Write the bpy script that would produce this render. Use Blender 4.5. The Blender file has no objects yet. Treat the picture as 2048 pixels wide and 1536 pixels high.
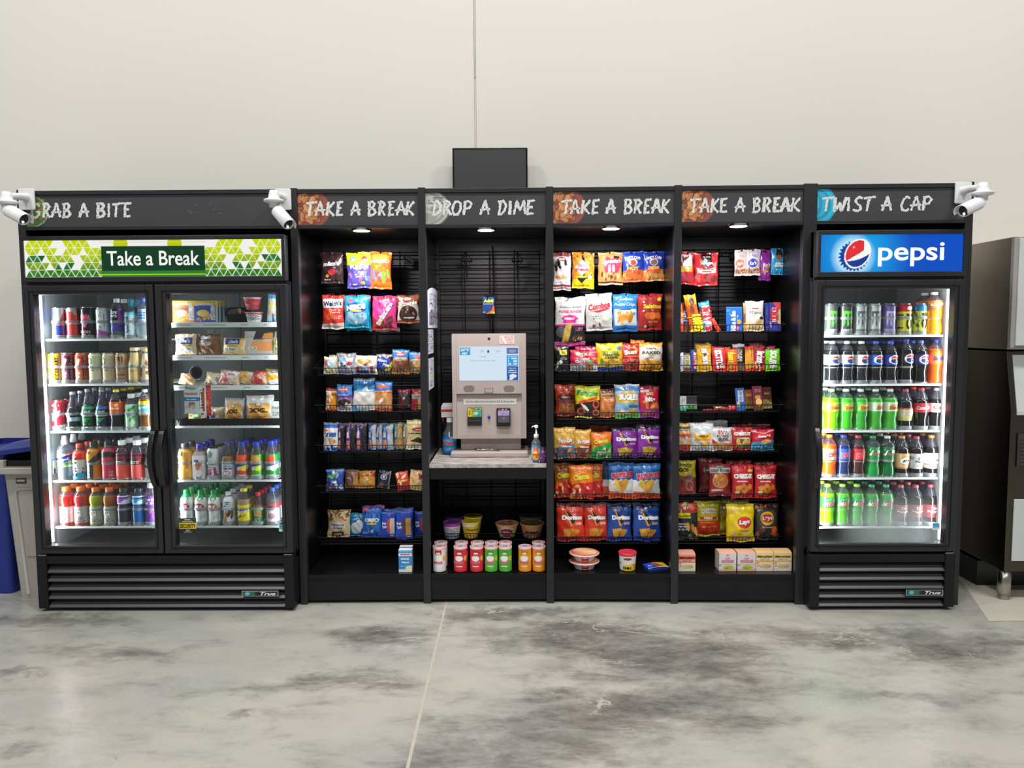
import bpy, math, random
from mathutils import Vector, Matrix
PI=math.pi
SC_=bpy.context.scene
COL=SC_.collection
# ------------------------------------------------------------ camera model
CF,CTH,CYA,CRO=1496.5,.0746,-.0091,-.0060
CPOS=Vector((-.1662,-3.9777,1.5029))
_F=Vector((math.sin(CYA)*math.cos(CTH),math.cos(CYA)*math.cos(CTH),-math.sin(CTH)))
_R0=Vector((math.cos(CYA),-math.sin(CYA),0)); _U0=_R0.cross(_F)
_R=math.cos(CRO)*_R0+math.sin(CRO)*_U0; _U=-math.sin(CRO)*_R0+math.cos(CRO)*_U0
def ray(px,py): return (_F+_R*((px-1024)/CF)-_U*((py-768)/CF))
def at(px,py,Y):
    d=ray(px,py); return CPOS+d*((Y-CPOS.y)/d.y)
def atx(px,py,X):
    d=ray(px,py); return CPOS+d*((X-CPOS.x)/d.x)
def atz(px,py,Z):
    d=ray(px,py); return CPOS+d*((Z-CPOS.z)/d.z)
cam=bpy.data.cameras.new('camera'); co=bpy.data.objects.new('camera',cam); COL.objects.link(co)
cam.sensor_width=36; cam.lens=CF/2048*36; cam.clip_start=.05; cam.clip_end=100
M=Matrix((_R,_U,-_F)).transposed().to_4x4(); M.translation=CPOS; co.matrix_world=M
SC_.camera=co
# ------------------------------------------------------------ colours
def H(c):
    if not isinstance(c,str): return c
    if len(c)==3: c=c[0]*2+c[1]*2+c[2]*2
    r=[int(c[i:i+2],16)/255 for i in (0,2,4)]
    return tuple(x/12.92 if x<=.04045 else ((x+.055)/1.055)**2.4 for x in r)
def mixc(a,b,t): return tuple(a[i]+(b[i]-a[i])*t for i in range(3))
# ------------------------------------------------------------ materials
def nm(name):
    m=bpy.data.materials.new(name); m.use_nodes=True
    return m,m.node_tree.nodes,m.node_tree.links,m.node_tree.nodes['Principled BSDF']
def mat(name,c,rough=.5,metal=0,spec=.5,coat=0,noise=0,nscale=20,bump=0,emit=None,es=0):
    m,N,L,P=nm(name); c=H(c)
    P.inputs['Base Color'].default_value=(*c,1); P.inputs['Roughness'].default_value=rough
    P.inputs['Metallic'].default_value=metal; P.inputs['Specular IOR Level'].default_value=spec
    P.inputs['Coat Weight'].default_value=coat
    if emit: P.inputs['Emission Color'].default_value=(*H(emit),1); P.inputs['Emission Strength'].default_value=es
    if noise or bump:
        t=N.new('ShaderNodeTexCoord'); n=N.new('ShaderNodeTexNoise'); n.inputs['Scale'].default_value=nscale; n.inputs['Detail'].default_value=5
        L.new(t.outputs['Object'],n.inputs['Vector'])
        if noise:
            r=N.new('ShaderNodeMix'); r.data_type='RGBA'; L.new(n.outputs['Fac'],r.inputs['Factor'])
            r.inputs[6].default_value=(*[x*(1-noise) for x in c],1); r.inputs[7].default_value=(*[min(1,x*(1+noise)) for x in c],1)
            L.new(r.outputs[2],P.inputs['Base Color'])
        if bump:
            b=N.new('ShaderNodeBump'); b.inputs['Strength'].default_value=bump; b.inputs['Distance'].default_value=.002
            L.new(n.outputs['Fac'],b.inputs['Height']); L.new(b.outputs[0],P.inputs['Normal'])
    return m
def printed(name,rough,coat=0,emit=0,transl=0,bump=0,spec=.5):
    m,N,L,P=nm(name)
    a=N.new('ShaderNodeAttribute'); a.attribute_name='Col'
    L.new(a.outputs['Color'],P.inputs['Base Color']); P.inputs['Roughness'].default_value=rough
    P.inputs['Coat Weight'].default_value=coat; P.inputs['Coat Roughness'].default_value=.08; P.inputs['Specular IOR Level'].default_value=spec
    if emit:
        P.inputs['Base Color'].default_value=(.004,.004,.004,1); L.remove(P.inputs['Base Color'].links[0])
        L.new(a.outputs['Color'],P.inputs['Emission Color']); P.inputs['Emission Strength'].default_value=emit
    if bump:
        t=N.new('ShaderNodeTexCoord'); n=N.new('ShaderNodeTexNoise'); n.inputs['Scale'].default_value=38; n.inputs['Detail'].default_value=2
        L.new(t.outputs['Object'],n.inputs['Vector'])
        b=N.new('ShaderNodeBump'); b.inputs['Strength'].default_value=bump; b.inputs['Distance'].default_value=.006
        L.new(n.outputs['Fac'],b.inputs['Height']); L.new(b.outputs[0],P.inputs['Normal']); L.new(b.outputs[0],P.inputs['Coat Normal'])
    if transl:
        o=N['Material Output']; x=N.new('ShaderNodeMixShader'); q=N.new('ShaderNodeBsdfTranslucent')
        L.new(a.outputs['Color'],q.inputs['Color']); x.inputs[0].default_value=transl
        L.new(P.outputs[0],x.inputs[1]); L.new(q.outputs[0],x.inputs[2]); L.new(x.outputs[0],o.inputs['Surface'])
    return m
def clear(name,tr=.8,tint='fff',white=.0,rough=.05,refl=1.0):
    m,N,L,P=nm(name); N.remove(P); o=N['Material Output']
    t=N.new('ShaderNodeBsdfTransparent'); t.inputs[0].default_value=(*[x*tr for x in H(tint)],1)
    g=N.new('ShaderNodeBsdfGlossy'); g.inputs['Roughness'].default_value=rough
    f=N.new('ShaderNodeFresnel'); f.inputs[0].default_value=1.45
    fm=N.new('ShaderNodeMath'); fm.operation='MULTIPLY'; fm.inputs[1].default_value=refl; L.new(f.outputs[0],fm.inputs[0])
    x=N.new('ShaderNodeMixShader'); L.new(fm.outputs[0],x.inputs[0]); L.new(t.outputs[0],x.inputs[1]); L.new(g.outputs[0],x.inputs[2])
    last=x
    if white:
        d=N.new('ShaderNodeBsdfDiffuse'); d.inputs[0].default_value=(*H(tint),1)
        y=N.new('ShaderNodeMixShader'); y.inputs[0].default_value=white; L.new(x.outputs[0],y.inputs[1]); L.new(d.outputs[0],y.inputs[2]); last=y
    L.new(last.outputs[0],o.inputs['Surface']); return m
FILM=printed('printed_film',.3,coat=.35,bump=.55)
PAPER=printed('printed_card',.55)
PLAS=printed('printed_plastic',.3,coat=.2)
METALP=printed('printed_can_metal',.28,coat=.4)
LIQ=printed('liquid_in_bottle',.12,coat=.6,transl=.35)
SIGNE=printed('backlit_sign_film',.5,emit=1.0,spec=.1)
CLEARP=clear('clear_plastic',.9,'eef',.05)
WATER=clear('clear_water_bottle',.8,'dde8ee',.16)
GUARD=clear('clear_guard_plastic',.84,'e8eef2',.26,.1,1.8)
BLACK=mat('black_laminate','121416',.45,spec=.3,noise=.12,nscale=8)
BLACK2=mat('black_satin_frame','232428',.38,noise=.08,nscale=6)
BLKIN=mat('black_glossy_panel','0b0b0d',.30,noise=.1,spec=.35)
WIRE=mat('black_wire','040405',.5,spec=.2)
CHROME=mat('brushed_steel','a9a69e',.25,metal=1)
# ------------------------------------------------------------ mesh builder
class MB:
    def __init__(s): s.v=[];s.f=[];s.c=[];s.m=[];s.sm=[]
    def add(s,vs,fs,col='888',mi=0,smooth=False):
        b=len(s.v); s.v+= [tuple(v) for v in vs]
        if isinstance(col,list): s.c+=col
        else: s.c+=[H(col)]*len(vs)
        for f in fs: s.f.append(tuple(b+i for i in f)); s.m.append(mi); s.sm.append(smooth)
        return s
    def box(s,x0,x1,y0,y1,z0,z1,col='888',mi=0):
        v=[(x,y,z) for x in (x0,x1) for y in (y0,y1) for z in (z0,z1)]
        return s.add(v,[(0,1,3,2),(4,6,7,5),(0,4,5,1),(2,3,7,6),(0,2,6,4),(1,5,7,3)],col,mi)
    def tube(s,pts,r,n=6,col='888',mi=0,closed=False):
        P=[Vector(p) for p in pts]; k=len(P); vs=[]; 
        for i,p in enumerate(P):
            a=P[(i-1)%k] if (closed or i>0) else p; b=P[(i+1)%k] if (closed or i<k-1) else p
            t=(b-a).normalized(); up=Vector((0,0,1)) if abs(t.z)<.9 else Vector((0,1,0))
            x=t.cross(up).normalized(); y=x.cross(t)
            rr=r[i] if isinstance(r,(list,tuple)) else r
            for j in range(n):
                q=2*PI*j/n; vs.append(p+x*math.cos(q)*rr+y*math.sin(q)*rr)
        fs=[]
        for i in range(k if closed else k-1):
            for j in range(n):
                a=i*n+j;b=i*n+(j+1)%n;c=((i+1)%k)*n+(j+1)%n;d=((i+1)%k)*n+j; fs.append((a,b,c,d))
        if not closed: fs+= [tuple(range(n)),tuple(range((k-1)*n,k*n))]
        return s.add(vs,fs,col,mi,n>5)
    def lathe(s,prof,n=24,cx=0,cy=0,col='888',mi=0,cap=True,a0=0,a1=2*PI,fn=None):
        full=abs(a1-a0-2*PI)<1e-6; m=n if full else n+1; vs=[];cs=[]
        for (r,z) in prof:
            for j in range(m):
                q=a0+(a1-a0)*j/n; vs.append((cx+r*math.sin(q),cy-r*math.cos(q),z))
                cs.append(fn(q,z) if fn else H(col))
        fs=[]
        for i in range(len(prof)-1):
            for j in range(n):
                a=i*m+j;b=i*m+(j+1)%m; fs.append((a,b,b+m,a+m))
        s.add(vs,fs,cs,mi,True)
        if cap and full:
            for i in (0,len(prof)-1):
                if prof[i][0]>1e-4: 
                    b=len(s.v)-len(vs) if i==0 else len(s.v)-m
                    s.f.append(tuple(range(b,b+m))) if i else s.f.append(tuple(range(len(s.v)-len(vs),len(s.v)-len(vs)+m)))
                    s.m.append(mi); s.sm.append(False)
        return s
    def prism(s,pts,y0,y1,col='888',mi=0,axis='y'):
        n=len(pts)
        def mk(a,b,d): return (a,d,b) if axis=='y' else ((d,a,b) if axis=='x' else (a,b,d))
        vs=[mk(a,b,y0) for a,b in pts]+[mk(a,b,y1) for a,b in pts]
        return s.add(vs,[tuple(range(n)),tuple(range(2*n-1,n-1,-1))]+[(i,i+n,(i+1)%n+n,(i+1)%n) for i in range(n)],col,mi)
    def obj(s,name,mats,parent=None,bevel=0,loc=None):
        me=bpy.data.meshes.new(name); me.from_pydata(s.v,[],s.f)
        if not isinstance(mats,(list,tuple)): mats=[mats]
        for m in mats: me.materials.append(m)
        me.polygons.foreach_set('material_index',s.m); me.polygons.foreach_set('use_smooth',s.sm)
        at_=me.color_attributes.new('Col','FLOAT_COLOR','POINT')
        fl=[]
        for c in s.c: fl+=[c[0],c[1],c[2],1]
        at_.data.foreach_set('color',fl); me.update()
        o=bpy.data.objects.new(name,me); COL.objects.link(o)
        if parent: o.parent=parent
        if loc: o.location=loc
        if bevel:
            b=o.modifiers.new('bevel','BEVEL'); b.width=bevel; b.segments=2; b.limit_method='ANGLE'; b.angle_limit=.7
        return o
def empty(name,loc=(0,0,0),rz=0):
    o=bpy.data.objects.new(name,None); COL.objects.link(o); o.location=loc; o.rotation_euler=(0,0,rz); o.empty_display_size=.05; return o
def tag(o,label,cat,group=None):
    o['label']=label; o['category']=cat
    if group: o['group']=group
    return o
def struct(o): o['kind']='structure'; return o
def copytree(o,parent=None):
    c=o.copy(); COL.objects.link(c); c.parent=parent
    for ch in list(o.children): copytree(ch,c)
    return c
def rr(x0,z0,x1,z1,r,n=5):
    p=[]
    for cx,cz,a in ((x1-r,z0+r,-PI/2),(x1-r,z1-r,0),(x0+r,z1-r,PI/2),(x0+r,z0+r,PI)):
        for i in range(n+1):
            q=a+PI/2*i/n; p.append((cx+r*math.cos(q),cz+r*math.sin(q)))
    return p
# ------------------------------------------------------------ text
_TC={}
def txt(s,off=0.0,shear=0):
    k=(s,off,shear)
    if k in _TC: return _TC[k]
    cu=bpy.data.curves.new('t','FONT'); cu.body=s; cu.offset=off; cu.resolution_u=6 if s in('pepsi','Take a Break','Doritos','RUFFLES') else 3; cu.shear=shear; cu.fill_mode='FRONT'
    ob=bpy.data.objects.new('t',cu); me=bpy.data.meshes.new_from_object(ob)
    vs=[(v.co.x,v.co.y) for v in me.vertices]; fs=[tuple(p.vertices) for p in me.polygons]
    bpy.data.objects.remove(ob); bpy.data.curves.remove(cu); bpy.data.meshes.remove(me)
    _TC[k]=(vs,fs); return _TC[k]
def textmap(mb,s,cx,cy,w,h,col,fn,out=None,rot=0,shear=0,bold=.012,mi=0,ar=1.0,arc=0):
    """writes s in a w x h box (units of the surface's u,v); ar = physical width/height of that unit square; fn(u,v,eps)->3d"""
    base=txt(s,bold,shear)[0]
    if not base: return
    x0=min(p[0] for p in base);x1=max(p[0] for p in base);y0=min(p[1] for p in base);y1=max(p[1] for p in base)
    sx=w/(x1-x0);sy=h/(y1-y0); cr,sr=math.cos(rot),math.sin(rot)
    for (o,c,e) in (([(bold+.036,out,1)] if out else [])+[(bold,col,2)]):
        vs,fs=txt(s,o,shear); pts=[]
        for x,y in vs:
            a=(x-(x0+x1)/2)*sx; b=(y-(y0+y1)/2)*sy
            if arc: b-=arc*(a/w*2)**2*h
            a*=ar; a,b=a*cr-b*sr,a*sr+b*cr; a/=ar
            pts.append(fn(cx+a,cy+b,e))
        mb.add(pts,fs,c,mi)
# ------------------------------------------------------------ print designs : functions (u,v,k)->colour
def R(x0,y0,x1,y1,c):
    c=H(c); return lambda u,v,k:c if x0<=u<=x1 and y0<=v<=y1 else k
def E(cx,cy,rx,ry,c,rot=0):
    c=H(c);a,b=math.cos(rot),math.sin(rot)
    def f(u,v,k):
        x=u-cx;y=v-cy; x,y=x*a+y*b,-x*b+y*a
        return c if (x/rx)**2+(y/ry)**2<=1 else k
    return f
def NUT(x0,y0,x1,y1,n,r,cols,seed=1,dark='5a2f1c'):
    rnd=random.Random(seed); cc=cols.split(); fs=[]; g=int(n**.5)+1
    for i in range(n):
        x=rnd.uniform(x0,x1);y=rnd.uniform(y0,y1);a=rnd.uniform(0,PI);k=r*rnd.uniform(.8,1.15)
        fs.append((x,y,a,k,H(cc[i%len(cc)])))
    dk=H(dark)
    def f(u,v,kk):
        if u<x0-r*2 or u>x1+r*2 or v<y0-.4 or v>y1+.4: return kk
        for x,y,a,k,c in fs:
            X=(u-x)*3.75;Y=v-y; p=X*math.cos(a)+Y*math.sin(a);q=Y*math.cos(a)-X*math.sin(a)
            rr_=(1 if abs(p)>.35*k else .78)
            d=(p/(k))**2+(q/(k*.52*rr_))**2
            if d<=1: kk=dk if d>.74 else mixc(c,H('e0a878'),.35 if (q>.05*k and d<.4) else 0)
        return kk
    return f
def D(yl,yr,c,amp=0,fr=9):           # everything below a slanted / wavy line
    c=H(c); return lambda u,v,k:c if v<yl+(yr-yl)*u+amp*math.sin(u*fr) else k
def U(yl,yr,c,amp=0,fr=9):           # everything above
    c=H(c); return lambda u,v,k:c if v>yl+(yr-yl)*u+amp*math.sin(u*fr) else k
def P(pts,c):
    c=H(c)
    def f(u,v,k):
        ins=False;n=len(pts);j=n-1
        for i in range(n):
            xi,yi=pts[i];xj,yj=pts[j]
            if (yi>v)!=(yj>v) and u<(xj-xi)*(v-yi)/(yj-yi)+xi: ins=not ins
            j=i
        return c if ins else k
    return f
def B(x0,y0,x1,y1,n,r,cols,seed=1):
    rnd=random.Random(seed); bl=[]; cols=[H(c) for c in cols.split()]
    for i in range(n):
        a=rnd.uniform(0,PI); bl.append((rnd.uniform(x0,x1),rnd.uniform(y0,y1),math.cos(a),math.sin(a),r*rnd.uniform(.7,1.3),r*rnd.uniform(.35,.8),cols[i%len(cols)]))
    def f(u,v,k):
        if u<x0-r or u>x1+r or v<y0-r or v>y1+r: return k
        for cx,cy,a,b,rx,ry,c in bl:
            x=u-cx;y=v-cy
            if ((x*a+y*b)/rx)**2+((y*a-x*b)/ry)**2<=1: k=c
        return k
    return f
def S(x0,y0,x1,y1,c,rows=2,seed=3,dens=.62):   # lines of tiny print, too small to read
    c=H(c); rnd=random.Random(seed); tb=[rnd.random()<dens for _ in range(97)]
    def f(u,v,k):
        if not(x0<=u<=x1 and y0<=v<=y1): return k
        r=(v-y0)/(y1-y0)*rows; 
        if r-int(r)>.62: return k
        return c if tb[(int(u*31)+int(r)*13)%97] else k
    return f
UNREAD=set('Panini|White|BISCUIT|BAR|ALMOND|CARAMEL|Turkey|OATMEAL|COSMIC|Scoops|Twists|Dill|ICE|Donuts|Tropical|Fruit|Mozzarella|bel|Cheese|Rainbow|Fried'.split('|'))
def T(s,cx,cy,w,h,c,out=None,rot=0,shear=0,bold=.012,arc=0):
    if s in UNREAD:      # lettering too small or blurred to read
        if abs(rot)>1: return S(cx-h*.5,cy-w*.28,cx+h*.5,cy+w*.28,c,9,len(s),.8)
        return S(cx-w*.42,cy-h*.4,cx+w*.42,cy+h*.4,c,1 if h<.12 else 2,len(s),.85)
    return ('T',s,cx,cy,w,h,c,out,rot,shear,bold,arc)
def splt(ops):
    return [o for o in ops if not isinstance(o,tuple)],[o for o in ops if isinstance(o,tuple)]
def paint(fs,u,v,base):
    k=base
    for f in fs: k=f(u,v,k)
    return k
def dotext(mb,ts,fn,ar,mi=0):
    for (_,s,cx,cy,w,h,c,out,rot,shear,bold,arc) in ts: textmap(mb,s,cx,cy,w,h,c,fn,out,rot,shear,bold,mi,ar,arc)
def panel(mb,x0,x1,z0,z1,y,bg,ops,nu=40,nv=30,mi=0,eps=.0006):
    """flat printed rectangle facing -y"""
    fs,ts=splt(ops); bg=H(bg); vs=[];cs=[]
    for j in range(nv+1):
        for i in range(nu+1):
            u=i/nu;v=j/nv; vs.append((x0+(x1-x0)*u,y,z0+(z1-z0)*v)); cs.append(paint(fs,min(.9999,max(.0001,u)),min(.9999,max(.0001,v)),bg))
    mb.add(vs,[(j*(nu+1)+i,j*(nu+1)+i+1,(j+1)*(nu+1)+i+1,(j+1)*(nu+1)+i) for j in range(nv) for i in range(nu)],cs,mi)
    dotext(mb,ts,lambda u,v,e:(x0+(x1-x0)*u,y-eps*e,z0+(z1-z0)*v),(x1-x0)/(z1-z0),mi)
# ------------------------------------------------------------ packages
def bag(w,h,bg,ops,seed=1,bulge=.02,seal=.06,pinch=.05,hang=False):
    rnd=random.Random(seed); bg=H(bg); fs,ts=splt(ops); mb=MB()
    nu=max(12,min(64,int(w*430))); nv=max(14,min(88,int(h*430)))
    ph=[rnd.uniform(0,6.28) for _ in range(8)]; sk=rnd.uniform(-.03,.03)*w; tw=rnd.uniform(-1,1)*.01
    jl=[rnd.uniform(-1,1) for _ in range(5)]; jr=[rnd.uniform(-1,1) for _ in range(5)]
    def pin(v): return 1-pinch*max(0,math.sin(PI*v))**.7
    def X(u,v):
        s=2*u-1; e=.012*w*(math.sin(v*7+ph[0] if s<0 else v*8+ph[1])+.6*math.sin(v*17+ph[2]))
        return s*w/2*pin(v)+abs(s)*e+sk*(v-.5)
    def Z(u,v): return h*v+(.012*h*math.sin(u*5+ph[3])+.01*h*math.sin(u*11+ph[4]))*(abs(2*v-1)**2)
    def dep(u,v):
        s=2*u-1; vv=(v-seal)/(1-2*seal)
        if vv<=0 or vv>=1: d=0; edge=0
        else:
            edge=math.sin(PI*vv)**.55; d=bulge*max(0,1-s*s)**.62*edge
        near=math.exp(-min(v,1-v)/.10); lat=max(0,1-s*s)
        d+=bulge*.16*near*lat*(math.sin(u*19+ph[5])+.6*math.sin(u*31+ph[6]+v*9))
        d+=bulge*.07*lat*edge*(math.sin(u*9-v*13+ph[7])+math.sin(u*15+v*17+ph[1]))
        return d
    def fn(u,v,e): return (X(u,v),-dep(u,v)-.0009*e,Z(u,v))
    vs=[];cs=[]
    for j in range(nv+1):
        for i in range(nu+1):
            u=i/nu;v=j/nv; vs.append(fn(u,v,0)); cs.append(paint(fs,min(.999,max(.001,u)),min(.999,max(.001,v)),bg))
    mb.add(vs,[(j*(nu+1)+i,j*(nu+1)+i+1,(j+1)*(nu+1)+i+1,(j+1)*(nu+1)+i) for j in range(nv) for i in range(nu)],cs,0,True)
    vs=[]
    for j in range(13):
        for i in range(9):
            u=i/8;v=j/12; d=dep(u,v)*.75; vs.append((X(u,v),d+.0006,Z(u,v)))
    mb.add(vs,[(j*9+i,(j+1)*9+i,(j+1)*9+i+1,j*9+i+1) for j in range(12) for i in range(8)],[paint(fs,.02,min(.99,max(.01,j/12)),bg) for j in range(13) for i in range(9)],0,True)
    dotext(mb,ts,fn,w/h)
    return mb
def carton(w,h,d,bg,ops,side=None,top=None,lid=0):
    mb=MB(); side=side or bg
    n1=max(8,int(w*430)); n2=max(8,int(h*430))
    panel(mb,-w/2,w/2,0,h,-d/2,bg,ops,n1,n2,0,.0005)
    mb.add([(-w/2,-d/2,0),(-w/2,d/2,0),(-w/2,d/2,h),(-w/2,-d/2,h)],[(0,1,2,3)],side)
    mb.add([(w/2,-d/2,0),(w/2,d/2,0),(w/2,d/2,h),(w/2,-d/2,h)],[(0,1,2,3)],side)
    mb.add([(-w/2,d/2,0),(w/2,d/2,0),(w/2,d/2,h),(-w/2,d/2,h)],[(0,1,2,3)],side)
    mb.add([(-w/2,-d/2,0),(w/2,-d/2,0),(w/2,d/2,0),(-w/2,d/2,0)],[(0,1,2,3)],side)
    if lid:   # rounded shoulder and top of a noodle sleeve
        pts=[(-d/2,h)]+[(-d/2+(d*.5)*(1-math.cos(q)),h+lid*math.sin(q)) for q in [PI/10*i for i in range(1,10)]]+[(d/2,h)]
        mb.prism([(a,b) for a,b in pts],-w/2,w/2,top or bg,0,'x')
    else: mb.add([(-w/2,-d/2,h),(w/2,-d/2,h),(w/2,d/2,h),(-w/2,d/2,h)],[(0,1,2,3)],top or bg)
    return mb
def wrapmesh(prof,bg,ops,v0,v1,eps=.0004,span=2.6,seg=64):
    """printed sleeve around a lathe profile (list of r,z) between heights v0..v1"""
    mb=MB(); bg=H(bg); fs,ts=splt(ops)
    def rad(z):
        for (r0,a),(r1,b) in zip(prof,prof[1:]):
            if a<=z<=b and b>a: return r0+(r1-r0)*(z-a)/(b-a)
        return prof[-1][0] if z>prof[-1][1] else prof[0][0]
    nz=max(6,int((v1-v0)*430)); vs=[];cs=[]
    for j in range(nz+1):
        v=j/nz; z=v0+(v1-v0)*v; r=rad(z)+eps
        for i in range(seg):
            q=-PI+2*PI*i/seg; vs.append((r*math.sin(q),-r*math.cos(q),z))
            u=.5+q/span; cs.append(paint(fs,u,min(.999,max(.001,v)),bg))
    mb.add(vs,[(j*seg+i,j*seg+(i+1)%seg,(j+1)*seg+(i+1)%seg,(j+1)*seg+i) for j in range(nz) for i in range(seg)],cs,0,True)
    rm=rad((v0+v1)/2)
    def fn(u,v,e):
        q=(u-.5)*span; z=v0+(v1-v0)*v; r=rad(z)+eps+.0005*e; return (r*math.sin(q),-r*math.cos(q),z)
    dotext(mb,ts,fn,rm*span/(v1-v0)); return mb
LP1,LP2,LPK,WLD,EXPO=166,110,7,.27,0.0
LPF=7
# ============================================================ ROOM
WALLY=.80
def wall_material():
    m,N,L,Pn=nm('painted_tilt_up_wall'); Pn.inputs['Roughness'].default_value=.75
    t=N.new('ShaderNodeTexCoord'); n=N.new('ShaderNodeTexNoise'); n.inputs['Scale'].default_value=.7; n.inputs['Detail'].default_value=3
    L.new(t.outputs['Object'],n.inputs['Vector'])
    r=N.new('ShaderNodeMix'); r.data_type='RGBA'; L.new(n.outputs['Fac'],r.inputs['Factor'])
    r.inputs[6].default_value=(*H('d4d0c9'),1); r.inputs[7].default_value=(*H('dad7d0'),1); L.new(r.outputs[2],Pn.inputs['Base Color'])
    n2=N.new('ShaderNodeTexNoise'); n2.inputs['Scale'].default_value=90; L.new(t.outputs['Object'],n2.inputs['Vector'])
    b=N.new('ShaderNodeBump'); b.inputs['Strength'].default_value=.08; b.inputs['Distance'].default_value=.002; L.new(n2.outputs['Fac'],b.inputs['Height']); L.new(b.outputs[0],Pn.inputs['Normal'])
    return m
WALLM=wall_material()
seam=at(950,160,WALLY).x
mb=MB(); mb.box(-9,seam-.006,WALLY,WALLY+.2,0,7.2); mb.box(seam+.006,9,WALLY,WALLY+.2,0,7.2); mb.box(seam-.006,seam+.006,WALLY+.008,WALLY+.2,0,7.2)
struct(mb.obj('wall_back',WALLM,bevel=.002))
mb=MB(); mb.box(seam-.0045,seam+.0045,WALLY+.0005,WALLY+.008,at(950,155,WALLY).z,7.2); struct(mb.obj('trim_1',mat('grey_joint_sealant','b7b3ae',.7,noise=.1)))
mb=MB(); mb.box(seam-.0045,seam+.0045,WALLY+.0005,WALLY+.008,.0,at(950,157,WALLY).z); struct(mb.obj('trim_2',mat('lower_joint_sealant','cbc6c0',.7,noise=.1)))
FSTAIN=[(1010,1225,.55,.12,1),(1160,1270,.55,.30,1),(1330,1310,.62,.34,1),(1240,1420,.65,.26,.95),(1420,1400,.4,.3,.75),(1080,1480,.5,.25,.7),(760,1275,.34,.16,.8),(680,1370,.45,.12,.6),(1700,1270,.8,.14,.72),(1940,1300,.6,.2,.75),(1850,1380,.5,.08,.5),(120,1240,.45,.10,.72),(230,1300,.4,.09,.55),(20,1350,.2,.08,.7),(30,1500,.15,.08,.7),(520,1430,.10,.05,.5),(860,1240,.10,.45,.45),(1000,1520,.6,.12,.6)]
def floor_material():
    m,N,L,Pn=nm('polished_concrete')
    t=N.new('ShaderNodeTexCoord')
    def noise(sc,det,rough=.6,loc=(0,0,0),scl=(1,1,1),dist=0):
        mp=N.new('ShaderNodeMapping'); L.new(t.outputs['Object'],mp.inputs['Vector']); mp.inputs['Location'].default_value=loc; mp.inputs['Scale'].default_value=scl
        n=N.new('ShaderNodeTexNoise'); n.inputs['Scale'].default_value=sc; n.inputs['Detail'].default_value=det; n.inputs['Roughness'].default_value=rough; n.inputs['Distortion'].default_value=dist
        L.new(mp.outputs[0],n.inputs['Vector']); return n.outputs['Fac']
    def ramp(src,a,b,ca=0.,cb=1.):
        r=N.new('ShaderNodeMapRange'); r.interpolation_type='SMOOTHSTEP'; r.inputs[1].default_value=a;r.inputs[2].default_value=b;r.inputs[3].default_value=ca;r.inputs[4].default_value=cb; L.new(src,r.inputs[0]); return r.outputs[0]
    def mth(op,a,b):
        x=N.new('ShaderNodeMath'); x.operation=op
        for i,q in enumerate((a,b)):
            if isinstance(q,(int,float)): x.inputs[i].default_value=q
            else: L.new(q,x.inputs[i])
        return x.outputs[0]
    def mix(f,a,b):
        r=N.new('ShaderNodeMix'); r.data_type='RGBA'; L.new(f,r.inputs['Factor'])
        for i,q in ((6,a),(7,b)):
            if isinstance(q,str): r.inputs[i].default_value=(*H(q),1)
            else: L.new(q,r.inputs[i])
        return r.outputs[2]
    sx=N.new('ShaderNodeSeparateXYZ'); L.new(t.outputs['Object'],sx.inputs[0])
    # worn stains, each with its own place on the slab
    def blob(x,y,rx,ry,rot=0):
        mp=N.new('ShaderNodeMapping'); mp.vector_type='TEXTURE'; mp.inputs['Location'].default_value=(x,y,0); mp.inputs['Rotation'].default_value=(0,0,rot); mp.inputs['Scale'].default_value=(rx,ry,1); L.new(wv,mp.inputs['Vector'])
        l=N.new('ShaderNodeVectorMath'); l.operation='LENGTH'; L.new(mp.outputs[0],l.inputs[0]); return ramp(l.outputs['Value'],1.25,.25)
    wn=N.new('ShaderNodeTexNoise'); wn.inputs['Scale'].default_value=2.2; wn.inputs['Detail'].default_value=6; wn.inputs['Roughness'].default_value=.65; L.new(t.outputs['Object'],wn.inputs['Vector'])
    wa=N.new('ShaderNodeVectorMath'); wa.operation='MULTIPLY_ADD'; L.new(wn.outputs['Color'],wa.inputs[0]); wa.inputs[1].default_value=(.9,.6,0); L.new(t.outputs['Object'],wa.inputs[2])
    ws=N.new('ShaderNodeVectorMath'); ws.operation='SUBTRACT'; L.new(wa.outputs[0],ws.inputs[0]); ws.inputs[1].default_value=(.45,.3,0); wv=ws.outputs[0]
    tot=None
    for (px,py,rx,ry,k) in FSTAIN:
        q=atz(px,py,0); b_=mth('MULTIPLY',blob(q.x,q.y,rx,ry),k); tot=b_ if tot is None else mth('MAXIMUM',tot,b_)
    streak=noise(3.6,9,.72,(0,0,0),(.85,1.9,1),.35); fine=noise(13,9,.82,(2,1,0),(1,1.7,1),.2); big=noise(1.3,5,.6,(3,1,0),(.8,1.3,1),.2)
    gate=ramp(mth('ADD',streak,mth('MULTIPLY',tot,.36)),.44,.98)
    dk=mth('MULTIPLY',gate,ramp(fine,.32,.6,.5,1.))
    base=mix(ramp(big,.38,.64),'9b9c95','a8a59c')
    c=mix(mth('MULTIPLY',ramp(fine,.5,.78),.35),base,'8d8c83'); c=mix(mth('MULTIPLY',ramp(streak,.55,.75),.30),c,'8a8b88')
    c=mix(mth('MULTIPLY',gate,.38),c,'6a6863'); c=mix(mth('MULTIPLY',dk,.85),c,'403f3b')
    veins=noise(1.7,6,.62,(9,1,0),(1,2.2,1),.5)
    vein=mth('MULTIPLY',mth('MULTIPLY',ramp(mth('ABSOLUTE',mth('SUBTRACT',veins,.5),0),.016,.004),tot),ramp(big,.45,.6))
    c=mix(mth('MULTIPLY',vein,.75),c,'b4b2a6')
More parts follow.
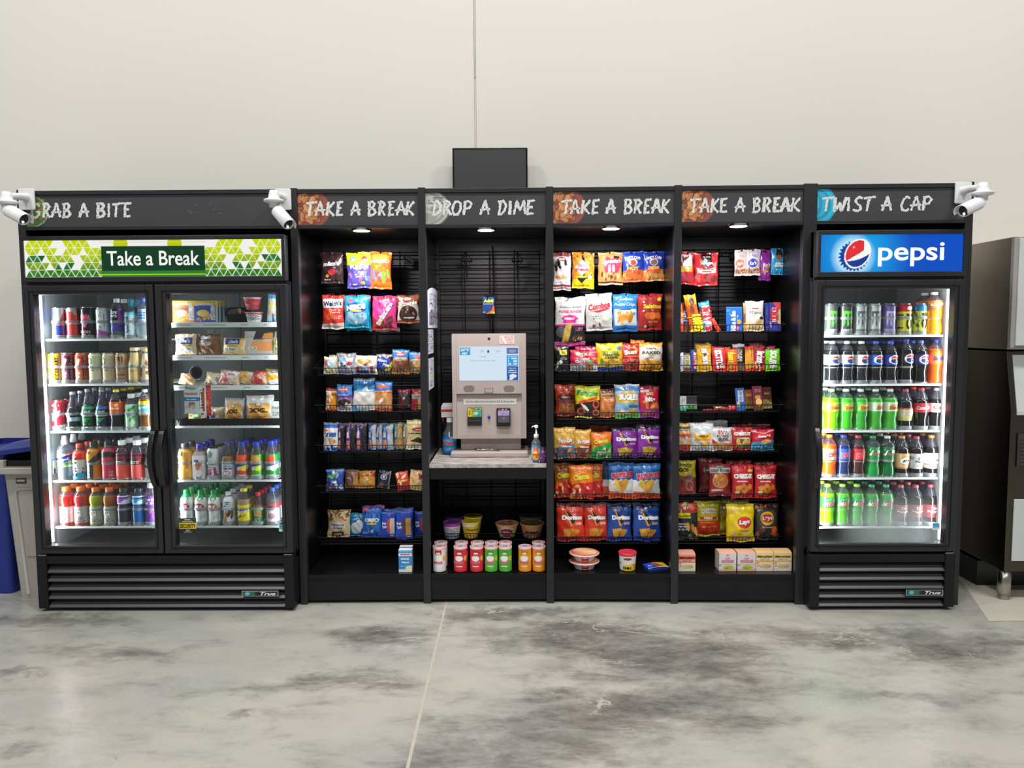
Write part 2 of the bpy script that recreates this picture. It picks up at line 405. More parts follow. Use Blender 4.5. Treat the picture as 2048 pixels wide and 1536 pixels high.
    sp=N.new('ShaderNodeTexVoronoi'); sp.inputs['Scale'].default_value=5; L.new(wv,sp.inputs['Vector'])
    c=mix(mth('MULTIPLY',ramp(sp.outputs['Distance'],.05,.02),.6),c,'4f4d47')
    L.new(c,Pn.inputs['Base Color'])
    L.new(ramp(fine,.3,.7,.17,.32),Pn.inputs['Roughness']); Pn.inputs['Specular IOR Level'].default_value=.5
    b=N.new('ShaderNodeBump'); b.inputs['Strength'].default_value=.12; b.inputs['Distance'].default_value=.004; L.new(fine,b.inputs['Height']); L.new(b.outputs[0],Pn.inputs['Normal'])
    return m
mb=MB(); mb.add([(-9,-9,0),(9,-9,0),(9,WALLY,0),(-9,WALLY,0)],[(0,1,2,3)]); struct(mb.obj('floor',floor_material()))
a=atz(893,1205,0);b=atz(815,1536,0); d=(b-a).normalized(); a=a-d*.9; b=b+d*1.5; n_=Vector((-d.y,d.x,0))*.0062
mb=MB(); mb.add([a-n_+Vector((0,0,.0008)),a+n_+Vector((0,0,.0008)),b+n_+Vector((0,0,.0008)),b-n_+Vector((0,0,.0008))],[(0,1,2,3)]); struct(mb.obj('trim_3',mat('joint_filler_strip','a8a395',.5,noise=.12)))
# clean patch of floor below the ice machine
pp=[(1896,1142),(1925,1165),(1978,1242),(2200,1240),(2100,1150),(1990,1120)]
mb=MB(); mb.add([atz(x,y,.0009) for x,y in pp],[tuple(range(len(pp)))]); struct(mb.obj('trim_4',mat('bare_floor_patch','bcb6a8',.45,noise=.06,nscale=5)))

# ============================================================ CABINETS
PX=[-2.7836,-1.3462,-.6731,0,.6731,1.3462,2.1735]
PY=[-.0022,.0057,.0164,.016,.0023,-.0123,-.0259]
TOP=2.243; DEP=.58
LET={'A':[[(.0,0),(.45,1),(.5,1),(.98,.02)],[(-.12,.36),(1.05,.42)]],
'B':[[(.12,0),(.14,1)],[(-.02,.95),(.6,1),(.85,.82),(.6,.6),(.16,.52)],[(.16,.52),(.75,.46),(.95,.25),(.7,.04),(.05,.0)]],
'C':[[(.95,.85),(.6,1),(.2,.75),(.02,.35),(.2,.03),(.6,.0),(.9,.15)]],
'D':[[(.2,.05),(.3,.98)],[(.0,.92),(.55,1),(.95,.7),(.85,.3),(.5,.04),(.05,.02)]],
'E':[[(.2,0),(.25,.97)],[(.1,.95),(.98,1)],[(.12,.5),(.8,.55)],[(.1,.03),(.92,.08)]],
'G':[[(.9,.82),(.55,1),(.18,.8),(.0,.4),(.15,.05),(.5,.0),(.85,.2),(.9,.42),(.5,.42)]],
'I':[[(.5,0),(.52,1)]],
'K':[[(.08,0),(.2,1)],[(.92,1),(.2,.45),(.95,.0)]],
'M':[[(.0,0),(.18,1),(.5,.3),(.82,1),(1.0,.02)]],
'O':[[(.45,1),(.1,.8),(.0,.35),(.25,.0),(.65,.05),(.98,.45),(.9,.85),(.5,1)]],
'P':[[(.15,0),(.22,1)],[(.0,.93),(.6,1),(.95,.8),(.7,.5),(.2,.42)]],
'R':[[(.12,0),(.2,1)],[(.0,.95),(.6,1),(.9,.78),(.55,.52),(.18,.5)],[(.4,.5),(.98,.0)]],
'S':[[(.95,.9),(.5,1),(.15,.78),(.4,.55),(.8,.4),(.85,.12),(.45,.0),(.0,.1)]],
'T':[[(-.08,.9),(1.15,1)],[(.52,.95),(.42,.0)]],
'W':[[(.05,1),(.15,.0),(.5,.6),(.72,.02),(1.05,1)]]}
def chalk(mb,text,x0,x1,z0,z1,y,seed=1):
    rnd=random.Random(seed); wd={'I':.38,' ':.55,'M':1.15,'W':1.15,'E':.8,'T':.95}
    tot=sum(wd.get(c,.88) for c in text)+.18*(len(text)-1); un=(x1-x0)/tot; x=x0; th=(z1-z0)*.125
    for ch in text:
        w=wd.get(ch,.88)*un
        for st in LET.get(ch,[]):
            for rep in range(2):
                dx=rnd.uniform(-.5,.5)*th; pts=[]
                for (a,b),(c,d) in zip(st,st[1:]):
                    n=max(3,int(10*math.hypot(c-a,d-b)))
                    for i in range(n): pts.append((a+(c-a)*i/n,b+(d-b)*i/n))
                pts.append(st[-1]); q=[(x+p[0]*w+p[1]*.12*w+dx,z0+p[1]*(z1-z0)) for p in pts]
                vs=[]
                for i,(px,pz) in enumerate(q):
                    ax,az=q[max(0,i-1)];bx,bz=q[min(len(q)-1,i+1)]; l=math.hypot(bx-ax,bz-az) or 1
                    nx,nz=-(bz-az)/l,(bx-ax)/l; t1=th*rnd.uniform(.35,1.05)*(.9 if rep==0 else .6);t2=th*rnd.uniform(.35,1.05)*(.9 if rep==0 else .6)
                    vs+= [(px+nx*t1,y-.0004*rep,pz+nz*t1),(px-nx*t2,y-.0004*rep,pz-nz*t2)]
                mb.add(vs,[(2*i,2*i+1,2*i+3,2*i+2) for i in range(len(q)-1)],'d8dad8')
        x+=w+.18*un
def nuts(seed):
    return [E(-.02,.5,.29,.76,'8d4a3c'),E(-.03,.5,.25,.66,'7a4034'),NUT(-.02,.08,.155,.95,26,.17,'b97a4a a9683c c98c58 b37144',seed)]
SIGNART={'nuts':None,
'salad':[E(-.0,.48,.085,.55,'8fa08a'),E(-.0,.48,.08,.5,'4e6b3a'),B(0,.1,.065,.9,40,.016,'6f8f4a 3f5c30 9db06a c8503c 7d9a52 b23a4a d8c040 5a7a40',4)],
'coin':[E(-.03,.5,.235,.66,'6c6c6a'),E(-.03,.5,.225,.62,'b9b9b2'),E(-.03,.5,.205,.56,'8f8f8a'),E(-.04,.5,.19,.5,'b4b4ae'),S(.02,.55,.15,.9,'75756f',4,5),B(0,.1,.1,.6,9,.05,'85857f a5a59f 70706c c4c4be',6),P([(0,.08),(.08,.05),(.1,.3),(0,.38)],'9a9a94')],
'cap':[E(.0,.5,.135,.62,'1f9fc0'),E(.0,.5,.125,.55,'2cb5d2'),E(.0,.5,.10,.48,'1a8fb4'),E(-.01,.52,.085,.44,'2aa9cc'),E(-.02,.5,.06,.36,'1d94b8'),E(-.02,.55,.04,.28,'36bcd8')]}
SIGNART['nuts']=nuts(2)
def ceiling_puck(par,x,y,z):
    mb=MB(); mb.lathe([(.052,z),(.052,z-.010),(.044,z-.012)],28,x,y); o=mb.obj('downlight_housing',CHROME,par)
    mb=MB(); mb.lathe([(.0,z-.013),(.043,z-.013),(.043,z-.011)],28,x,y,cap=False); l=mb.obj('lens',PUCK,o)
PUCK=mat('lit_downlight_lens','ffffff',.5,emit='fff0ee',es=16)
def post(par,x,y,name='post'):
    mb=MB(); mb.box(x-.0195,x+.0195,y,y+.045,.0,TOP); mb.box(x-.016,x+.016,y+.003,y+.042,0,.012); return mb.obj(name,BLACK2,par,bevel=.0015)
CAB={}
def cabinet(k,text,art,label,grid=True,tx=(.1,.93)):
    x0,x1,y0,y1=PX[k],PX[k+1],PY[k],PY[k+1]; W=math.hypot(x1-x0,y1-y0)
    par=empty('display_cabinet',(x0,y0,0),math.atan2(y1-y0,x1-x0)); tag(par,label,'cabinet','display cabinets of the black kiosk'); CAB[k]=(par,W)
    xs=.0195 if k!=5 else .046
    if k==5: post(par,.0265,0)
    else: post(par,0,0)
    xe=W-.0195
    if k in (4,5): post(par,W-(.004 if k==4 else 0),0)
    mb=MB(); mb.box(xs,xe,.003,.035,2.217,2.238); mb.obj('top_rail',BLACK2,par,bevel=.001)
    mb=MB(); mb.box(xs,xe,.003,.035,2.033,2.052); mb.obj('bottom_rail',BLACK2,par,bevel=.001)
    mb=MB(); big=k in (0,5); n=int((xe-xs)*260)
    mb.box(xs,xe,.0125,.030,2.0525,2.2165,'343437')
    ops=[S(.3,.55,.95,.62,'3c3b3f',1,k,.4),B(.2,.1,.98,.95,14,.05,'3a393d 3f3e42 38373b',k+11)]+SIGNART[art]
    if k==0: ops=ops[:2]+[B(.58,.35,.75,.8,7,.012,'56555a 605f63',9)]+ops[2:]
    panel(mb,xs,xe,2.0525,2.2165,.0115,'39383c',ops,n,44)
    sg=mb.obj('sign_panel',PAPER,par)
    mb=MB(); chalk(mb,text,xs+(xe-xs)*tx[0],xs+(xe-xs)*tx[1],2.100,2.172,.0110,k+1); mb.obj('lettering',mat('white_chalk_paint','d8dad8',.8,noise=.15,nscale=300),sg)
    # shell
    mb=MB(); mb.box(.0 if k else 0,.012,.045,DEP,.0,TOP-.01); mb.obj('side_panel',BLKIN,par)
    mb=MB(); mb.box(W-.013,W-.001,.045,DEP,.0,TOP-.01); mb.obj('side_panel',BLKIN,par)
    mb=MB(); mb.box(.012,W-.013,.036,DEP,2.036,2.05); mb.obj('ceiling_panel',BLKIN,par)
    if k in (0,5):
        mb=MB(); mb.box(.012,W-.013,DEP,DEP+.012,1.7,TOP-.01); mb.obj('back_panel',BLKIN,par); return par
    mb=MB(); mb.box(.012,W-.013,DEP-.012,DEP,.02,2.036); mb.obj('back_panel',mat('dark_grey_back_panel','2c2a2d',.5,noise=.1),par)
    mb=MB(); mb.box(xs,xe,.006,DEP-.012,.145,.165); mb.obj('floor_shelf',BLKIN,par,bevel=.001)
    mb=MB(); mb.box(xs,xe,.015,.03,.018,.145); mb.obj('kick_panel',BLACK,par)
    g=MB(); YG=.50; xa,xb=.04,W-.04
    i=0; x=xa
    while x<xb+.001:
        g.tube([(x,YG,.19),(x,YG,1.965)],.0036,5); x+=(xb-xa)/4
    z=.23
    while z<1.96:
        g.tube([(xa,YG-.006,z),(xb,YG-.006,z)],.0034,5); g.tube([(xa,YG-.006,z+.02),(xb,YG-.006,z+.02)],.0034,5); z+=.0775
    g.obj('wire_grid',WIRE,par)
    p=atz({1:723,2:972,3:1222,4:1477}[k],{1:462,2:461,3:458,4:453}[k],2.024); q=Matrix.Rotation(-par.rotation_euler.z,4,'Z')@(p-par.location)
    ceiling_puck(par,q.x,q.y,2.036); PUCKS.append((p.x,p.y))
    return par
PUCKS=[]
cabinet(0,'GRAB A BITE','salad','wide black surround framing the two-door cooler, its sign reading GRAB A BITE',tx=(.022,.395))
cabinet(1,'TAKE A BREAK','nuts','black shelving cabinet reading TAKE A BREAK, directly right of the two-door cooler',tx=(.065,.965))
cabinet(2,'DROP A DIME','coin','black cabinet reading DROP A DIME that holds the payment terminal',tx=(.055,.90))
cabinet(3,'TAKE A BREAK','nuts','black shelving cabinet reading TAKE A BREAK, directly right of the payment terminal',tx=(.065,.965))
cabinet(4,'TAKE A BREAK','nuts','black shelving cabinet reading TAKE A BREAK, beside the single-door cooler',tx=(.065,.965))
cabinet(5,'TWIST A CAP','cap','black surround framing the single-door cooler, its sign reading TWIST A CAP',tx=(.035,.77))
# counter in the middle cabinet
par,W=CAB[2]
zc=at(975,929,.016).z
mb=MB(); mb.box(.0195,W-.0195,.01,DEP-.012,zc-.02,zc); ct=mb.obj('counter_top',None,par,bevel=.001) if 0 else None
m,N,L,Pn=nm('mottled_stone_laminate'); t=N.new('ShaderNodeTexCoord'); n=N.new('ShaderNodeTexNoise'); n.inputs['Scale'].default_value=14; n.inputs['Detail'].default_value=8; n.inputs['Roughness'].default_value=.7
mp=N.new('ShaderNodeMapping'); mp.inputs['Scale'].default_value=(1,3,1); L.new(t.outputs['Object'],mp.inputs[0]); L.new(mp.outputs[0],n.inputs['Vector'])
cr=N.new('ShaderNodeValToRGB'); cr.color_ramp.elements[0].position=.35; cr.color_ramp.elements[0].color=(*H('77706b'),1); cr.color_ramp.elements[1].position=.65; cr.color_ramp.elements[1].color=(*H('cbc5be'),1)
L.new(n.outputs['Fac'],cr.inputs[0]); L.new(cr.outputs[0],Pn.inputs['Base Color']); Pn.inputs['Roughness'].default_value=.4; STONE=m
mb.obj('counter_top',STONE,par)
za=at(975,932,.016).z; zb=at(975,959,.016).z
mb=MB(); mb.box(.0195,W-.0195,.012,.03,zb,zc-.021); mb.obj('counter_apron',BLACK,par)
mb=MB(); mb.box(.0195,W-.0195,.03,DEP-.012,zc-.04,zc-.0215); mb.obj('counter_underside',BLKIN,par)

# ============================================================ LIGHT
def area(name,loc,size,power,rot=(0,0,0),col=(1,1,1),sy=None,spread=None):
    l=bpy.data.lights.new(name,'AREA'); l.energy=power; l.color=col; l.size=size
    if sy: l.shape='RECTANGLE'; l.size_y=sy
    if spread: l.spread=spread
    o=bpy.data.objects.new(name,l); COL.objects.link(o); o.location=loc; o.rotation_euler=rot; return o
for i,(x,y) in enumerate([(-3.6,-2.2),(0,-2.2),(3.6,-2.2),(-3.6,-6.5),(0,-6.5),(3.6,-6.5)]):
    area('high_bay_light',(x,y,6.6),1.3,LP1 if y>-3 else LP2,col=(1,.992,.975),sy=.5)
for x,y in PUCKS:
    area('downlight_lamp',(x,y,2.018),.085,LPK,col=(1,.93,.92))
w=bpy.data.worlds.new('warehouse_ambient'); SC_.world=w; w.use_nodes=True
w.node_tree.nodes['Background'].inputs[0].default_value=(1,.985,.96,1); w.node_tree.nodes['Background'].inputs[1].default_value=WLD
vs_=SC_.view_settings; vs_.view_transform='Standard'; vs_.look='None'; vs_.gamma=1; vs_.use_curve_mapping=False; vs_.exposure=EXPO
# ============================================================ COOLERS
LINER=mat('light_grey_cooler_liner','9a9ea0',.4,noise=.05)
LINERD=mat('grey_cooler_back','63676a',.45,noise=.1)
LEDM=mat('lit_led_strip','ffffff',.5,emit='f2f8ff',es=5)
WHITEM=mat('white_coated_steel','e6e8e8',.4,noise=.03)
RUB=mat('black_gasket','0b0b0c',.55,noise=.1)
GREYL=mat('grey_louver_steel','38393b',.42,metal=.0,noise=.08)
GLASSM=clear('cooler_door_glass',.97,'f4f8f8',0,.0,.55)
def frosted():
    m,N,L,P_=nm('fogged_cooler_glass'); N.remove(P_); o=N['Material Output']
    t=N.new('ShaderNodeBsdfTransparent'); t.inputs[0].default_value=(.96,.98,.98,1); g=N.new('ShaderNodeBsdfGlossy'); g.inputs['Roughness'].default_value=0
    f=N.new('ShaderNodeFresnel'); f.inputs[0].default_value=1.45; fm=N.new('ShaderNodeMath'); fm.operation='MULTIPLY'; fm.inputs[1].default_value=.55; L.new(f.outputs[0],fm.inputs[0])
    x=N.new('ShaderNodeMixShader'); L.new(fm.outputs[0],x.inputs[0]); L.new(t.outputs[0],x.inputs[1]); L.new(g.outputs[0],x.inputs[2])
    d=N.new('ShaderNodeBsdfTranslucent'); d.inputs[0].default_value=(*H('dfe8ea'),1); d2=N.new('ShaderNodeBsdfDiffuse'); d2.inputs[0].default_value=(*H('dfe8ea'),1)
    dd=N.new('ShaderNodeMixShader'); L.new(d.outputs[0],dd.inputs[1]); L.new(d2.outputs[0],dd.inputs[2])
    tc=N.new('ShaderNodeTexCoord'); s=N.new('ShaderNodeSeparateXYZ'); L.new(tc.outputs['Object'],s.inputs[0])
    def mr(src,a,b):
        r=N.new('ShaderNodeMapRange'); r.interpolation_type='SMOOTHSTEP'; r.inputs[1].default_value=a;r.inputs[2].default_value=b; L.new(src,r.inputs[0]); return r.outputs[0]
    n=N.new('ShaderNodeTexNoise'); n.inputs['Scale'].default_value=5; n.inputs['Detail'].default_value=4; L.new(tc.outputs['Object'],n.inputs['Vector'])
    h=mr(s.outputs['Z'],.66,.40); w1=mr(s.outputs['X'],.12,.42); w2=mr(s.outputs['X'],.68,.56)
    a=N.new('ShaderNodeMath'); a.operation='MULTIPLY'; L.new(h,a.inputs[0]); L.new(w1,a.inputs[1])
    b=N.new('ShaderNodeMath'); b.operation='MULTIPLY'; L.new(a.outputs[0],b.inputs[0]); L.new(w2,b.inputs[1])
    nr=N.new('ShaderNodeMapRange'); nr.inputs[1].default_value=.3;nr.inputs[2].default_value=.7;nr.inputs[3].default_value=.34;nr.inputs[4].default_value=.6; L.new(n.outputs['Fac'],nr.inputs[0])
    c=N.new('ShaderNodeMath'); c.operation='MULTIPLY'; L.new(b.outputs[0],c.inputs[0]); L.new(nr.outputs[0],c.inputs[1])
    y=N.new('ShaderNodeMixShader'); L.new(c.outputs[0],y.inputs[0]); L.new(x.outputs[0],y.inputs[1]); L.new(dd.outputs[0],y.inputs[2]); L.new(y.outputs[0],o.inputs['Surface']); return m
FOGM=frosted()
def shelf_part(par,x0,x1,y0,y1,z,kind='wire',lanes=None):
    mb=MB(); 
    mb.box(x0,x1,y0,y0+.004,z-.010,z+.001)                     # front rail
    for i in range(int((x1-x0)/.03)+1): mb.tube([(x0+i*.03,y0+.004,z-.004),(x0+i*.03,y1,z-.004)],.002,4)
    for yy in (y1,(y0+y1)/2): mb.tube([(x0,yy,z-.008),(x1,yy,z-.008)],.003,4)
    sh=mb.obj('shelf',WHITEM,par)
    if kind=='strip':
        m2=MB(); panel(m2,x0,x1,z-.022,z+.004,y0-.004,'f2f4f4',[S(.01,.35,.99,.62,'9a9d9e',1,4,.6)],160,6); m2.box(x0,x1,y0-.0035,y0-.001,z-.022,z+.004,'e4e6e6'); m2.obj('price_strip',PAPER,sh)
    if lanes:
        g=MB(); g.lathe([(.0365,0),(.0375,.001),(.0375,.019),(.0365,.021),(.0350,.021),(.0350,.002)],24,0,0,a0=-1.75,a1=1.75,cap=False)
        g.lathe([(.0372,.083),(.0384,.085),(.0384,.096),(.0372,.098)],20,0,0,a0=-1.75,a1=1.75,cap=False)
        for s in (-1,1): g.box(s*.0375-.001,s*.0375+.001,.0,.012,0,.098)
        first=None
        for x in lanes:
            if first is None: first=g.obj('bottle_guard',GUARD,sh); o=first
            else: o=first.copy(); COL.objects.link(o)
            o.location=(x,y0+.042,z+.001); o.parent=sh
    return sh
def door(par,x0,x1,z0,z1,sl,sr,yf,handle,gm,bead=True):
    d=MB(); yb=yf+.052; tz=.047; bz=.042
    d.box(x0,x0+sl,yf,yb,z0,z1); d.box(x1-sr,x1,yf,yb,z0,z1); d.box(x0+sl,x1-sr,yf,yb,z1-tz,z1); d.box(x0+sl,x1-sr,yf,yb,z0,z0+bz)
    o=d.obj('door',BLACK2,par,bevel=.003)
    g=MB(); a,b,c,e=x0+sl*.62,x1-sr*.62,z0+bz*.62,z1-tz*.62; t=.010
    gl=MB(); gl.box(x0+sl-.004,x1-sr+.004,yf+.020,yf+.026,z0+bz-.004,z1-tz+.004); 
    pane=gl.obj('glass_pane',gm,o)
    g.box(a,b,yf-.0045,yf,c,c+.005); g.box(a,b,yf-.0035,yf,e-.003,e); g.box(a,a+.003,yf-.0035,yf,c,e); g.box(b-.003,b,yf-.0035,yf,c,e)
    g.obj('door_bead',BLACK,o)
    if handle is not None:
        hx,zt,zb2=handle; h=MB(); n=18; vs=[]
        for i in range(n+1):
            t_=i/n; z=zt+(zb2-zt)*t_; bow=math.sin(PI*t_)**.8*.052; th=.016
            for (dx,dy) in ((-.013,-bow-.004-th),(.013,-bow-.004-th),(.013,-bow+.004),(-.013,-bow+.004)): vs.append((hx+dx,yf+min(dy,0) if 1 else 0,z))
        fs=[(i*4+j,i*4+(j+1)%4,(i+1)*4+(j+1)%4,(i+1)*4+j) for i in range(n) for j in range(4)]+[(0,1,2,3),(n*4,n*4+1,n*4+2,n*4+3)]
        h.add(vs,fs); h.obj('handle',mat('black_plastic_handle','17181a',.28,noise=.05),o,bevel=.003)
    return o
def cooler(name,label,loc,W,signf,doors,zs,mull=None):
    par=empty(name,loc); tag(par,label,'cooler')
    yb=.66; zt=1.9907
    hb,ht=1.754,zt
    # shell
    m=MB(); m.box(0,.03,.055,yb,.28,zt); m.box(W-.03,W,.055,yb,.28,zt); m.box(.03,W-.03,yb-.02,yb,.28,zt); m.box(.0,W,.06,yb,zt-.02,zt+.0); m.box(0,W,.055,yb,.28,.31); m.box(.0,W,.04,.07,.285,.332); m.box(.0,W,.04,.07,1.735,1.76)
    if mull: m.box(mull-.022,mull+.022,.056,.11,.31,1.75)
    sh=m.obj('cabinet_shell',BLACK2,par)
    m=MB(); m.box(.03,.036,.07,yb-.02,.31,1.76); m.box(W-.036,W-.03,.07,yb-.02,.31,1.76); m.box(.036,W-.036,.07,yb-.02,1.745,1.76); m.obj('liner',LINER,par)
    m=MB(); m.box(.036,W-.036,yb-.03,yb-.02,.31,1.745)
    for xx in [W*.18,W*.36,W*.64,W*.82]: m.box(xx,xx+.02,yb-.036,yb-.03,.33,1.73)
    m.obj('back_liner',LINERD,par)
    m=MB(); m.box(.036,W-.036,.07,yb-.03,.31,.318); m.obj('floor_liner',mat('dark_grey_cooler_floor','3a3e3f',.35,noise=.1),par)
    # header sign box
    m=MB(); y0=0; fr=.018
    m.box(0,W,y0+.012,.30,hb,ht); m.box(0,W,y0,y0+.012,ht-.022,ht); m.box(0,W,y0,y0+.012,hb,hb+.026); m.box(0,fr,y0,y0+.012,hb+.026,ht-.022); m.box(W-fr,W,y0,y0+.012,hb+.026,ht-.022)
    hd=m.obj('header_box',BLACK2,par,bevel=.002)
    m=MB(); signf(m,fr,W-fr,hb+.026,ht-.022,y0+.010); m.obj('lit_sign',SIGNE,hd)
    # base grille
    gz0,gz1=.018,.305
    m=MB(); m.box(0,.052,0,.05,gz0,gz1); m.box(W-.052,W,0,.05,gz0,gz1); m.box(.052,W-.052,.004,.03,gz1-.045,gz1-.002); m.box(0,W,.05,yb,.03,.30)
    m.box(.052,W-.052,.045,.05,gz0,gz1)
    gr=m.obj('base_grille',BLACK,par,bevel=.0015)
    for i in range(5):
        z=gz1-.070-i*.0475; l=MB(); x0,x1=.053,W-.053
        l.add([(x0,.004,z-.020),(x1,.004,z-.020),(x1,.004,z-.024),(x0,.004,z-.024),(x0,.036,z+.010),(x1,.036,z+.010),(x1,.038,z+.006),(x0,.038,z+.006)],[(0,1,2,3),(0,4,5,1),(3,2,6,7),(4,7,6,5),(0,3,7,4),(1,5,6,2)]); l.obj('louver',GREYL,gr)
    b=MB(); bx=W-.28 if W>1 else W-.255; bw=.195 if W>1 else .195; bz=.083
    b.box(bx,bx+bw,-.002,.004,bz,bz+.03,'111214'); panel(b,bx,bx+bw,bz,bz+.03,-.0025,'c8cccc',[R(.015,.08,.985,.92,'16181a'),R(.05,.15,.36,.85,'1f6a4a'),E(.15,.5,.06,.3,'58b8d8'),T('True',.72,.5,.42,.62,'e8eaea',shear=.35,bold=.02)],40,8)
    b.obj('name_badge',PLAS,gr)
    f=MB(); 
    for xx in (.06,W-.06,W*.5): f.lathe([(.012,-.0),(.014,.004),(.012,.02)],10,xx,.09)
    f.obj('leveling_foot',CHROME,par,loc=(0,0,0)).location.z=-.0
    # hinges
    h=MB(); 
    for xx in ((.03,W-.03) if W>1 else (W-.03,)): h.box(xx-.022,xx+.022,.004,.05,.3055,.311)
    h.obj('hinge',CHROME,par)
    for (x0,x1,sl,sr,hx,gm) in doors:
        door(par,x0,x1,.318,1.738,sl,sr,.0,hx,gm)
    return par
def grn(v,a=0): 
    t=max(0,min(1,v)); return mixc(H('2b5a20'),H('b9cf12'),t) 
TRI=[[(.4,2.2),(2.4,3.3),(5,6.3),(6.5,7.7)],[(.1,1.8),(2.05,3.8),(5,6.8),(7.1,9)],[(.1,1.4),(1.5,2.3),(2.6,5.8),(6.6,9)],[(.2,2.9),(3.2,4.4),(4.6,5.9),(6.7,9)],[(.3,7.5),(7.7,20)]]
def tri_sign(m,x0,x1,z0,z1,y):
    ar=(x1-x0)/(z1-z0); rows=5; s=1/rows/(.866)/ar   # triangle edge in u
    rnd=random.Random(12); st={}
    def f(u,v,k):
        mir=u if u<.5 else 1-u
        r=int(v*rows); fv=v*rows-r
        p=mir/s+ (r%2)*.5; c=math.floor(p-fv*.5); up=(p-fv*.5-c)<(1-fv) ; d0=(p-fv*.5-c)
        # line distance
        w=.06
        if fv<.05 or d0<w or abs(d0-(1-fv))<w: return H('eef2e0')
        pc=c+(.5 if up else 1)-(r%2)*.5
        on=any(a<=pc<=b for a,b in TRI[4-min(4,r)])
        if not on: return k
        rnd2=random.Random(r*97+c*7+up); j=rnd2.uniform(-.12,.12)
        if (r,up) and any(abs(pc-q)<.45 and r==w_ for q,w_ in ((.7,2),(1.9,2),(4.2,1),(5.4,1))): return mixc(H('14603a'),H('3a9a2c'),max(0,j*3+.2))
        return mixc(H('2a7a20'),H('c2d400'),max(0,min(1,(v-.12)/.62+j)))
    panel(m,x0,x1,z0,z1,y,'f0efee',[f,R(.30,.86,.72,1,'efeeee'),E(.375,.9,.028,.2,'b9c800'),E(.585,.9,.028,.2,'b9c800'),R(.298,.0,.70,.16,'2a7a30'),R(.29,.055,.70,.075,'b9d020'),R(.295,.93,.705,.945,'d5dc70'),R(.298,.16,.70,.84,'0c3a22'),
      T('Take a Break',.5,.505,.36,.40,'f4f6f4',bold=.012)],430,70,eps=.0005)
def pepsi_sign(m,x0,x1,z0,z1,y):
    def bgf(u,v,k):
        d=math.hypot((u-.26)*3.9,(v-.5))/1.5
        c=mixc(H('18b4f4'),H('0a4fc0'),max(0,min(1,d)));
        e=math.hypot((u-.23)*3.9,(v-.42)); 
        return mixc(H('bff0ff'),c,max(0,min(1,(e-.36)/.28)))
    def crown(u,v,k):
        x=(u-.235)*3.83;y=v-.42; a=math.atan2(y,x); r=math.hypot(x,y)
        return H('1b3f9c') if r<.385+.03*math.sin(a*24) and (x<.12 or y<0) else k
    def globe(u,v,k):
        x=(u-.262)*3.83;y=v-.49; c,s=math.cos(-1.05),math.sin(-1.05); a=(x*c-y*s)/.42;b=(x*s+y*c)/.335
        r=a*a+b*b
        if r>1: return k
        if r>.80: return H('f4f6f8')
        x2,y2=x,y
        if y2>-.02+.55*x2+.9*x2*x2*(1 if x2>0 else -.2) and x2<.17: return H('e03034')
        if y2<-.16+.30*x2+ .6*x2*x2: return H('153a92')
        return H('f7f8fa')
    panel(m,x0,x1,z0,z1,y,'0a60d0',[bgf,crown,globe,E(.235,.66,.008,.03,'f5a0a0'),T('pepsi',.637,.46,.465,.64,'ffffff',None,bold=.016),E(.858,.385,.012,.045,'9cc0ee')],240,64,eps=.0006)
F1=cooler('beverage_cooler','black two-door glass-front cooler with a green triangle sign reading Take a Break',(-2.7447,-.0895,0),1.375,tri_sign,
  [(.0,.683,.056,.042,(.683-.020,.98,.68),GLASSM),(.692,1.375,.058,.054,(.692+.018,.98,.68),GLASSM)],None,mull=.6875)
F2=cooler('beverage_cooler','black single-door cooler with a blue lit pepsi sign above its glass door',(1.3645,-.1012,0),.762,pepsi_sign,
  [(.0,.762,.045,.086-.03,(.0+.012,.98,.66),FOGM)],None)
F1X,F1Y=-2.7447,-.0895; F2X,F2Y=1.3645,-.1012
# leds
def led(par,x,s,y=.075,z0=.36,z1=1.70):
    m=MB(); m.box(x-.004,x+.004,y,y+.012,z0,z1); m.obj('led_strip',LEDM,par)
led(F1,.044,1); led(F1,.6875-.028,-1,.10); led(F1,.6875+.028,1,.10)
led(F2,.044,1); led(F2,.762-.044,-1)
def ledlamp(x,y,s,p):
    o=area('cooler_led_lamp',(x,y,1.03),.03,p,rot=(0,0,0),col=(.94,.98,1),sy=1.36)
    # point along +x*s and slightly back
    d=Vector((s*1.0,.55,0)).normalized(); o.rotation_euler=d.to_track_quat('-Z','Z').to_euler()
    # long axis vertical
    q=d.to_track_quat('-Z','Y'); o.rotation_euler=q.to_euler()
ledlamp(F1X+.056,F1Y+.085,1,LPF); ledlamp(F1X+.6875-.036,F1Y+.11,-1,LPF*.55); ledlamp(F1X+.6875+.036,F1Y+.11,1,LPF*.35); ledlamp(F1X+1.375-.056,F1Y+.085,-1,LPF*.30)
ledlamp(F2X+.056,F2Y+.085,1,LPF*.95); ledlamp(F2X+.762-.056,F2Y+.085,-1,LPF*.5)
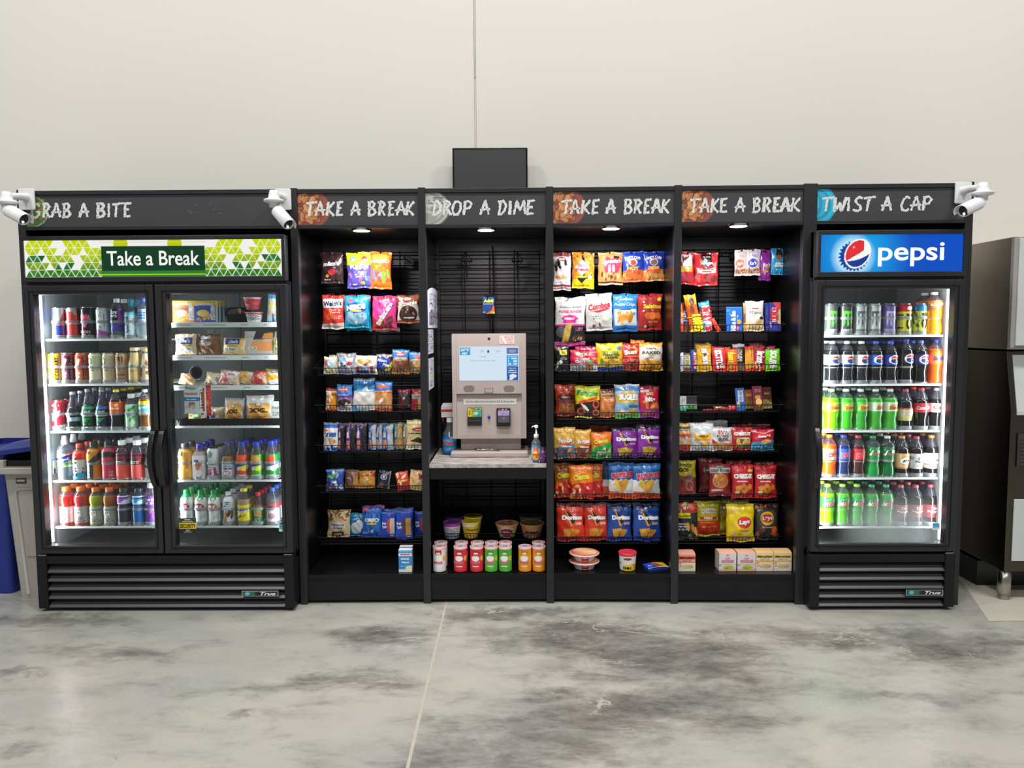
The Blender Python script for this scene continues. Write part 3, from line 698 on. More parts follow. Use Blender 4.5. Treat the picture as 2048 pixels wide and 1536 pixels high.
# ============================================================ DRINKS
KP={ # kind: profile (r,z) up to the mouth, cap (z0,z1,r), fill level
'soda':([(.72,0),(.9,.012),(.96,.05),(.95,.12),(.88,.2),(.86,.27),(.93,.33),(.97,.36),(.97,.385),(1,.40),(1,.665),(.97,.69),(.95,.73),(.86,.79),(.68,.85),(.48,.895),(.37,.915),(.37,.945)],(.935,1,.42),.80),
'coke':([(.72,0),(.86,.012),(.90,.05),(.87,.12),(.83,.2),(.90,.28),(.98,.36),(1,.42),(1,.58),(.96,.66),(.86,.73),(.7,.8),(.52,.87),(.40,.915),(.37,.945)],(.935,1,.42),.78),
'up':([(.75,0),(.92,.012),(.99,.06),(1,.16),(.93,.25),(.84,.33),(.84,.38),(.93,.42),(.95,.46),(.95,.66),(1,.72),(.98,.78),(.84,.83),(.55,.88),(.38,.915),(.37,.945)],(.935,1,.42),.76),
'gator':([(.85,0),(.98,.02),(1,.07),(.97,.14),(.98,.48),(.92,.52),(.88,.55),(.97,.58),(1,.64),(1,.70),(.93,.78),(.78,.84),(.58,.875),(.56,.90)],(.885,1,.62),.83),
'vita':([(.85,0),(.97,.015),(1,.05),(1,.5),(.97,.55),(.99,.6),(.97,.68),(.88,.75),(.68,.82),(.50,.865),(.48,.89)],(.88,1,.56),.7),
'armor':([(.8,0),(.96,.02),(1,.06),(.96,.3),(1,.5),(1,.66),(.92,.74),(.7,.82),(.48,.87),(.46,.9)],(.89,1,.5),.84),
'water':([(.8,0),(.96,.02),(1,.06),(1,.25),(.95,.3),(1,.35),(1,.62),(.95,.72),(.75,.82),(.45,.88),(.40,.91)],(.9,1,.44),.76),
'sport':([(.85,0),(.97,.02),(1,.06),(1,.33),(.95,.38),(1,.43),(1,.62),(.97,.69),(.85,.75),(.6,.79),(.5,.81)],(.80,1,.45),.7),
'glass':([(.82,0),(.97,.015),(1,.05),(1,.45),(.96,.52),(.8,.62),(.56,.75),(.42,.86),(.38,.94)],(.93,1,.42),.72),
'fat':([(.8,0),(.96,.02),(1,.06),(1,.5),(.98,.6),(.86,.7),(.6,.8),(.46,.86),(.46,.92)],(.91,1,.5),.76),
'juice':([(.85,0),(.97,.02),(1,.06),(.97,.25),(.9,.36),(.86,.45),(.93,.55),(1,.64),(.97,.76),(.75,.84),(.5,.88),(.46,.91)],(.89,1,.52),.86),
'square':([(.9,0),(1,.02),(1,.62),(.93,.7),(.7,.79),(.5,.84),(.48,.88)],(.86,1,.56),.8),
'snap':([(.82,0),(.93,.015),(.95,.06),(.90,.22),(.88,.3),(.98,.38),(1,.46),(.97,.62),(.86,.72),(.66,.82),(.52,.88),(.5,.9)],(.885,1,.55),.7),
'frap':([(.82,0),(.96,.015),(1,.05),(1,.42),(.94,.55),(.74,.72),(.62,.84),(.62,.92)],(.91,1,.66),.9),
}
CANP=[(.76,0),(.84,.012),(1,.05),(1,.90),(.97,.925),(.84,.968),(.84,.975)]
def mk_bottle(name,kind,R_,Hh,liq,cap,lv,bg,ops,clearliq=False,dark=0):
    root=empty(name)
    if kind=='can' or kind=='slim':
        prof=[(r*R_,z*Hh) for r,z in CANP]
        wrapmesh(prof,bg,ops,0,Hh*.975,0).obj('can_body',METALP,root)
        m=MB(); m.lathe([(.84*R_,Hh*.972),(.87*R_,Hh*.99),(.87*R_,Hh),(.80*R_,Hh),(.79*R_,Hh*.975),(0,Hh*.975)],22,cap=False); m.box(-.004,.004,-.012,.006,Hh*.977,Hh*.985)
        m.obj('can_lid',CHROME,root); return root
    pr,(c0,c1,cr),fill=KP[kind]
    prof=[(r*R_,z*Hh) for r,z in pr]
    lo=[p for p in prof if p[1]<=fill*Hh]; hi=[p for p in prof if p[1]>=lo[-1][1]]
    m=MB(); L_=H(liq)
    n=4 if kind=='square' else 26
    def sq(p): return p
    if kind=='square':
        def ring(q): return 1
        m.lathe([(r*1.22,z) for r,z in lo],4,col=liq,a0=PI/4,a1=PI/4+2*PI)
        for i in range(len(m.sm)): m.sm[i]=False
        m.lathe([(r*1.1,z) for r,z in hi],20,col=liq,mi=1,cap=False)
    else:
        # dimpled petaloid foot and finger ribs
        pp=[]
        for (r0,z0),(r1,z1) in zip(lo,lo[1:]):
            k=max(1,int((z1-z0)/.008)); pp+= [(r0+(r1-r0)*i/k,z0+(z1-z0)*i/k) for i in range(k)]
        pp.append(lo[-1])
        if kind in('soda','up','gator','coke'): pp=[(r*(1-.018*max(0,math.sin(z/Hh*95)) if z<Hh*.34 else r*0+1),z) for r,z in pp]
        m.lathe(pp,n,col=liq); m.lathe(hi,n,col=liq,mi=1,cap=False)
    m.obj('bottle_body',[WATER if clearliq else LIQ,CLEARP],root)
    if lv and bg:
        p2=prof if kind!='square' else [(r*.0+R_*1.0,z) for r,z in prof]
        if kind=='square':
            l=MB(); s=R_*1.22/math.sqrt(2)+.0006; h0,h1=lv[0]*Hh,lv[1]*Hh
            panel(l,-s,s,h0,h1,-s,bg,ops,16,24); l.add([(-s,-s,h0),(-s,s,h0),(-s,s,h1),(-s,-s,h1)],[(0,1,2,3)],bg); l.add([(s,-s,h0),(s,s,h0),(s,s,h1),(s,-s,h1)],[(0,1,2,3)],bg); l.obj('label',PAPER,root)
        else: wrapmesh(prof,bg,ops,lv[0]*Hh,lv[1]*Hh).obj('label',PLAS,root)
    m=MB(); r=cr*R_; m.lathe([(r*.98,c0*Hh),(r,c0*Hh+.002),(r*.97,c1*Hh-.002),(r*.85,c1*Hh),(0,c1*Hh)],24,col=cap)
    if kind=='sport':
        m=MB(); m.lathe([(r,c0*Hh),(r,.88*Hh),(r*.8,.92*Hh),(r*.72,.985*Hh),(r*.5,Hh),(0,Hh)],22,col=cap)
    m.obj('cap',PLAS,root); return root
FY0=.02     # world depth of the shelf lips
def zsh(px,py): return at(px,py,FY0).z
NUM=['front of lane','second back in lane','third back in lane','fourth back in lane','fifth back in lane']
def drinks(cooler_,CX,CY,xr,shelves,where,kind='wire'):
    for si,(spx,spy,rows_) in enumerate(shelves):
        z=zsh(spx,spy); yc=FY0+.042; lanes=[]
        grp='%s, shelf %d from the top'%(where,si+1)
        for (px,yt,wp,name,knd,liq,cap,lv,bg,ops,label,cat,rows) in rows_:
            clr=liq=='W'
            p=at(px,yt,yc); x=at(px,(yt+spy)/2,yc).x
            # centre line follows the standing bottle, not the leaning image
            x=at(px,yt+(spy-yt)*.5,yc).x; R_=wp/2*(yc+3.9777)/CF; Hh=at(px,yt,yc-R_*.5).z-z-.002
            b=mk_bottle(name,knd,R_,Hh,'dfe8ea' if clr else liq,cap,lv,bg,ops,clr)
            b.location=(x,yc,z+.002); tag(b,label+', '+NUM[0],cat,grp); lanes.append(x-CX)
            for k in range(1,rows):
                c=copytree(b); c.location=(x,yc+k*max(2*R_+.002,.062),z+.002); tag(c,label+', '+NUM[k],cat,grp)
        shelf_part(cooler_,xr[0],xr[1],FY0-CY,.58,z,kind,lanes)
tr=lambda c:[]
can='drink_can'; bo='drink_bottle'
KS=lambda a,b,c:[R(0,.0,1,.45,b),P([(.25,.62),(.5,.85),(.62,.8),(.4,.5)],'f2f2f2'),P([(.3,.6),(.5,.78),(.42,.56)],c),R(.68,.02,1.6,.98,a),T('KICKSTART',.80,.5,1.35,.12,'1a1a1a',rot=PI/2,bold=.03),S(.2,.2,.6,.42,'f0f0f0',2,7)]
SB=lambda a,b:[R(-1,.0,2,.16,'efe6cf'),E(.45,.22,.55,.20,'3a6b4a',.15),E(.45,.26,.6,.19,a,.1),R(-1,0,2,.1,b),E(.3,.75,.2,.13,'2f6b4c'),E(.3,.75,.12,.08,'e8e4d2'),S(.1,.42,.8,.56,'8a8a72',2,5)]
MON=lambda bg,m,t:[P([(.22,.74),(.34,.74),(.33,.42),(.27,.30)],m),P([(.42,.74),(.52,.74),(.54,.36),(.47,.22)],m),P([(.62,.74),(.76,.74),(.72,.50),(.66,.32)],m),P([(.22,.70),(.76,.70),(.78,.78),(.2,.78)],m),T('MONSTER',.5,.16,.72,.07,t,bold=.02),S(.3,.06,.7,.1,t,1,4)]
PEP=lambda d,w='f2f4f6':[E(.60,.5,.31,.44,w),(lambda u,v,k:(H('d8323c') if v>.58+.08*math.sin((u-.35)*9) else (H('1d3f9c') if v<.40+.08*math.sin((u-.35)*9) else H('f6f6f6'))) if ((u-.62)/.27)**2+((v-.5)/.37)**2<1 else k),T('PEPSI',.62,.49,.44,.15,'15181c',bold=.05)]
DEW=lambda bg:[D(.18,.42,'2f8a3a'),P([(.1,.15),(.3,.65),(.95,.9),(.85,.4)],'dfe8d8'),T('Mtn',.5,.66,.45,.28,'1d7a3a','f2f6ee',shear=.3,rot=.2,bold=.04),T('DEW',.62,.38,.5,.32,'d8242c','f2f6ee',shear=.3,rot=.2,bold=.05)]
ZS=[(195,678,[
 (119,615,26,can,'can','888','aaa',None,'c9ccd4',[P([(-.2,.98),(.45,.98),(.30,.52),(-.2,.52)],'2438a8'),P([(.5,.02),(1.4,.02),(1.4,.45),(.42,.45)],'2a3c9c'),R(-1,.46,2,.52,'c82a3a'),P([(.7,.5),(.95,.95),(1.3,.95),(1.3,.5)],'7a1f2c')],'blue and silver energy drink can with a thin red band','can',3),
 (148,615,26,can,'can','888','aaa',None,'d6d3d4',[R(-1,.05,.9,.78,'e04844'),E(.4,.78,.34,.12,'e04844'),R(.85,0,2,1,'7a141c'),R(-1,.48,2,.50,'f2c8c4')],'bright red can with a silver top beside the striped blue can','can',3),
 (177,614,27,can,'can','888','aaa',None,'17151a',[P([(.1,.8),(.3,.72),(.12,.55)],'e8c53a'),P([(.75,.78),(.6,.7),(.8,.5)],'e89a3a'),P([(.22,.72),(.38,.82),(.5,.75),(.62,.82),(.7,.66),(.6,.42),(.5,.34),(.36,.44)],'d85a8a'),R(.36,.6,.58,.63,'201820'),T('REIGN',.45,.22,.62,.09,'f0a0a8',bold=.04),S(.2,.12,.75,.16,'ddd',1,3)],'black can with a pink and yellow helmet emblem','can',3),
 (207,615,27,can,'can','888','aaa',None,'dfe3e6',[R(.0,0,1.5,.24,'a8489c'),E(.35,.22,.3,.08,'a8489c'),R(.85,.2,2,1,'9fb8b4'),S(.12,.35,.3,.9,'3f8a9c',7,4),S(.45,.3,.56,.9,'333',9,6),R(.7,.4,.74,.8,'446')],'white can with a purple base and upright lettering','can',3),
 (235,597,27,'water_bottle','water','W','e8eaec',(.18,.74),'4a3f9c',[R(.3,.35,.72,1,'17161a'),R(.72,.3,1.4,1,'9c4ab0'),R(-1,.05,.4,.32,'3448b8'),T('LIFE',.5,.84,.34,.12,'f4f4f4',bold=.04),T('WTR',.5,.68,.34,.12,'f4f4f4',bold=.04)],'clear water bottle with a purple and black label','bottle',3),
 (263,598,27,'water_bottle','sport','W','2a8fb0',(.04,.66),'c3d4da',[T('core',.36,.5,.95,.24,'2b6f86',rot=PI/2,bold=.03),R(-1,.9,2,1,'4fc0cc'),S(.7,.1,.9,.8,'7aa',6,3)],'pale water bottle with a tall teal cap and upright lettering','bottle',3),
 (288,595,24,'water_bottle','water','W','3a4fae',(.42,.72),'a8c8e8',[S(.2,.2,.8,.85,'2a5fb8',3,8,.8)],'clear water bottle with a blue cap and light blue label','bottle',3)]),
 (200,768,[
 (110,706,26,can,'can','888','aaa',None,'d8b81f',KS('b89a1c','c8c42a','d04a3a'),'yellow energy drink can with upright black lettering','can',5),
 (138,706,26,can,'can','888','aaa',None,'7a3a4c',KS('6a2a3c','8a5a72','c84a4a'),'maroon and mauve energy drink can with upright lettering','can',5),
 (165,706,26,can,'can','888','aaa',None,'e0521f',KS('c8421c','e08a5a','f0c0a0'),'orange energy drink can with upright black lettering','can',5),
 (192,706,26,can,'can','888','aaa',None,'ccd0a8',SB('d8d4b4','c8a070'),'pale green coffee can with a dark green swoosh','can',5),
 (219,706,26,can,'can','888','aaa',None,'c8b592',SB('d0b48c','a86a38'),'tan coffee can with a green and brown swoosh','can',5),
 (245,706,26,can,'can','888','aaa',None,'b08a62',[P([(.3,.9),(.4,.9),(.38,.55)],'3a2418'),P([(.45,.9),(.56,.9),(.5,.42)],'3a2418'),P([(.62,.9),(.72,.9),(.66,.6)],'3a2418'),T('JAVA',.5,.28,.6,.09,'5a3a24',bold=.04),S(.25,.12,.75,.2,'5a3a24',2,4)],'brown coffee energy can with dark claw marks','can',5),
 (271,695,28,'coffee_bottle','frap','c8ad76','d8cba0',(.10,.86),'cdb279',[E(.5,.5,.16,.09,'dfe6d8'),E(.5,.5,.12,.065,'2f6b4c'),S(.3,.3,.7,.4,'8a6a3a',2,5)],'cream glass coffee bottle with a round green emblem','bottle',4),
 (295,697,26,'coffee_bottle','frap','8a6248','cdb279',(.10,.86),'d8c6a4',[B(.2,.1,.8,.7,8,.14,'8a4a34 f0e6d4 6a3a24',5)],'brown and white coffee bottle at the right end of its shelf','bottle',4)]),
 (205,862,[
 (119,800,27,can,'can','888','aaa',None,'b81f30',[D(.12,.2,'dfe6dc'),P([(.2,.5),(.75,.7),(.7,.5),(.3,.3)],'d0d8d0'),P([(.35,.7),(.6,.78),(.52,.4)],'3a7a52'),S(.2,.82,.7,.9,'e0b0b0',1,3)],'red soda can with a slanted silver emblem','can',3),
 (147,784,26,'soda_bottle','glass','3c4448','c4ccd0',(.2,.46),'20262c',[R(.3,.15,1.2,.55,'a8ccd8'),P([(.1,.6),(.4,.95),(.5,.55)],'dfe6ea')],'dark glass soda bottle with a grey and light blue label','bottle',3),
 (177,778,25,'tea_bottle','glass','3a4a44','aab0b0',(.12,.58),'1d4a34',[R(-1,.86,2,1,'4aa86a'),T('PURE',.5,.72,.6,.13,'cfe6d8',bold=.03),P([(.2,.4),(.5,.15),(.8,.4)],'3a9a52'),R(-1,.5,2,.53,'dfe6df'),S(.3,.05,.7,.1,'ccc',1,3)],'tall dark bottle with a green tea label','bottle',3),
 (205,778,25,'tea_bottle','glass','383c4a','aab0b0',(.12,.58),'1b2a4a',[R(-1,.86,2,1,'3a7ac0'),T('PURE',.5,.72,.6,.13,'cfdce6',bold=.03),P([(.2,.4),(.5,.15),(.8,.4)],'3a9a52'),R(-1,.5,2,.53,'dfe6df'),S(.3,.05,.7,.1,'ccc',1,3)],'tall dark bottle with a blue tea label','bottle',3),
 (234,779,28,'soda_bottle','soda','34302e','f0dc1e',(.42,.70),'e2622a',[E(.62,.72,.12,.12,'f6d0a0'),S(.2,.35,.8,.5,'f6e0c8',1,5,.9)],'dark soda bottle with a yellow cap and orange label','bottle',4),
 (264,788,26,'drink_bottle','vita','cfe0cc','f4f6f4',(.05,.72),'b4dcb8',[B(.2,.05,.85,.9,12,.10,'5aa868 8ac890 3a8a50',3),R(-1,0,2,.05,'dfe')],'pale green bottle with a white cap and leafy label','bottle',3),
 (291,779,26,'tea_bottle','soda','8a5a30','c8ccd0',(.40,.72),'f0d83a',[R(-1,.15,2,.72,'58b8c8'),T('Lipton',.48,.5,.66,.3,'f4f6f4','1d4a8a',rot=.15,bold=.05),R(-1,.78,2,1,'f0d020')],'brown tea bottle with a yellow and turquoise label','bottle',3)]),
 (210,961,[
 (131,872,29,'sports_bottle','sport','W','f0f2f4',(.30,.60),'2e3fae',[D(.15,.45,'7ac850'),D(.0,.12,'dfe8ea'),U(.62,.95,'dde4ea'),T('propel',.5,.5,.7,.26,'f4f6fa',rot=.22,bold=.05)],'clear bottle with a white flip cap and blue green label','bottle',3),
 (161,888,29,'sports_bottle','armor','e23a2a','e0442c',(.03,.80),'e6e2de',[R(-1,.7,2,1,'e23e2c'),R(-1,0,2,.22,'3cb0d8'),T('PRIME',.34,.46,1.1,.22,'1a1c20',rot=-PI/2,bold=.05),S(.75,.2,.9,.6,'224',3,3)],'red white and blue bottle with upright black lettering','bottle',3),
 (188,884,28,'sports_bottle','armor','e08a1a','3a3c40',(.02,.80),'d8861e',[P([(.05,.95),(.3,.72),(.55,.95)],'2a2a2c'),E(.3,.8,.16,.07,'e8a030'),P([(.0,.62),(.4,.62),(1.0,.92),(1.4,.92),(1.0,.66),(.62,.5),(.62,.0),(.1,.0)],'33363a'),T('BODYARMOR',.36,.30,.85,.11,'e8e8e4',rot=PI/2,bold=.05)],'orange sports drink bottle with a black stripe and cap','bottle',4),
 (218,882,28,'sports_bottle','armor','c82a48','2c2e32',(.02,.80),'cc3452',[P([(.0,.58),(.3,.72),(.7,.74),(1.3,.6),(1.3,.78),(.7,.92),(.2,.88),(.0,.72)],'2a2a2e'),S(.65,.1,.9,.3,'f0c0c8',2,3)],'crimson sports drink bottle with a black stripe and cap','bottle',4),
 (246,881,28,'vitamin_bottle','vita','8a2a3c','f6f6f6',(.03,.60),'ef5a50',[R(-1,.62,2,1,'3a3236'),R(-1,.90,2,1,'8a3a48'),S(.2,.66,.8,.84,'e8d8d8',2,5),E(.75,.8,.08,.07,'e84040')],'red drink bottle with a white cap, beside the crimson bottle','bottle',3),
 (276,881,29,'vitamin_bottle','vita','8f2c44','f6f6f6',(.03,.60),'f0625c',[R(-1,.62,2,1,'4a3a3e'),R(-1,.92,2,1,'903a48'),S(.1,.66,.7,.84,'e8d8d8',2,7),E(.75,.8,.09,.08,'e84040')],'red drink bottle with a white cap and round red dot','bottle',3),
 (303,883,25,'vitamin_bottle','vita','7a3a46','f0f0f0',(.03,.60),'e8e4e4',[R(-1,.5,2,1,'5a4a4e'),S(.2,.6,.8,.9,'ddd',3,4)],'dark red drink bottle with a white label by the door handle','bottle',3)]),
 (215,1053,[
 (135,974,29,'sports_bottle','gator','e8322c','f0761e',(.06,.50),'f0b8b8',[S(.2,.25,.6,.85,'7a2a4a',4,5,.5),S(.5,.6,1.2,.9,'f8e0e0',5,3),R(-1,0,2,.06,'d04848')],'red sports drink with an orange cap and pink label','bottle',3),
 (164,974,29,'sports_bottle','gator','d8464a','f0761e',(.06,.50),'c4bcbc',[T('G',.42,.62,.42,.38,'f0f0f0','8a8486',bold=.06),P([(.4,.6),(.55,.75),(.5,.55)],'e0562c'),S(.3,.12,.9,.35,'6a6466',2,5),R(-1,0,2,.06,'c04048')],'pinkish red sports drink with an orange cap and grey label','bottle',3),
 (194,975,28,'sports_bottle','gator','b8b81e','f0761e',(.06,.50),'a8ac9c',[T('G',.42,.62,.42,.38,'f0f0f0','7a8076',bold=.06),P([(.4,.6),(.55,.75),(.5,.55)],'e0562c'),S(.3,.12,.9,.35,'5c6458',2,5),R(-1,0,2,.06,'a8a82a')],'yellow green sports drink with an orange cap','bottle',3),
 (221,975,27,'sports_bottle','gator','c06a1e','f0761e',(.06,.50),'b0aca4',[T('G',.42,.62,.42,.38,'f0f0f0','807a72',bold=.06),P([(.4,.6),(.55,.75),(.5,.55)],'e0562c'),S(.3,.12,.9,.35,'645c54',2,5),R(-1,0,2,.06,'b06a2a')],'amber sports drink with an orange cap and grey label','bottle',3),
 (249,976,28,'sports_bottle','gator','3a3a4e','3a3e46',(.58,.80),'d8d4e0',[P([(-.2,.1),(.2,.0),(1.2,.9),(-.2,.8)],'a04ac0'),S(.1,.7,.9,.95,'3a2a4a',1,3,.9),E(.75,.3,.14,.2,'e8e8f0')],'dark purple sports drink with a purple and white label','bottle',3),
 (279,977,28,'sports_bottle','gator','1f7ac8','3a4650',(.58,.80),'d8e0e8',[P([(-.2,.1),(.2,.0),(1.2,.9),(-.2,.8)],'1fa0e0'),S(.1,.7,.9,.95,'1a3a5a',1,3,.9),E(.75,.3,.14,.2,'e8eef0')],'bright blue sports drink with a blue and white label','bottle',3),
 (303,966,24,'flavored_water_bottle','vita','a83a58','f0f2f4',(.05,.70),'7a4ab0',[S(.2,.7,.9,.95,'f0ecf4',2,4,.8),B(.1,.1,.9,.5,7,.12,'5a3aa0 c060a0',3)],'pink drink with a purple label by the door edge','bottle',3)])]
drinks(F1,F1X,F1Y,(.040,.662),ZS,'drinks behind the left cooler door')
SN=lambda a,b,f:[R(-1,0,2,.30,a),P([(-.2,.30),(1.3,.42),(1.3,.62),(-.2,.5)],'f0f2f4'),E(.45,.75,.34,.2,f,.3),E(.7,.45,.25,.14,b),P([(0,.45),(1,.58),(1,.70),(0,.57)],'2a4a9c'),S(.15,.12,.85,.18,'f4f0d0',1,3,.9)]
MK=lambda c:[R(-1,.88,2,1.1,'1f9a50'),E(.5,.86,.3,.07,'1f9a50'),E(.55,.84,.12,.04,'e8f0ea'),E(.45,.58,.36,.12,c),T('MILK',.45,.58,.56,.12,'f4f4f4',bold=.05),B(.2,.12,.9,.3,6,.10,'dde0e4 c8ccd0',4),R(-1,0,2,.07,'1f9a50')]
ZR=[(460,960,[
 (371,887,29,'juice_bottle','juice','f0a83a','4a4e50',(.06,.80),'f2b24a',[R(-.1,.82,.5,1,'2c3a1c'),R(.62,.2,.8,.62,'f6dca0'),B(.1,.1,.8,.7,8,.12,'f0c060 e8962a',4)],'orange juice bottle with a grey cap','bottle',2),
 (401,888,27,'juice_bottle','square','d8c0b8','3a32b0',(.03,.68),'ece8e8',[R(.15,.72,.55,.82,'3a3a8c'),E(.5,.6,.26,.14,'d8563c'),E(.45,.45,.2,.1,'e0785a'),S(.7,.1,.95,.8,'8a8486',9,5)],'square white-labelled juice bottle with a violet cap','bottle',3),
 (427,896,23,can,'slim','888','aaa',None,'dfe2e4',[E(.4,.82,.18,.12,'7a9a90'),T('ICE',.5,.5,.6,.07,'a84a78',bold=.04),S(.2,.32,.8,.42,'a84a78',2,5),B(.3,.02,.9,.28,7,.15,'a83a78 d080a8',5)],'slim white can with pink berries','can',3),
 (456,884,26,'tea_bottle','glass','a88a5c','6a3ab8',(.06,.48),'c8ccd0',[R(-1,.85,2,.93,'c84a4a'),S(.2,.5,.9,.8,'3a4a8a',2,5,.8),E(.5,.25,.25,.16,'b04a4a'),E(.5,.25,.18,.11,'d8d4d0')],'clear tea bottle with a purple cap','bottle',2),
 (485,884,25,'juice_drink_bottle','snap','e8c8b4','2a3fc0',(.02,.66),'e8502c',SN('e2401c','f0d83a','f0602c'),'fruit drink with a blue cap and red orange label','bottle',3),
 (514,884,25,'juice_drink_bottle','snap','d8d8c0','2a3fc0',(.02,.66),'5ab82c',SN('3fae1c','d8e03a','f0a03c'),'fruit drink with a blue cap and bright green label','bottle',3),
 (544,882,26,'juice_drink_bottle','snap','d8d0c8','2a3fc0',(.02,.66),'2f9a4a',SN('1f8a3c','e8eae4','e8502c'),'fruit drink with a blue cap and dark green base','bottle',3)]),
 (462,1052,[
 (374,980,25,'milk_bottle','armor','e8eae8','16a050',(.02,.90),'eceeec',MK('c8323c'),'white milk bottle with a green cap, behind the yellow sticker','bottle',3),
 (403,981,25,'milk_bottle','armor','e8eae8','16a050',(.02,.90),'eceeec',MK('c03038'),'white milk bottle with a green cap and crimson oval','bottle',4),
 (429,981,25,'milk_bottle','armor','e8eae8','16a050',(.02,.90),'eceeec',MK('e05030'),'white milk bottle with a green cap and orange oval','bottle',4),
 (458,984,24,'milk_drink_bottle','armor','eceeee','f2f4f4',(.02,.86),'e8eaec',[B(.1,.1,.9,.5,9,.13,'6a4434 8a5a40 3a2c28',4),P([(.3,.0),(.5,.0),(.45,.5),(.28,.4)],'b88058'),S(.3,.65,.7,.85,'3a4a8a',3,4)],'white bottle with chocolate splashes','bottle',4),
 (489,977,28,'drink_bottle','fat','c8a474','f0d840',(.12,.56),'f0dc1e',[P([(.0,.5),(.8,.66),(.8,.8),(0,.64)],'2a4a9c'),T('Nesquik',.42,.58,.78,.14,'f4f4f4','23408c',rot=.12,bold=.04),B(.1,.05,.9,.35,6,.14,'c8a41c e8e0a0 6a4a1c',7)],'tan milk drink bottle with a yellow cap and yellow label','bottle',2),
 (517,985,21,'juice_bottle','snap','c8542c','e8302c',(.04,.58),'5aa03a',[E(.45,.62,.25,.28,'c8b48a'),P([(.5,.3),(.8,.4),(.7,.8)],'e8783c'),E(.4,.2,.5,.2,'1f7a4a'),S(.2,.12,.7,.3,'eef4ee',2,3)],'small orange juice bottle with a red cap','bottle',4),
 (546,976,26,'water_bottle','water','W','3a6ad8',(.10,.58),'e8eaee',[R(-1,.72,2,1,'d8485a'),S(.3,.78,.6,.9,'2a3a8a',1,3,.9),E(.5,.3,.24,.16,'c88aa0')],'clear bottle with a blue cap and pink white label','bottle',3)])]
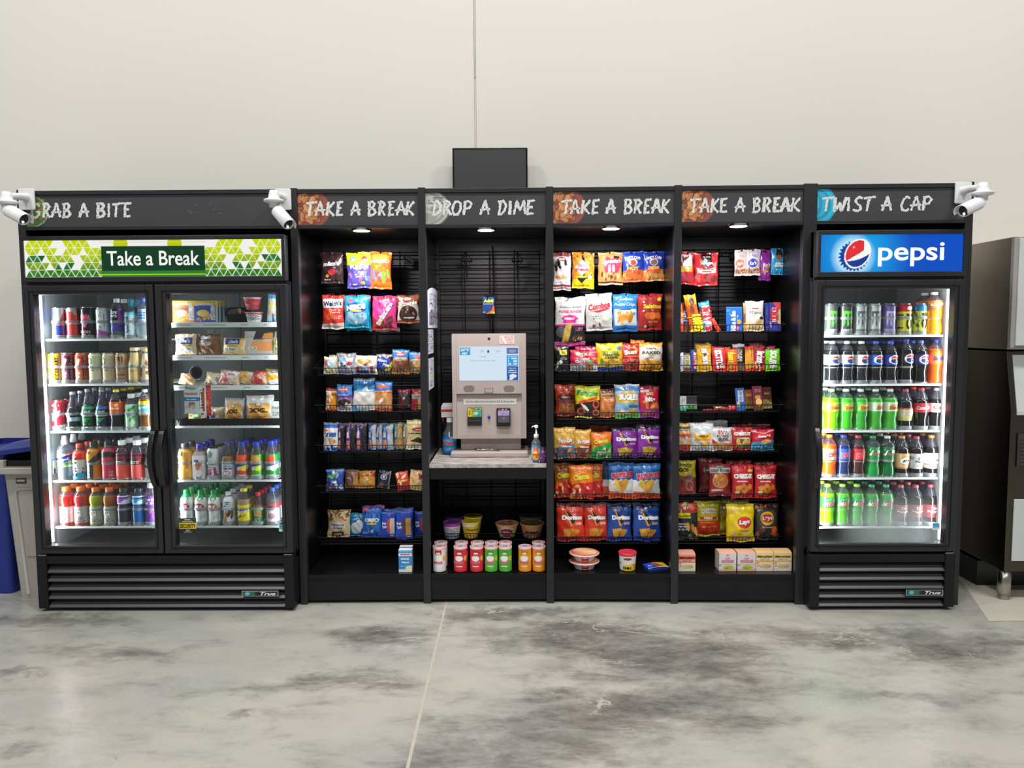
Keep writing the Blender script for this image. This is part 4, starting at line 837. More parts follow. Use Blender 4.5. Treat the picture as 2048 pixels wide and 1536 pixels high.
DR=[(1668,671,[
 (1661,607,27,can,'can','888','aaa',None,'4a5250',MON('','5ae03a','e4e8e4'),'dark energy can with green claw marks, leftmost on its shelf','can',3),
 (1691,607,27,can,'can','888','aaa',None,'3c4442',MON('','5ad83a','dfe4e0'),'dark energy can with green claw marks, second from left','can',3),
 (1719.5,607,27,can,'can','888','aaa',None,'9ea4a2',MON('','4a5452','3a4240'),'silver white can with grey claws, beside the dark can','can',3),
 (1747.5,607,27,can,'can','888','aaa',None,'b0b5b2',MON('','4a5452','3a4240'),'silver white can with grey claws, beside the purple can','can',3),
 (1776.5,607,27,can,'can','888','aaa',None,'6a5c9c',MON('','b8b4d0','c8c4dc'),'purple energy can with pale claw marks','can',3),
 (1808,607,27,can,'can','888','aaa',None,'d8d032',[R(-1,.76,2,1,'c02434'),R(.5,.82,.9,.92,'f0e4e4'),T('C4',.62,.44,.95,.22,'1a1a1c',rot=PI/2,bold=.06),R(-.1,.62,.28,.67,'1a1a1c'),R(-.1,.5,.28,.55,'1a1a1c'),R(-.1,.2,.28,.26,'1a1a1c'),R(.3,.08,.95,.11,'c8502c')],'yellow and red can with bold upright characters','can',3),
 (1838,607,27,can,'can','888','aaa',None,'c8d04a',[R(-1,.78,2,1,'2a7ab0'),B(-.1,.1,.45,.75,14,.12,'1d3a3a 3a5a4a d8d84a',6),T('C4',.64,.46,.95,.22,'1d2a2c',rot=PI/2,bold=.06),R(.3,.10,.95,.13,'3a8ab0')],'yellow and blue can with bold upright characters','can',3),
 (1867,584,33,'juice_bottle','up','f6a21c','f0eeea',(.55,.80),'ee7a2c',[T('SUNNY D',.52,.62,.7,.26,'f4ead0','7a4a1c',rot=.05,bold=.05),S(.2,.15,.7,.3,'a83a1c',1,3)],'orange citrus drink bottle with a white cap, top right','bottle',2)]),
 (1766,768,[
 (1663.5,682,29,'soda_bottle','soda','2a2c2e','e2e6e4',(.44,.68),'e4e6e8',PEP(0),'dark soda with white cap and white label, leftmost of three','bottle',3),
 (1693,682,29,'soda_bottle','soda','2a2c2e','e2e6e4',(.44,.68),'cfd3d6',PEP(0)+[D(.16,.04,'2a52a8')],'dark soda with white cap and white label, middle of three','bottle',3),
 (1721.5,682,29,'soda_bottle','soda','2a2c2e','e2e6e4',(.44,.68),'d4d6d8',PEP(0),'dark soda with white cap and white label, rightmost of three','bottle',3),
 (1750,682,29,'soda_bottle','soda','1c1a1c','4a62e0',(.44,.68),'2a56b8',PEP(0),'cola bottle with a blue cap and lighter blue label','bottle',3),
 (1779.5,682,29,'soda_bottle','soda','1c1a1c','4a62e0',(.44,.68),'1e2f9c',PEP(0),'cola bottle with a blue cap and deep blue label','bottle',3),
 (1810.5,678,29,'soda_bottle','soda','1a181a','4450c0',(.44,.68),'1c2228',PEP(0),'cola bottle with a blue cap and black label','bottle',3),
 (1839.5,681,30,'soda_bottle','soda','1a181a','4a62e0',(.44,.68),'262c74',PEP(0)+[B(.75,.1,1.1,.9,6,.12,'c83a6a 8a3a9c',3)],'cola bottle with a purple and pink label','bottle',3),
 (1871,679,33,'soda_bottle','soda','f8681c','2438a8',(.44,.72),'f46a24',[T('Sunkist',.54,.5,.66,.36,'24307c',rot=.08,shear=.2,bold=.05)],'bright orange soda bottle with a blue cap','bottle',2)]),
 (1764,861,[
 (1662,778,30,'soda_bottle','soda','8ae01c','e4efe8',(.46,.68),'d8e04a',[P([(.25,.2),(.4,.8),(1,.75),(.9,.15)],'d8b83a'),T('Dew',.62,.42,.5,.4,'b8442c',bold=.05,rot=.1)],'neon green soda with white cap, leftmost on its shelf','bottle',3),
 (1691,778,30,'soda_bottle','soda','4ac82c','e4efe8',(.46,.68),'6ec04a',[P([(.25,.2),(.4,.8),(1,.75),(.9,.15)],'d8b83a'),T('Dew',.62,.42,.5,.4,'b8442c',bold=.05,rot=.1)],'green soda with white cap and green label, second from left','bottle',3),
 (1720,778,30,'soda_bottle','soda','42b43c','e4efe8',(.46,.68),'5fae58',[P([(.25,.2),(.4,.8),(1,.75),(.9,.15)],'d8b83a'),T('Dew',.62,.42,.5,.4,'b8442c',bold=.05,rot=.1)],'green soda with white cap and green label, third from left','bottle',3),
 (1749.5,778,30,'soda_bottle','soda','4ab83c','e4efe8',(.46,.68),'bcd0b4',[P([(.4,.2),(.5,.8),(1,.75),(.9,.15)],'c8a050'),T('Dew',.66,.42,.44,.4,'a8442c',bold=.05,rot=.1)],'green soda with white cap and whitish label, fourth from left','bottle',3),
 (1778.5,778,30,'soda_bottle','soda','4ec040','e4efe8',(.46,.68),'c4d6bc',[P([(.3,.2),(.4,.8),(.9,.75),(.8,.15)],'c8a050'),T('Dew',.56,.42,.44,.4,'a8442c',bold=.05,rot=.1)],'green soda with white cap, next to the dark bottles','bottle',3),
 (1809,778,30,'soda_bottle','coke','1d2022','b84050',(.22,.54),'c8b88c',[R(-1,.88,2,1,'b84a50'),T('Dr Pepper',.54,.55,.68,.26,'d8d0c8','7a3a3a',rot=.15,bold=.05),R(-1,0,2,.28,'c0bc6a')],'dark soda with a red cap and low cream label','bottle',3),
 (1841,776,30,'soda_bottle','coke','1c1716','e8383c',(.42,.64),'d8303a',[T('Coca-Cola',.52,.52,.76,.4,'f4f0f0',shear=.25,rot=.08,bold=.03)],'dark cola with a red cap and bright red label','bottle',2),
 (1872,776,30,'soda_bottle','coke','1d1b1c','b4b8bc',(.42,.64),'b8b8ba',[T('Coke',.5,.55,.6,.4,'c8303a',shear=.2,bold=.04)],'dark cola with a silver cap and grey label','bottle',2)]),
 (1760,955.5,[
 (1658,870,29,'soda_bottle','soda','f8701c','f8961e',(.42,.68),'f4a070',[D(.2,.5,'f0c8a0'),T('DEW',.62,.5,.6,.4,'d8342c','f4e4d0',shear=.3,rot=.2,bold=.05)],'orange soda with an orange cap, leftmost on its shelf','bottle',2),
 (1686,870,29,'soda_bottle','soda','2c3a78','4452dc',(.42,.68),'3a5ac0',[T('DEW',.58,.45,.65,.45,'d8304c','e8eaf4',shear=.3,rot=.2,bold=.05)],'blue violet soda with a blue cap','bottle',2),
 (1715,871,29,'soda_bottle','soda','54282a','d04850',(.42,.68),'c82c34',[T('DEW',.58,.45,.65,.45,'d83038','e8e4e4',shear=.3,rot=.2,bold=.05)],'dark red soda with a red cap and red label','bottle',3),
 (1744,872,30,'soda_bottle','up','1aa84e','2a9a5c',(.40,.74),'18863c',[T('7',.38,.62,.4,.5,'f4f6f4',shear=.2,bold=.06),T('up',.78,.62,.36,.3,'f4f6f4',bold=.05),E(.5,.5,.09,.10,'e8442c'),E(.85,.35,.14,.09,'a8d83a')],'green lemon lime bottle with a green cap','bottle',3),
 (1773,872,30,'soda_bottle','up','14803c','e4eae4',(.40,.74),'18703c',[T('7',.38,.62,.4,.5,'f4f6f4',shear=.2,bold=.06),T('up',.78,.62,.36,.3,'f4f6f4',bold=.05),E(.5,.5,.09,.10,'e8442c')],'green lemon lime bottle with a white cap','bottle',3),
 (1802,872,30,'soda_bottle','coke','261a16','e08a3c',(.20,.58),'d8b078',[E(.62,.52,.32,.24,'e8dccc'),E(.62,.52,.36,.27,'8a5a30'),E(.62,.52,.33,.24,'efe6d8'),T('A&W',.62,.52,.46,.16,'3a2418',bold=.06,shear=.2),D(.1,.1,'c88a54')],'dark root beer with an orange cap and tan label','bottle',3),
 (1831,873,30,'soda_bottle','coke','221a1a','b8404c',(.20,.58),'cfd6d4',[T('Dr',.62,.66,.32,.2,'5a6468',bold=.04),T('Pepper',.62,.46,.6,.16,'4a5458',bold=.04),S(.4,.2,.85,.3,'6a7478',1,3),E(.1,.7,.14,.12,'7a8488')],'dark soda with a red cap and whitish label','bottle',3),
 (1861,871,30,'soda_bottle','coke','261c1a','e0823c',(.20,.58),'d8c8bc',[E(.62,.52,.34,.22,'efe8e0'),T('A&W',.62,.54,.46,.16,'4a3a34',bold=.06,shear=.2),R(-1,.24,2,.28,'b85a5a'),R(.2,.12,.9,.18,'b85a5a')],'dark soda with an orange cap and pinkish cream label','bottle',3)]),
 (1757,1053,[
 (1654,969,29,'soda_bottle','soda','a0e41c','a8e048',(.44,.70),'3aae44',DEW(0),'yellow green citrus soda with lime cap, leftmost in bottom row','bottle',3),
 (1684,969,29,'soda_bottle','soda','62cc34','9cd848',(.44,.70),'2f9a44',DEW(0),'green citrus soda with lime cap, second in bottom row','bottle',3),
 (1712.5,969,29,'soda_bottle','soda','4cba40','98d84c',(.44,.70),'2f9448',DEW(0),'green citrus soda with lime cap, third in bottom row','bottle',3),
 (1741.5,970,29,'soda_bottle','soda','46b048','3f9c72',(.44,.70),'2f8c4c',DEW(0),'green citrus soda with dark green cap, fourth in bottom row','bottle',3),
 (1770.5,970,29,'soda_bottle','soda','52b858','4fae84',(.44,.70),'3a9454',DEW(0),'green citrus soda with dark green cap, fifth in bottom row','bottle',3),
 (1799.5,971,29,'soda_bottle','coke','2c2826','c85a64',(.20,.52),'a8585c',[T('Dr',.56,.74,.3,.22,'efe8e8','6a2a30',bold=.05),T('Pepper',.56,.46,.7,.22,'efe8e8','6a2a30',bold=.05)],'dark soda with red cap and maroon label, behind the fogged glass','bottle',3),
 (1829.5,971,29,'soda_bottle','coke','2c2624','cc5460',(.20,.52),'ac5058',[T('Dr',.56,.74,.3,.22,'efe8e8','6a2a30',bold=.05),T('Pepper',.56,.46,.7,.22,'efe8e8','6a2a30',bold=.05)],'dark soda with red cap and maroon label, second from right','bottle',3),
 (1859.5,970,29,'soda_bottle','coke','261c1a','d04c5c',(.20,.52),'a83440',[T('Dr',.56,.74,.3,.22,'efe8e8','6a2a30',bold=.05),T('Pepper',.56,.46,.7,.22,'efe8e8','6a2a30',bold=.05)],'dark soda with red cap and maroon label, rightmost in bottom row','bottle',3)])]
drinks(F1,F1X,F1Y,(.712,1.335),ZR,'drinks behind the right cooler door')
drinks(F2,F2X,F2Y,(.040,.722),DR,'drinks in the single-door cooler')
# ============================================================ SNACKS
BK={}
def local_parent(o,par):
    o.parent=par; o.matrix_parent_inverse=(Matrix.Translation(par.location)@Matrix.Rotation(par.rotation_euler.z,4,'Z')).inverted()
_bk=None
def basket(k,row,yr_,yb,label):
    """wire tray hooked on the grid; yr_,yb: photo rows of its front rail and front foot"""
    global _bk
    xc=(PX[k]+PX[k+1])/2+(-.003 if k==4 else 0); YF=.205
    pxm=at; cx={1:740,2:983,3:1222,4:1465}[k]
    zt=at(cx,yr_,YF-.008).z; zb=at(cx,yb,YF).z; fh=.040
    if _bk is None:
        w=.300; y1=.285; bh=.125; m=MB(); r=.0017
        m.tube([(-w-.006,-.008,fh),(w+.006,-.008,fh)],.0026,5); m.tube([(-w+.015,0,0),(w-.015,0,0)],.0024,5)
        m.tube([(-w-.006,-.008,fh),(-w+.004,y1,bh),(w-.004,y1,bh),(w+.006,-.008,fh)],.0026,5)
        n=33
        for i in range(n):
            x=-w+.015+(2*w-.03)*i/(n-1); m.tube([(x*1.03,-.008,fh),(x,0,0),(x,y1,0),(x,y1,bh)],.0013,4)
        for yy in (.07,.14,.21,.284): m.tube([(-w+.015,yy,-.002),(w-.015,yy,-.002)],.0020,4)
        for s in (-1,1):
            for j in range(14):
                yy=y1*(j+.5)/14; m.tube([(s*(w-.015),yy,0),(s*(w+.004-.008*yy/y1),yy,fh+(bh-fh)*yy/y1)],.0014,4)
            m.tube([(s*(w-.06),y1+.004,bh),(s*(w-.06),y1+.010,bh+.02)],.003,4)
        o=m.obj('wire_basket',WIRE); _bk=o
    else: o=_bk.copy(); COL.objects.link(o)
    o.location=(xc,YF,zb); tag(o,label,'basket','wire baskets in the black cabinets'); BK[(k,row)]=zb
    return zb
ROWN=['top','second','third','fourth','fifth','lowest']
cabn={1:'left candy and pastry cabinet',2:'payment cabinet',3:'centre chip cabinet',4:'right cabinet'}
for k,rows_ in {1:[(736,750),(809.5,824),(890,904),(971,985),(1074.5,1088)],3:[(728,743.6),(824,839),(905,919.5),(987.4,1001),(1073,1086.6)],4:[(647,664),(728,744),(807,824),(888,904),(986.5,1001),(1073,1087)]}.items():
    for i,(a,b) in enumerate(rows_):
        nmz=ROWN[i] if i<len(rows_)-1 else 'lowest'
        basket(k,i+1,a,b,'black wire basket, %s in the cabinet %s'%(nmz,{1:'beside the two-door cooler',3:'right of the payment terminal',4:'beside the single-door cooler'}[k]))
basket(2,1,1066,1080,'black wire basket of cups under the counter')
FS={}   # floor shelf height
def place(o,x0,y0,x1,y1,z0=None,Y=None,dY=0,lean=.14,rz=0,rot=0):
    pass
def dims(x0,y0,x1,y1,Y,zb=None,Yt=None):
    s=(Y+3.9777)/CF; w=(x1-x0)*s; c=(x0+x1)/2
    pb=at(c,y1,Y); pt=at(c,y0,Yt or Y); zb=pb.z if zb is None else zb
    return at(c,(y0+y1)/2,Y).x,w,pt.z-zb,zb
PROTO={}
def snack(name,px,where,bg,ops,label,cat,grp,kind='bag',dY=0,lean=.13,rot=0,bul=None,seed=None,back=0,backlabel=None,mat_=None,rz=0,**kw):
    x0,y0,x1,y1=px
    seed=seed or int(x0*7+y0)
    if where=='hang': Y=.34+dY; zb=None; lean=.03
    elif isinstance(where,tuple): # basket
        zb=BK[where]+.004; q=atz((x0+x1)/2,y1,zb).y if abs(zb-CPOS.z)>.25 else .225
        Y=max(.222,min(.33,q))+dY
    else: zb=where; Y=.05+dY
    x,w,h,zb=dims(x0,y0,x1,y1,Y,zb,Y+(math.sin(lean)*.2 if lean else 0)); h=h/math.cos(lean)
    if kind=='bag':
        b=bul if bul is not None else min(.030,.16*w+.002)
        o=bag(w,h,bg,ops,seed,b,**kw).obj(name,mat_ or FILM); yy=Y+ (b*.5 if where!='hang' else 0)
    elif kind=='box':
        d=kw.pop('d',.03); o=carton(w,h,d,bg,ops,**kw).obj(name,PAPER,bevel=.0008); yy=Y+d/2
    o.location=(x,yy,zb); o.rotation_euler=(-lean,rot,rz); tag(o,label,cat,grp)
    for i in range(back):
        c=o.copy(); COL.objects.link(c); c.location=(x+.004*(i+1)*(1 if i%2 else -1),yy+.028*(i+1)+.01,zb+.008*(i+1)); c.rotation_euler=(-lean-.02,rot+.03*(-1)**i,rz)
        tag(c,backlabel if backlabel else label+', tucked behind',cat,grp)
    return o
def hook(k,px,py,Yt=.325):
    p=at(px,py,Yt); m=MB(); m.tube([(p.x,.495,p.z+.0),(p.x,Yt+.01,p.z+.004),(p.x,Yt-.004,p.z+.016)],.0028,6); m.box(p.x-.02,p.x+.02,.490,.4935,p.z-.02,p.z+.03)
    o=m.obj('peg_hook',WIRE); local_parent(o,CAB[k][0])
for k,px,py in [(1,659,504),(1,713,504),(1,760,504),(1,662,589),(1,712,590),(1,766,590),(1,815,590),(1,808,514),(2,975,594),(3,1123,506),(3,1167,504),(3,1220,504),(3,1262,503),(3,1313,503),(3,1137,595),(3,1197,588),(3,1253,588),(3,1298,588),(4,1375,507),(4,1413,506),(4,1484,500),(4,1506,500),(4,1530,500),(4,1556,498),(4,1446,508)]:
    hook(k,px,py+3)
# diamond shaped faceout prongs on the payment cabinet grid
for px in (933,1034.5):
    p=at(px,521,.44); m=MB(); m.tube([(p.x-.032,.44,p.z),(p.x,.40,p.z+.045),(p.x+.032,.44,p.z),(p.x,.40,p.z-.05)],.003,6,closed=True); m.tube([(p.x,.49,p.z-.12),(p.x,.42,p.z-.02),(p.x,.42,p.z+.05)],.004,6); m.tube([(p.x-.032,.49,p.z),(p.x+.032,.49,p.z)],.004,6)
    o=m.obj('faceout_hook',WIRE); local_parent(o,CAB[2][0])
def sn(n,px,wh,bg,ops,label,cat,**k):
    g={'hang':'hanging snack bags'}.get(wh) or ('packages in wire baskets' if isinstance(wh,tuple) else 'packages on the cabinet floor')
    g={'hang':'snack bags hanging on hooks'}.get(wh) if wh=='hang' else ('snacks in the %s basket of the %s'%(ROWN[wh[1]-1],cabn[wh[0]]) if isinstance(wh,tuple) else 'packages on the cabinet floors')
    return snack(n,px,wh,bg,ops,label,cat,g,**k)
cb='candy_bag'; cp='chip_bag'; pb='pastry_pack'; br='candy_bar'
h='hang'
# ---- left cabinet, hanging
sn(cb,(641,505,687,567),h,'3a2428',[T("m&m's",.5,.63,.7,.15,'f0ece8','1a1010',rot=.06,bold=.05),E(.52,.36,.16,.10,'c8303c'),E(.3,.24,.07,.05,'e0d02c'),S(.15,.1,.45,.16,'e8e0dc',1,3),R(0,.0,1,.06,'4a3438')],'dark brown hanging candy bag, leftmost in the top hook row',cb[:5] and 'candy bag')
sn(cb,(700,512,748,578),h,'8a2a34',[R(0,0,1,.15,'7a2430')],'dark red candy bag hanging behind the yellow and violet one','candy bag',dY=.03)
sn(cb,(693,505,745,577),h,'5c56b8',[U(.64,.66,'d4d43c'),E(.28,.80,.13,.07,'4aa0d8'),E(.72,.82,.10,.06,'d83c48'),E(.28,.80,.08,.04,'e8f0f4'),T('SOUR',.5,.71,.44,.09,'d8dc3a','2a2a2a',bold=.05),T('PUNCH',.52,.60,.72,.12,'f4f4f4','20202c',bold=.06,rot=.06),R(.35,.515,.62,.55,'e0d040'),S(.3,.3,.8,.48,'d8d4ec',3,5),B(.08,.12,.95,.45,7,.09,'d86aa0 6ab0e0 7a70d0 d8a0b8',3),E(.62,.14,.09,.05,'b8d048'),S(.1,.1,.4,.15,'e8e8a0',1,2)],'yellow and violet sour candy bag hanging in the top row','candy bag')
sn(cb,(739,504,783,578),h,'f27a1c',[E(.5,.85,.4,.1,'f6b03a'),T('HARIBO',.5,.74,.86,.10,'f6e8d8','c83a1c',bold=.05),T('Rainbow',.42,.62,.4,.07,'f4c83a','6a4ab0',rot=.2,bold=.04),R(.1,.2,.95,.47,'e85a5a'),B(.15,.22,.7,.45,8,.09,'5a88c8 d84a5a f09a8a',4),B(.65,.18,.95,.45,6,.10,'8ac83a a8d84a 6ab03a',5),S(.72,.55,.95,.66,'e8506a',2,4)],'orange gummy candy bag hanging right of the violet one','candy bag')
sn(cb,(644,590,688,658),h,'dc4036',[R(.04,.62,.96,.88,'e8e8ec'),T("Welch's",.5,.75,.84,.15,'1d2a58',rot=.06,bold=.03),T("Fruit 'n",.62,.56,.5,.07,'f4e8e0'),T('Yogurt',.62,.48,.5,.07,'f4e8e0'),E(.4,.36,.17,.11,'e86a3a'),E(.5,.2,.2,.1,'c8302c'),D(.14,.18,'dad2c8'),S(.5,.3,.95,.42,'f0c0b8',2,3)],'red hanging fruit snack bag with a white brand band','candy bag')
sn(cb,(692,590,742,662),h,'1c8fb8',[R(0,.8,1,1,'d85a8a')],'blue candy bag peeking out behind the turquoise one','candy bag',dY=.03)
sn(cb,(688,591,739,656),h,'22a4cc',[E(.5,.34,.42,.24,'8ac8e0'),B(.12,.12,.9,.5,16,.05,'5a80c8 d8e8f0 c86a90 e8a0b0 3a70c0',6),E(.5,.62,.42,.16,'2458b8'),T('NERDS',.5,.64,.78,.17,'f4f6f8','1d3f9c',rot=.1,bold=.08),R(.25,.5,.72,.54,'e0dc4a'),E(.27,.85,.14,.06,'d86a8a')],'turquoise hanging candy bag with bold white lettering','candy bag',back=0)
sn(cb,(751,598,799,663),h,'6a2434',[R(0,0,1,.1,'c8c0c0')],'dark candy bag behind the pink licorice bag','candy bag',dY=.03)
sn(cb,(744,592,794,660),h,'e0428e',[R(0,.88,1,.96,'b82a3a'),B(.1,.7,.5,.8,4,.04,'c82a3a',3),P([(.0,.0),(.0,.45),(.4,.08),(1,.0)],'c0303c'),B(.42,.06,.85,.42,14,.08,'5a2a2c 7a3a3a 6a3034',4),T('twizzlers',.5,.47,1.05,.17,'f2f4f8','2a58b0',rot=.95,bold=.06),T('NIBS',.36,.24,.3,.08,'e8d83a',rot=.95,bold=.05),R(0,.0,1,.07,'b82c3a')],'pink hanging licorice bag with diagonal white lettering','candy bag')
sn(cb,(800,592,842,645),h,'a8a4a0',[R(0,.2,1,.8,'6a6462')],'silver edged bag behind the brownie cookie bag','candy bag',dY=.03)
sn('cookie_bag',(794,590,839,646),h,'8a4a30',[D(.62,.66,'c8c4c0'),E(.5,.32,.42,.30,'3a2420'),B(.2,.2,.8,.52,10,.04,'6a4434 c86a5a d8a070 2a1a18',3),T('Brownie',.5,.70,.84,.16,'f2ece4','4a2a20',rot=.12,bold=.03),E(.5,.88,.14,.06,'b8b0a8'),R(.3,.17,.78,.21,'e8e0d8'),R(0,.0,1,.1,'a85a38')],'brown hanging cookie bag showing a round dark brownie','cookie bag')
# ---- left cabinet baskets
c1='left cabinet'
sn(pb,(646,713,672,748),(1,1),'e8dfc0',[R(.08,.32,.9,.84,'a8d0e4'),R(.12,.42,.3,.82,'d85a58'),S(.4,.5,.85,.8,'f4f6f8',2,3),B(.1,.02,.95,.28,5,.16,'e8d8a8 d8c48c',3)],'cream and pale blue biscuit pack at the left end','biscuit pack',dY=.01)
sn(pb,(657,710,675,742),(1,1),'dcd2ac',[R(0,.88,1,1,'c8bc92')],'cream biscuit packs tucked behind the pale blue one','biscuit pack',dY=.045)
sn(pb,(672,706,711,750),(1,1),'9aa4b4',[B(.1,.1,.95,.7,16,.12,'2a3f7a d8dde4 c8485a e0c8b8 4a6aa8 f0f0f0',7),E(.3,.66,.16,.14,'8ac0e0'),R(0,.8,1,1,'8c9096')],'clear crinkled pastry pack with red white and blue print','pastry pack',dY=-.003)
sn('honey_bun',(705,711,754,752),(1,1),'e8e6e6',[E(.47,.66,.30,.16,'e09a38'),E(.47,.70,.2,.07,'f0bc60'),B(.15,.42,.85,.6,6,.08,'d86a6a e8c8c8 f0e8e8',3),R(.1,.2,.26,.38,'c8303c'),R(.3,.2,.7,.38,'b8c8dc'),R(.72,.22,.88,.4,'c8303c'),R(.1,.03,.66,.18,'2438a0'),P([(.7,.0),(.9,.1),(.85,.2),(.7,.2)],'24408c')],'white pastry pack picturing a golden honey bun','pastry pack',dY=.002)
sn(pb,(751,708,784,748),(1,1),'3a3634',[E(.45,.55,.46,.34,'2440a8'),P([(.5,.1),(1,.65),(1,.3),(.75,.1)],'d8d83a'),T('Moon',.4,.66,.62,.16,'f0f2f6',rot=-.15,shear=.2,bold=.03),T('Pie',.62,.42,.42,.17,'f0f2f6',rot=-.1,shear=.2,bold=.03),R(0,.86,1,1,'8a8886'),R(0,0,1,.14,'55504c')],'round marshmallow pie pack in dark blue and yellow','pastry pack',dY=.028)
sn(pb,(783,699,818,748),(1,1),'8a5a40',[R(0,.66,1,1,'2f86d0'),E(.5,.80,.3,.1,'c84a4a'),S(.3,.76,.7,.84,'f0e4e4',1,2,.95),S(.1,.62,.9,.66,'f0f0f0',1,4,.9),E(.5,.57,.46,.05,'c89a6a'),B(.05,.1,.95,.5,10,.14,'7a4a34 9a6a4a 6a4030',3),R(0,.0,1,.08,'d8843a')],'blue topped brown cookie pack standing tallest','cookie pack',dY=.012)
sn(pb,(817,704,846,747),(1,1),'c8a480',[R(0,.62,1,1,'4a96d0'),E(.7,.78,.32,.1,'d86a6a'),R(.2,.6,1,.65,'f0ece4'),B(.05,.05,.95,.55,8,.17,'d8a860 c08c4c e0c090',3)],'blue and tan cookie pack at the right post','cookie pack',dY=.02)
sn(pb,(650,776,673,822),(1,2),'e8c070',[D(.1,.8,'e89a30'),R(0,.86,1,1,'8a2a30'),P([(.0,.0),(.0,.9),(.45,.8),(.3,.0)],'efe2c0'),T('BEAR CLAW',.22,.5,.7,.14,'c03a34',rot=PI/2,bold=.03),E(.72,.72,.2,.08,'a04a34'),R(0,0,1,.07,'b83428')],'yellow and maroon pastry pack with upright lettering','pastry pack',dY=.02,lean=.16)
sn(pb,(672,769,704,825),(1,2),'8a7c88',[R(0,.62,1,1,'2a84c8'),E(.42,.80,.36,.08,'c84450'),T("Freshley",.42,.8,.6,.06,'f0e4e4',bold=.03),R(0,.50,1,.61,'6a3aa8'),T('Cupcakes',.42,.6,.7,.07,'f0f0f4'),E(.5,.32,.4,.12,'3a2a2a'),B(.05,.14,.95,.26,6,.10,'2a1c1c ece8e8',3),R(0,0,1,.14,'b8b4b8')],'blue and purple cupcake pack with dark cakes','pastry pack',dY=-.004)
sn('donut_bag',(704,757,748,815),(1,2),'2f80c8',[R(0,.9,1,1,'8aa0b0'),E(.5,.72,.2,.05,'6a6478')],'blue donut bag standing behind the white powdered ones','pastry pack',dY=.055)
sn('donut_bag',(703,768,751,825),(1,2),'e6e4de',[U(.74,.78,'2a80c8'),D(.12,-.05,'58b0d4'),P([(.2,.70),(.95,.66),(.95,.74),(.2,.8)],'4ab4cc'),T('Donuts',.62,.74,.5,.07,'e8f0f4',bold=.02),P([(.42,.8),(.6,.92),(.66,.76),(.5,.72)],'e8e8e8'),B(.1,.1,.9,.6,5,.2,'efeeea e0deda f2f0ec',4),E(.1,.12,.12,.1,'6aa0d8')],'large white bag of powdered donuts with blue trim','pastry pack',dY=.006,lean=.2)
sn('donut_bag',(748,763,784,826),(1,2),'d89a5c',[U(.66,.70,'2878c8'),E(.42,.82,.36,.07,'d86a58'),R(0,.58,1,.64,'c85038'),B(.1,.12,.9,.55,8,.15,'e0a868 c88848 d89858',5),P([(.2,.3),(.5,.45),(.5,.35),(.3,.22)],'f2f0ea'),R(0,0,1,.08,'c83c34')],'orange donut bag with a blue top','pastry pack',dY=-.002,lean=.16)
sn(pb,(794,778,821,819),(1,2),'5a4844',[R(.2,.0,.5,.55,'a02a38'),R(0,.76,1,1,'8a2430'),T('COSMIC',.5,.68,.76,.11,'4a6a88',bold=.04),P([(.4,.5),(.55,.62),(.62,.5),(.48,.42)],'ece8e4'),R(.68,.12,.95,.16,'ddd')],'dark maroon brownie pack standing behind an empty gap','pastry pack',dY=.07)
sn(pb,(822,777,847,821),(1,2),'c8a870',[R(0,.0,.55,.7,'c42c3c'),R(0,.5,1,.7,'b8b0a0'),T('OATMEAL',.55,.62,.8,.12,'3a6a98',bold=.04),R(0,.74,1,1,'b82a38'),R(.6,0,1,.45,'d8c060')],'red and yellow snack cake pack at the right post','pastry pack',dY=.05)
sn(pb,(645,845,675,903),(1,3),'e4e2e0',[R(0,.80,1,.93,'1f6ac8'),R(0,.0,1,.12,'1f62c0'),P([(.05,.66),(.05,.82),(.4,.70)],'d86a40'),T('Rice Krispies',.5,.62,.85,.07,'2a5aa8',bold=.04),R(.4,.48,.9,.6,'2a6ac4'),P([(.1,.5),(.4,.66),(.3,.48)],'1d4a9c'),B(.15,.24,.85,.42,6,.10,'d8a468 e0b880 c89458',3),B(.1,.06,.9,.16,5,.1,'e8e8e8 1f62c0',3),R(0,.93,1,1,'9aa0a8')],'blue and white crispy treat pack at the left end','treat pack',dY=0)
DN=lambda a,b,c:[R(0,0,.45,1,a),R(.1,.05,.42,.36,'d88a68'),B(.5,.02,.98,.95,12,.2,b,3),R(.1,.46,.34,.66,'d8dce4'),R(.0,.94,1,1,'7a7880'),T(c,.24,.7,.5,.14,'d8c8e4',rot=PI/2)]
for i,(a,b,l,dy) in enumerate([(674,690,'first purple and black donut strip, beside the crispy treat',.02),(690,711,'second purple and black donut strip, in the middle of three',0),(710,733,'third purple and black donut strip, by the dark gap',.008)]):
    sn('donut_strip',(a,846,b,903),(1,3),'201c2c',DN('5a2f80','1a1820 2c2a34 3a3844','Donuts'),l,'donut pack',dY=dy,bul=.012)
for i,(a,b,l,dy) in enumerate([(735,752,'blue donut strip with white edge, right of the dark gap',.01),(751,765,'narrow blue donut strip between two blue ones',.02),(763,786,'blue and silver donut strip beside the teal ones',.006)]):
    sn('donut_strip',(a,846,b,900),(1,3),'a8b0bc',[R(0,0,.5,1,'2a62a8')]+DN('2f72b8','c8ccd4 b0b6c0 dfe2e6','Donuts')[1:],l,'donut pack',dY=dy,bul=.012)
for i,(a,b,l,dy) in enumerate([(786,805,'teal donut strip with golden donuts, left of two',.012),(804,819,'teal donut strip with golden donuts, right of two',.024)]):
    sn('donut_strip',(a,845,b,899),(1,3),'d0a060',DN('1f8a94','d8a860 c89850 b88848','Donuts'),l,'donut pack',dY=dy,bul=.012)
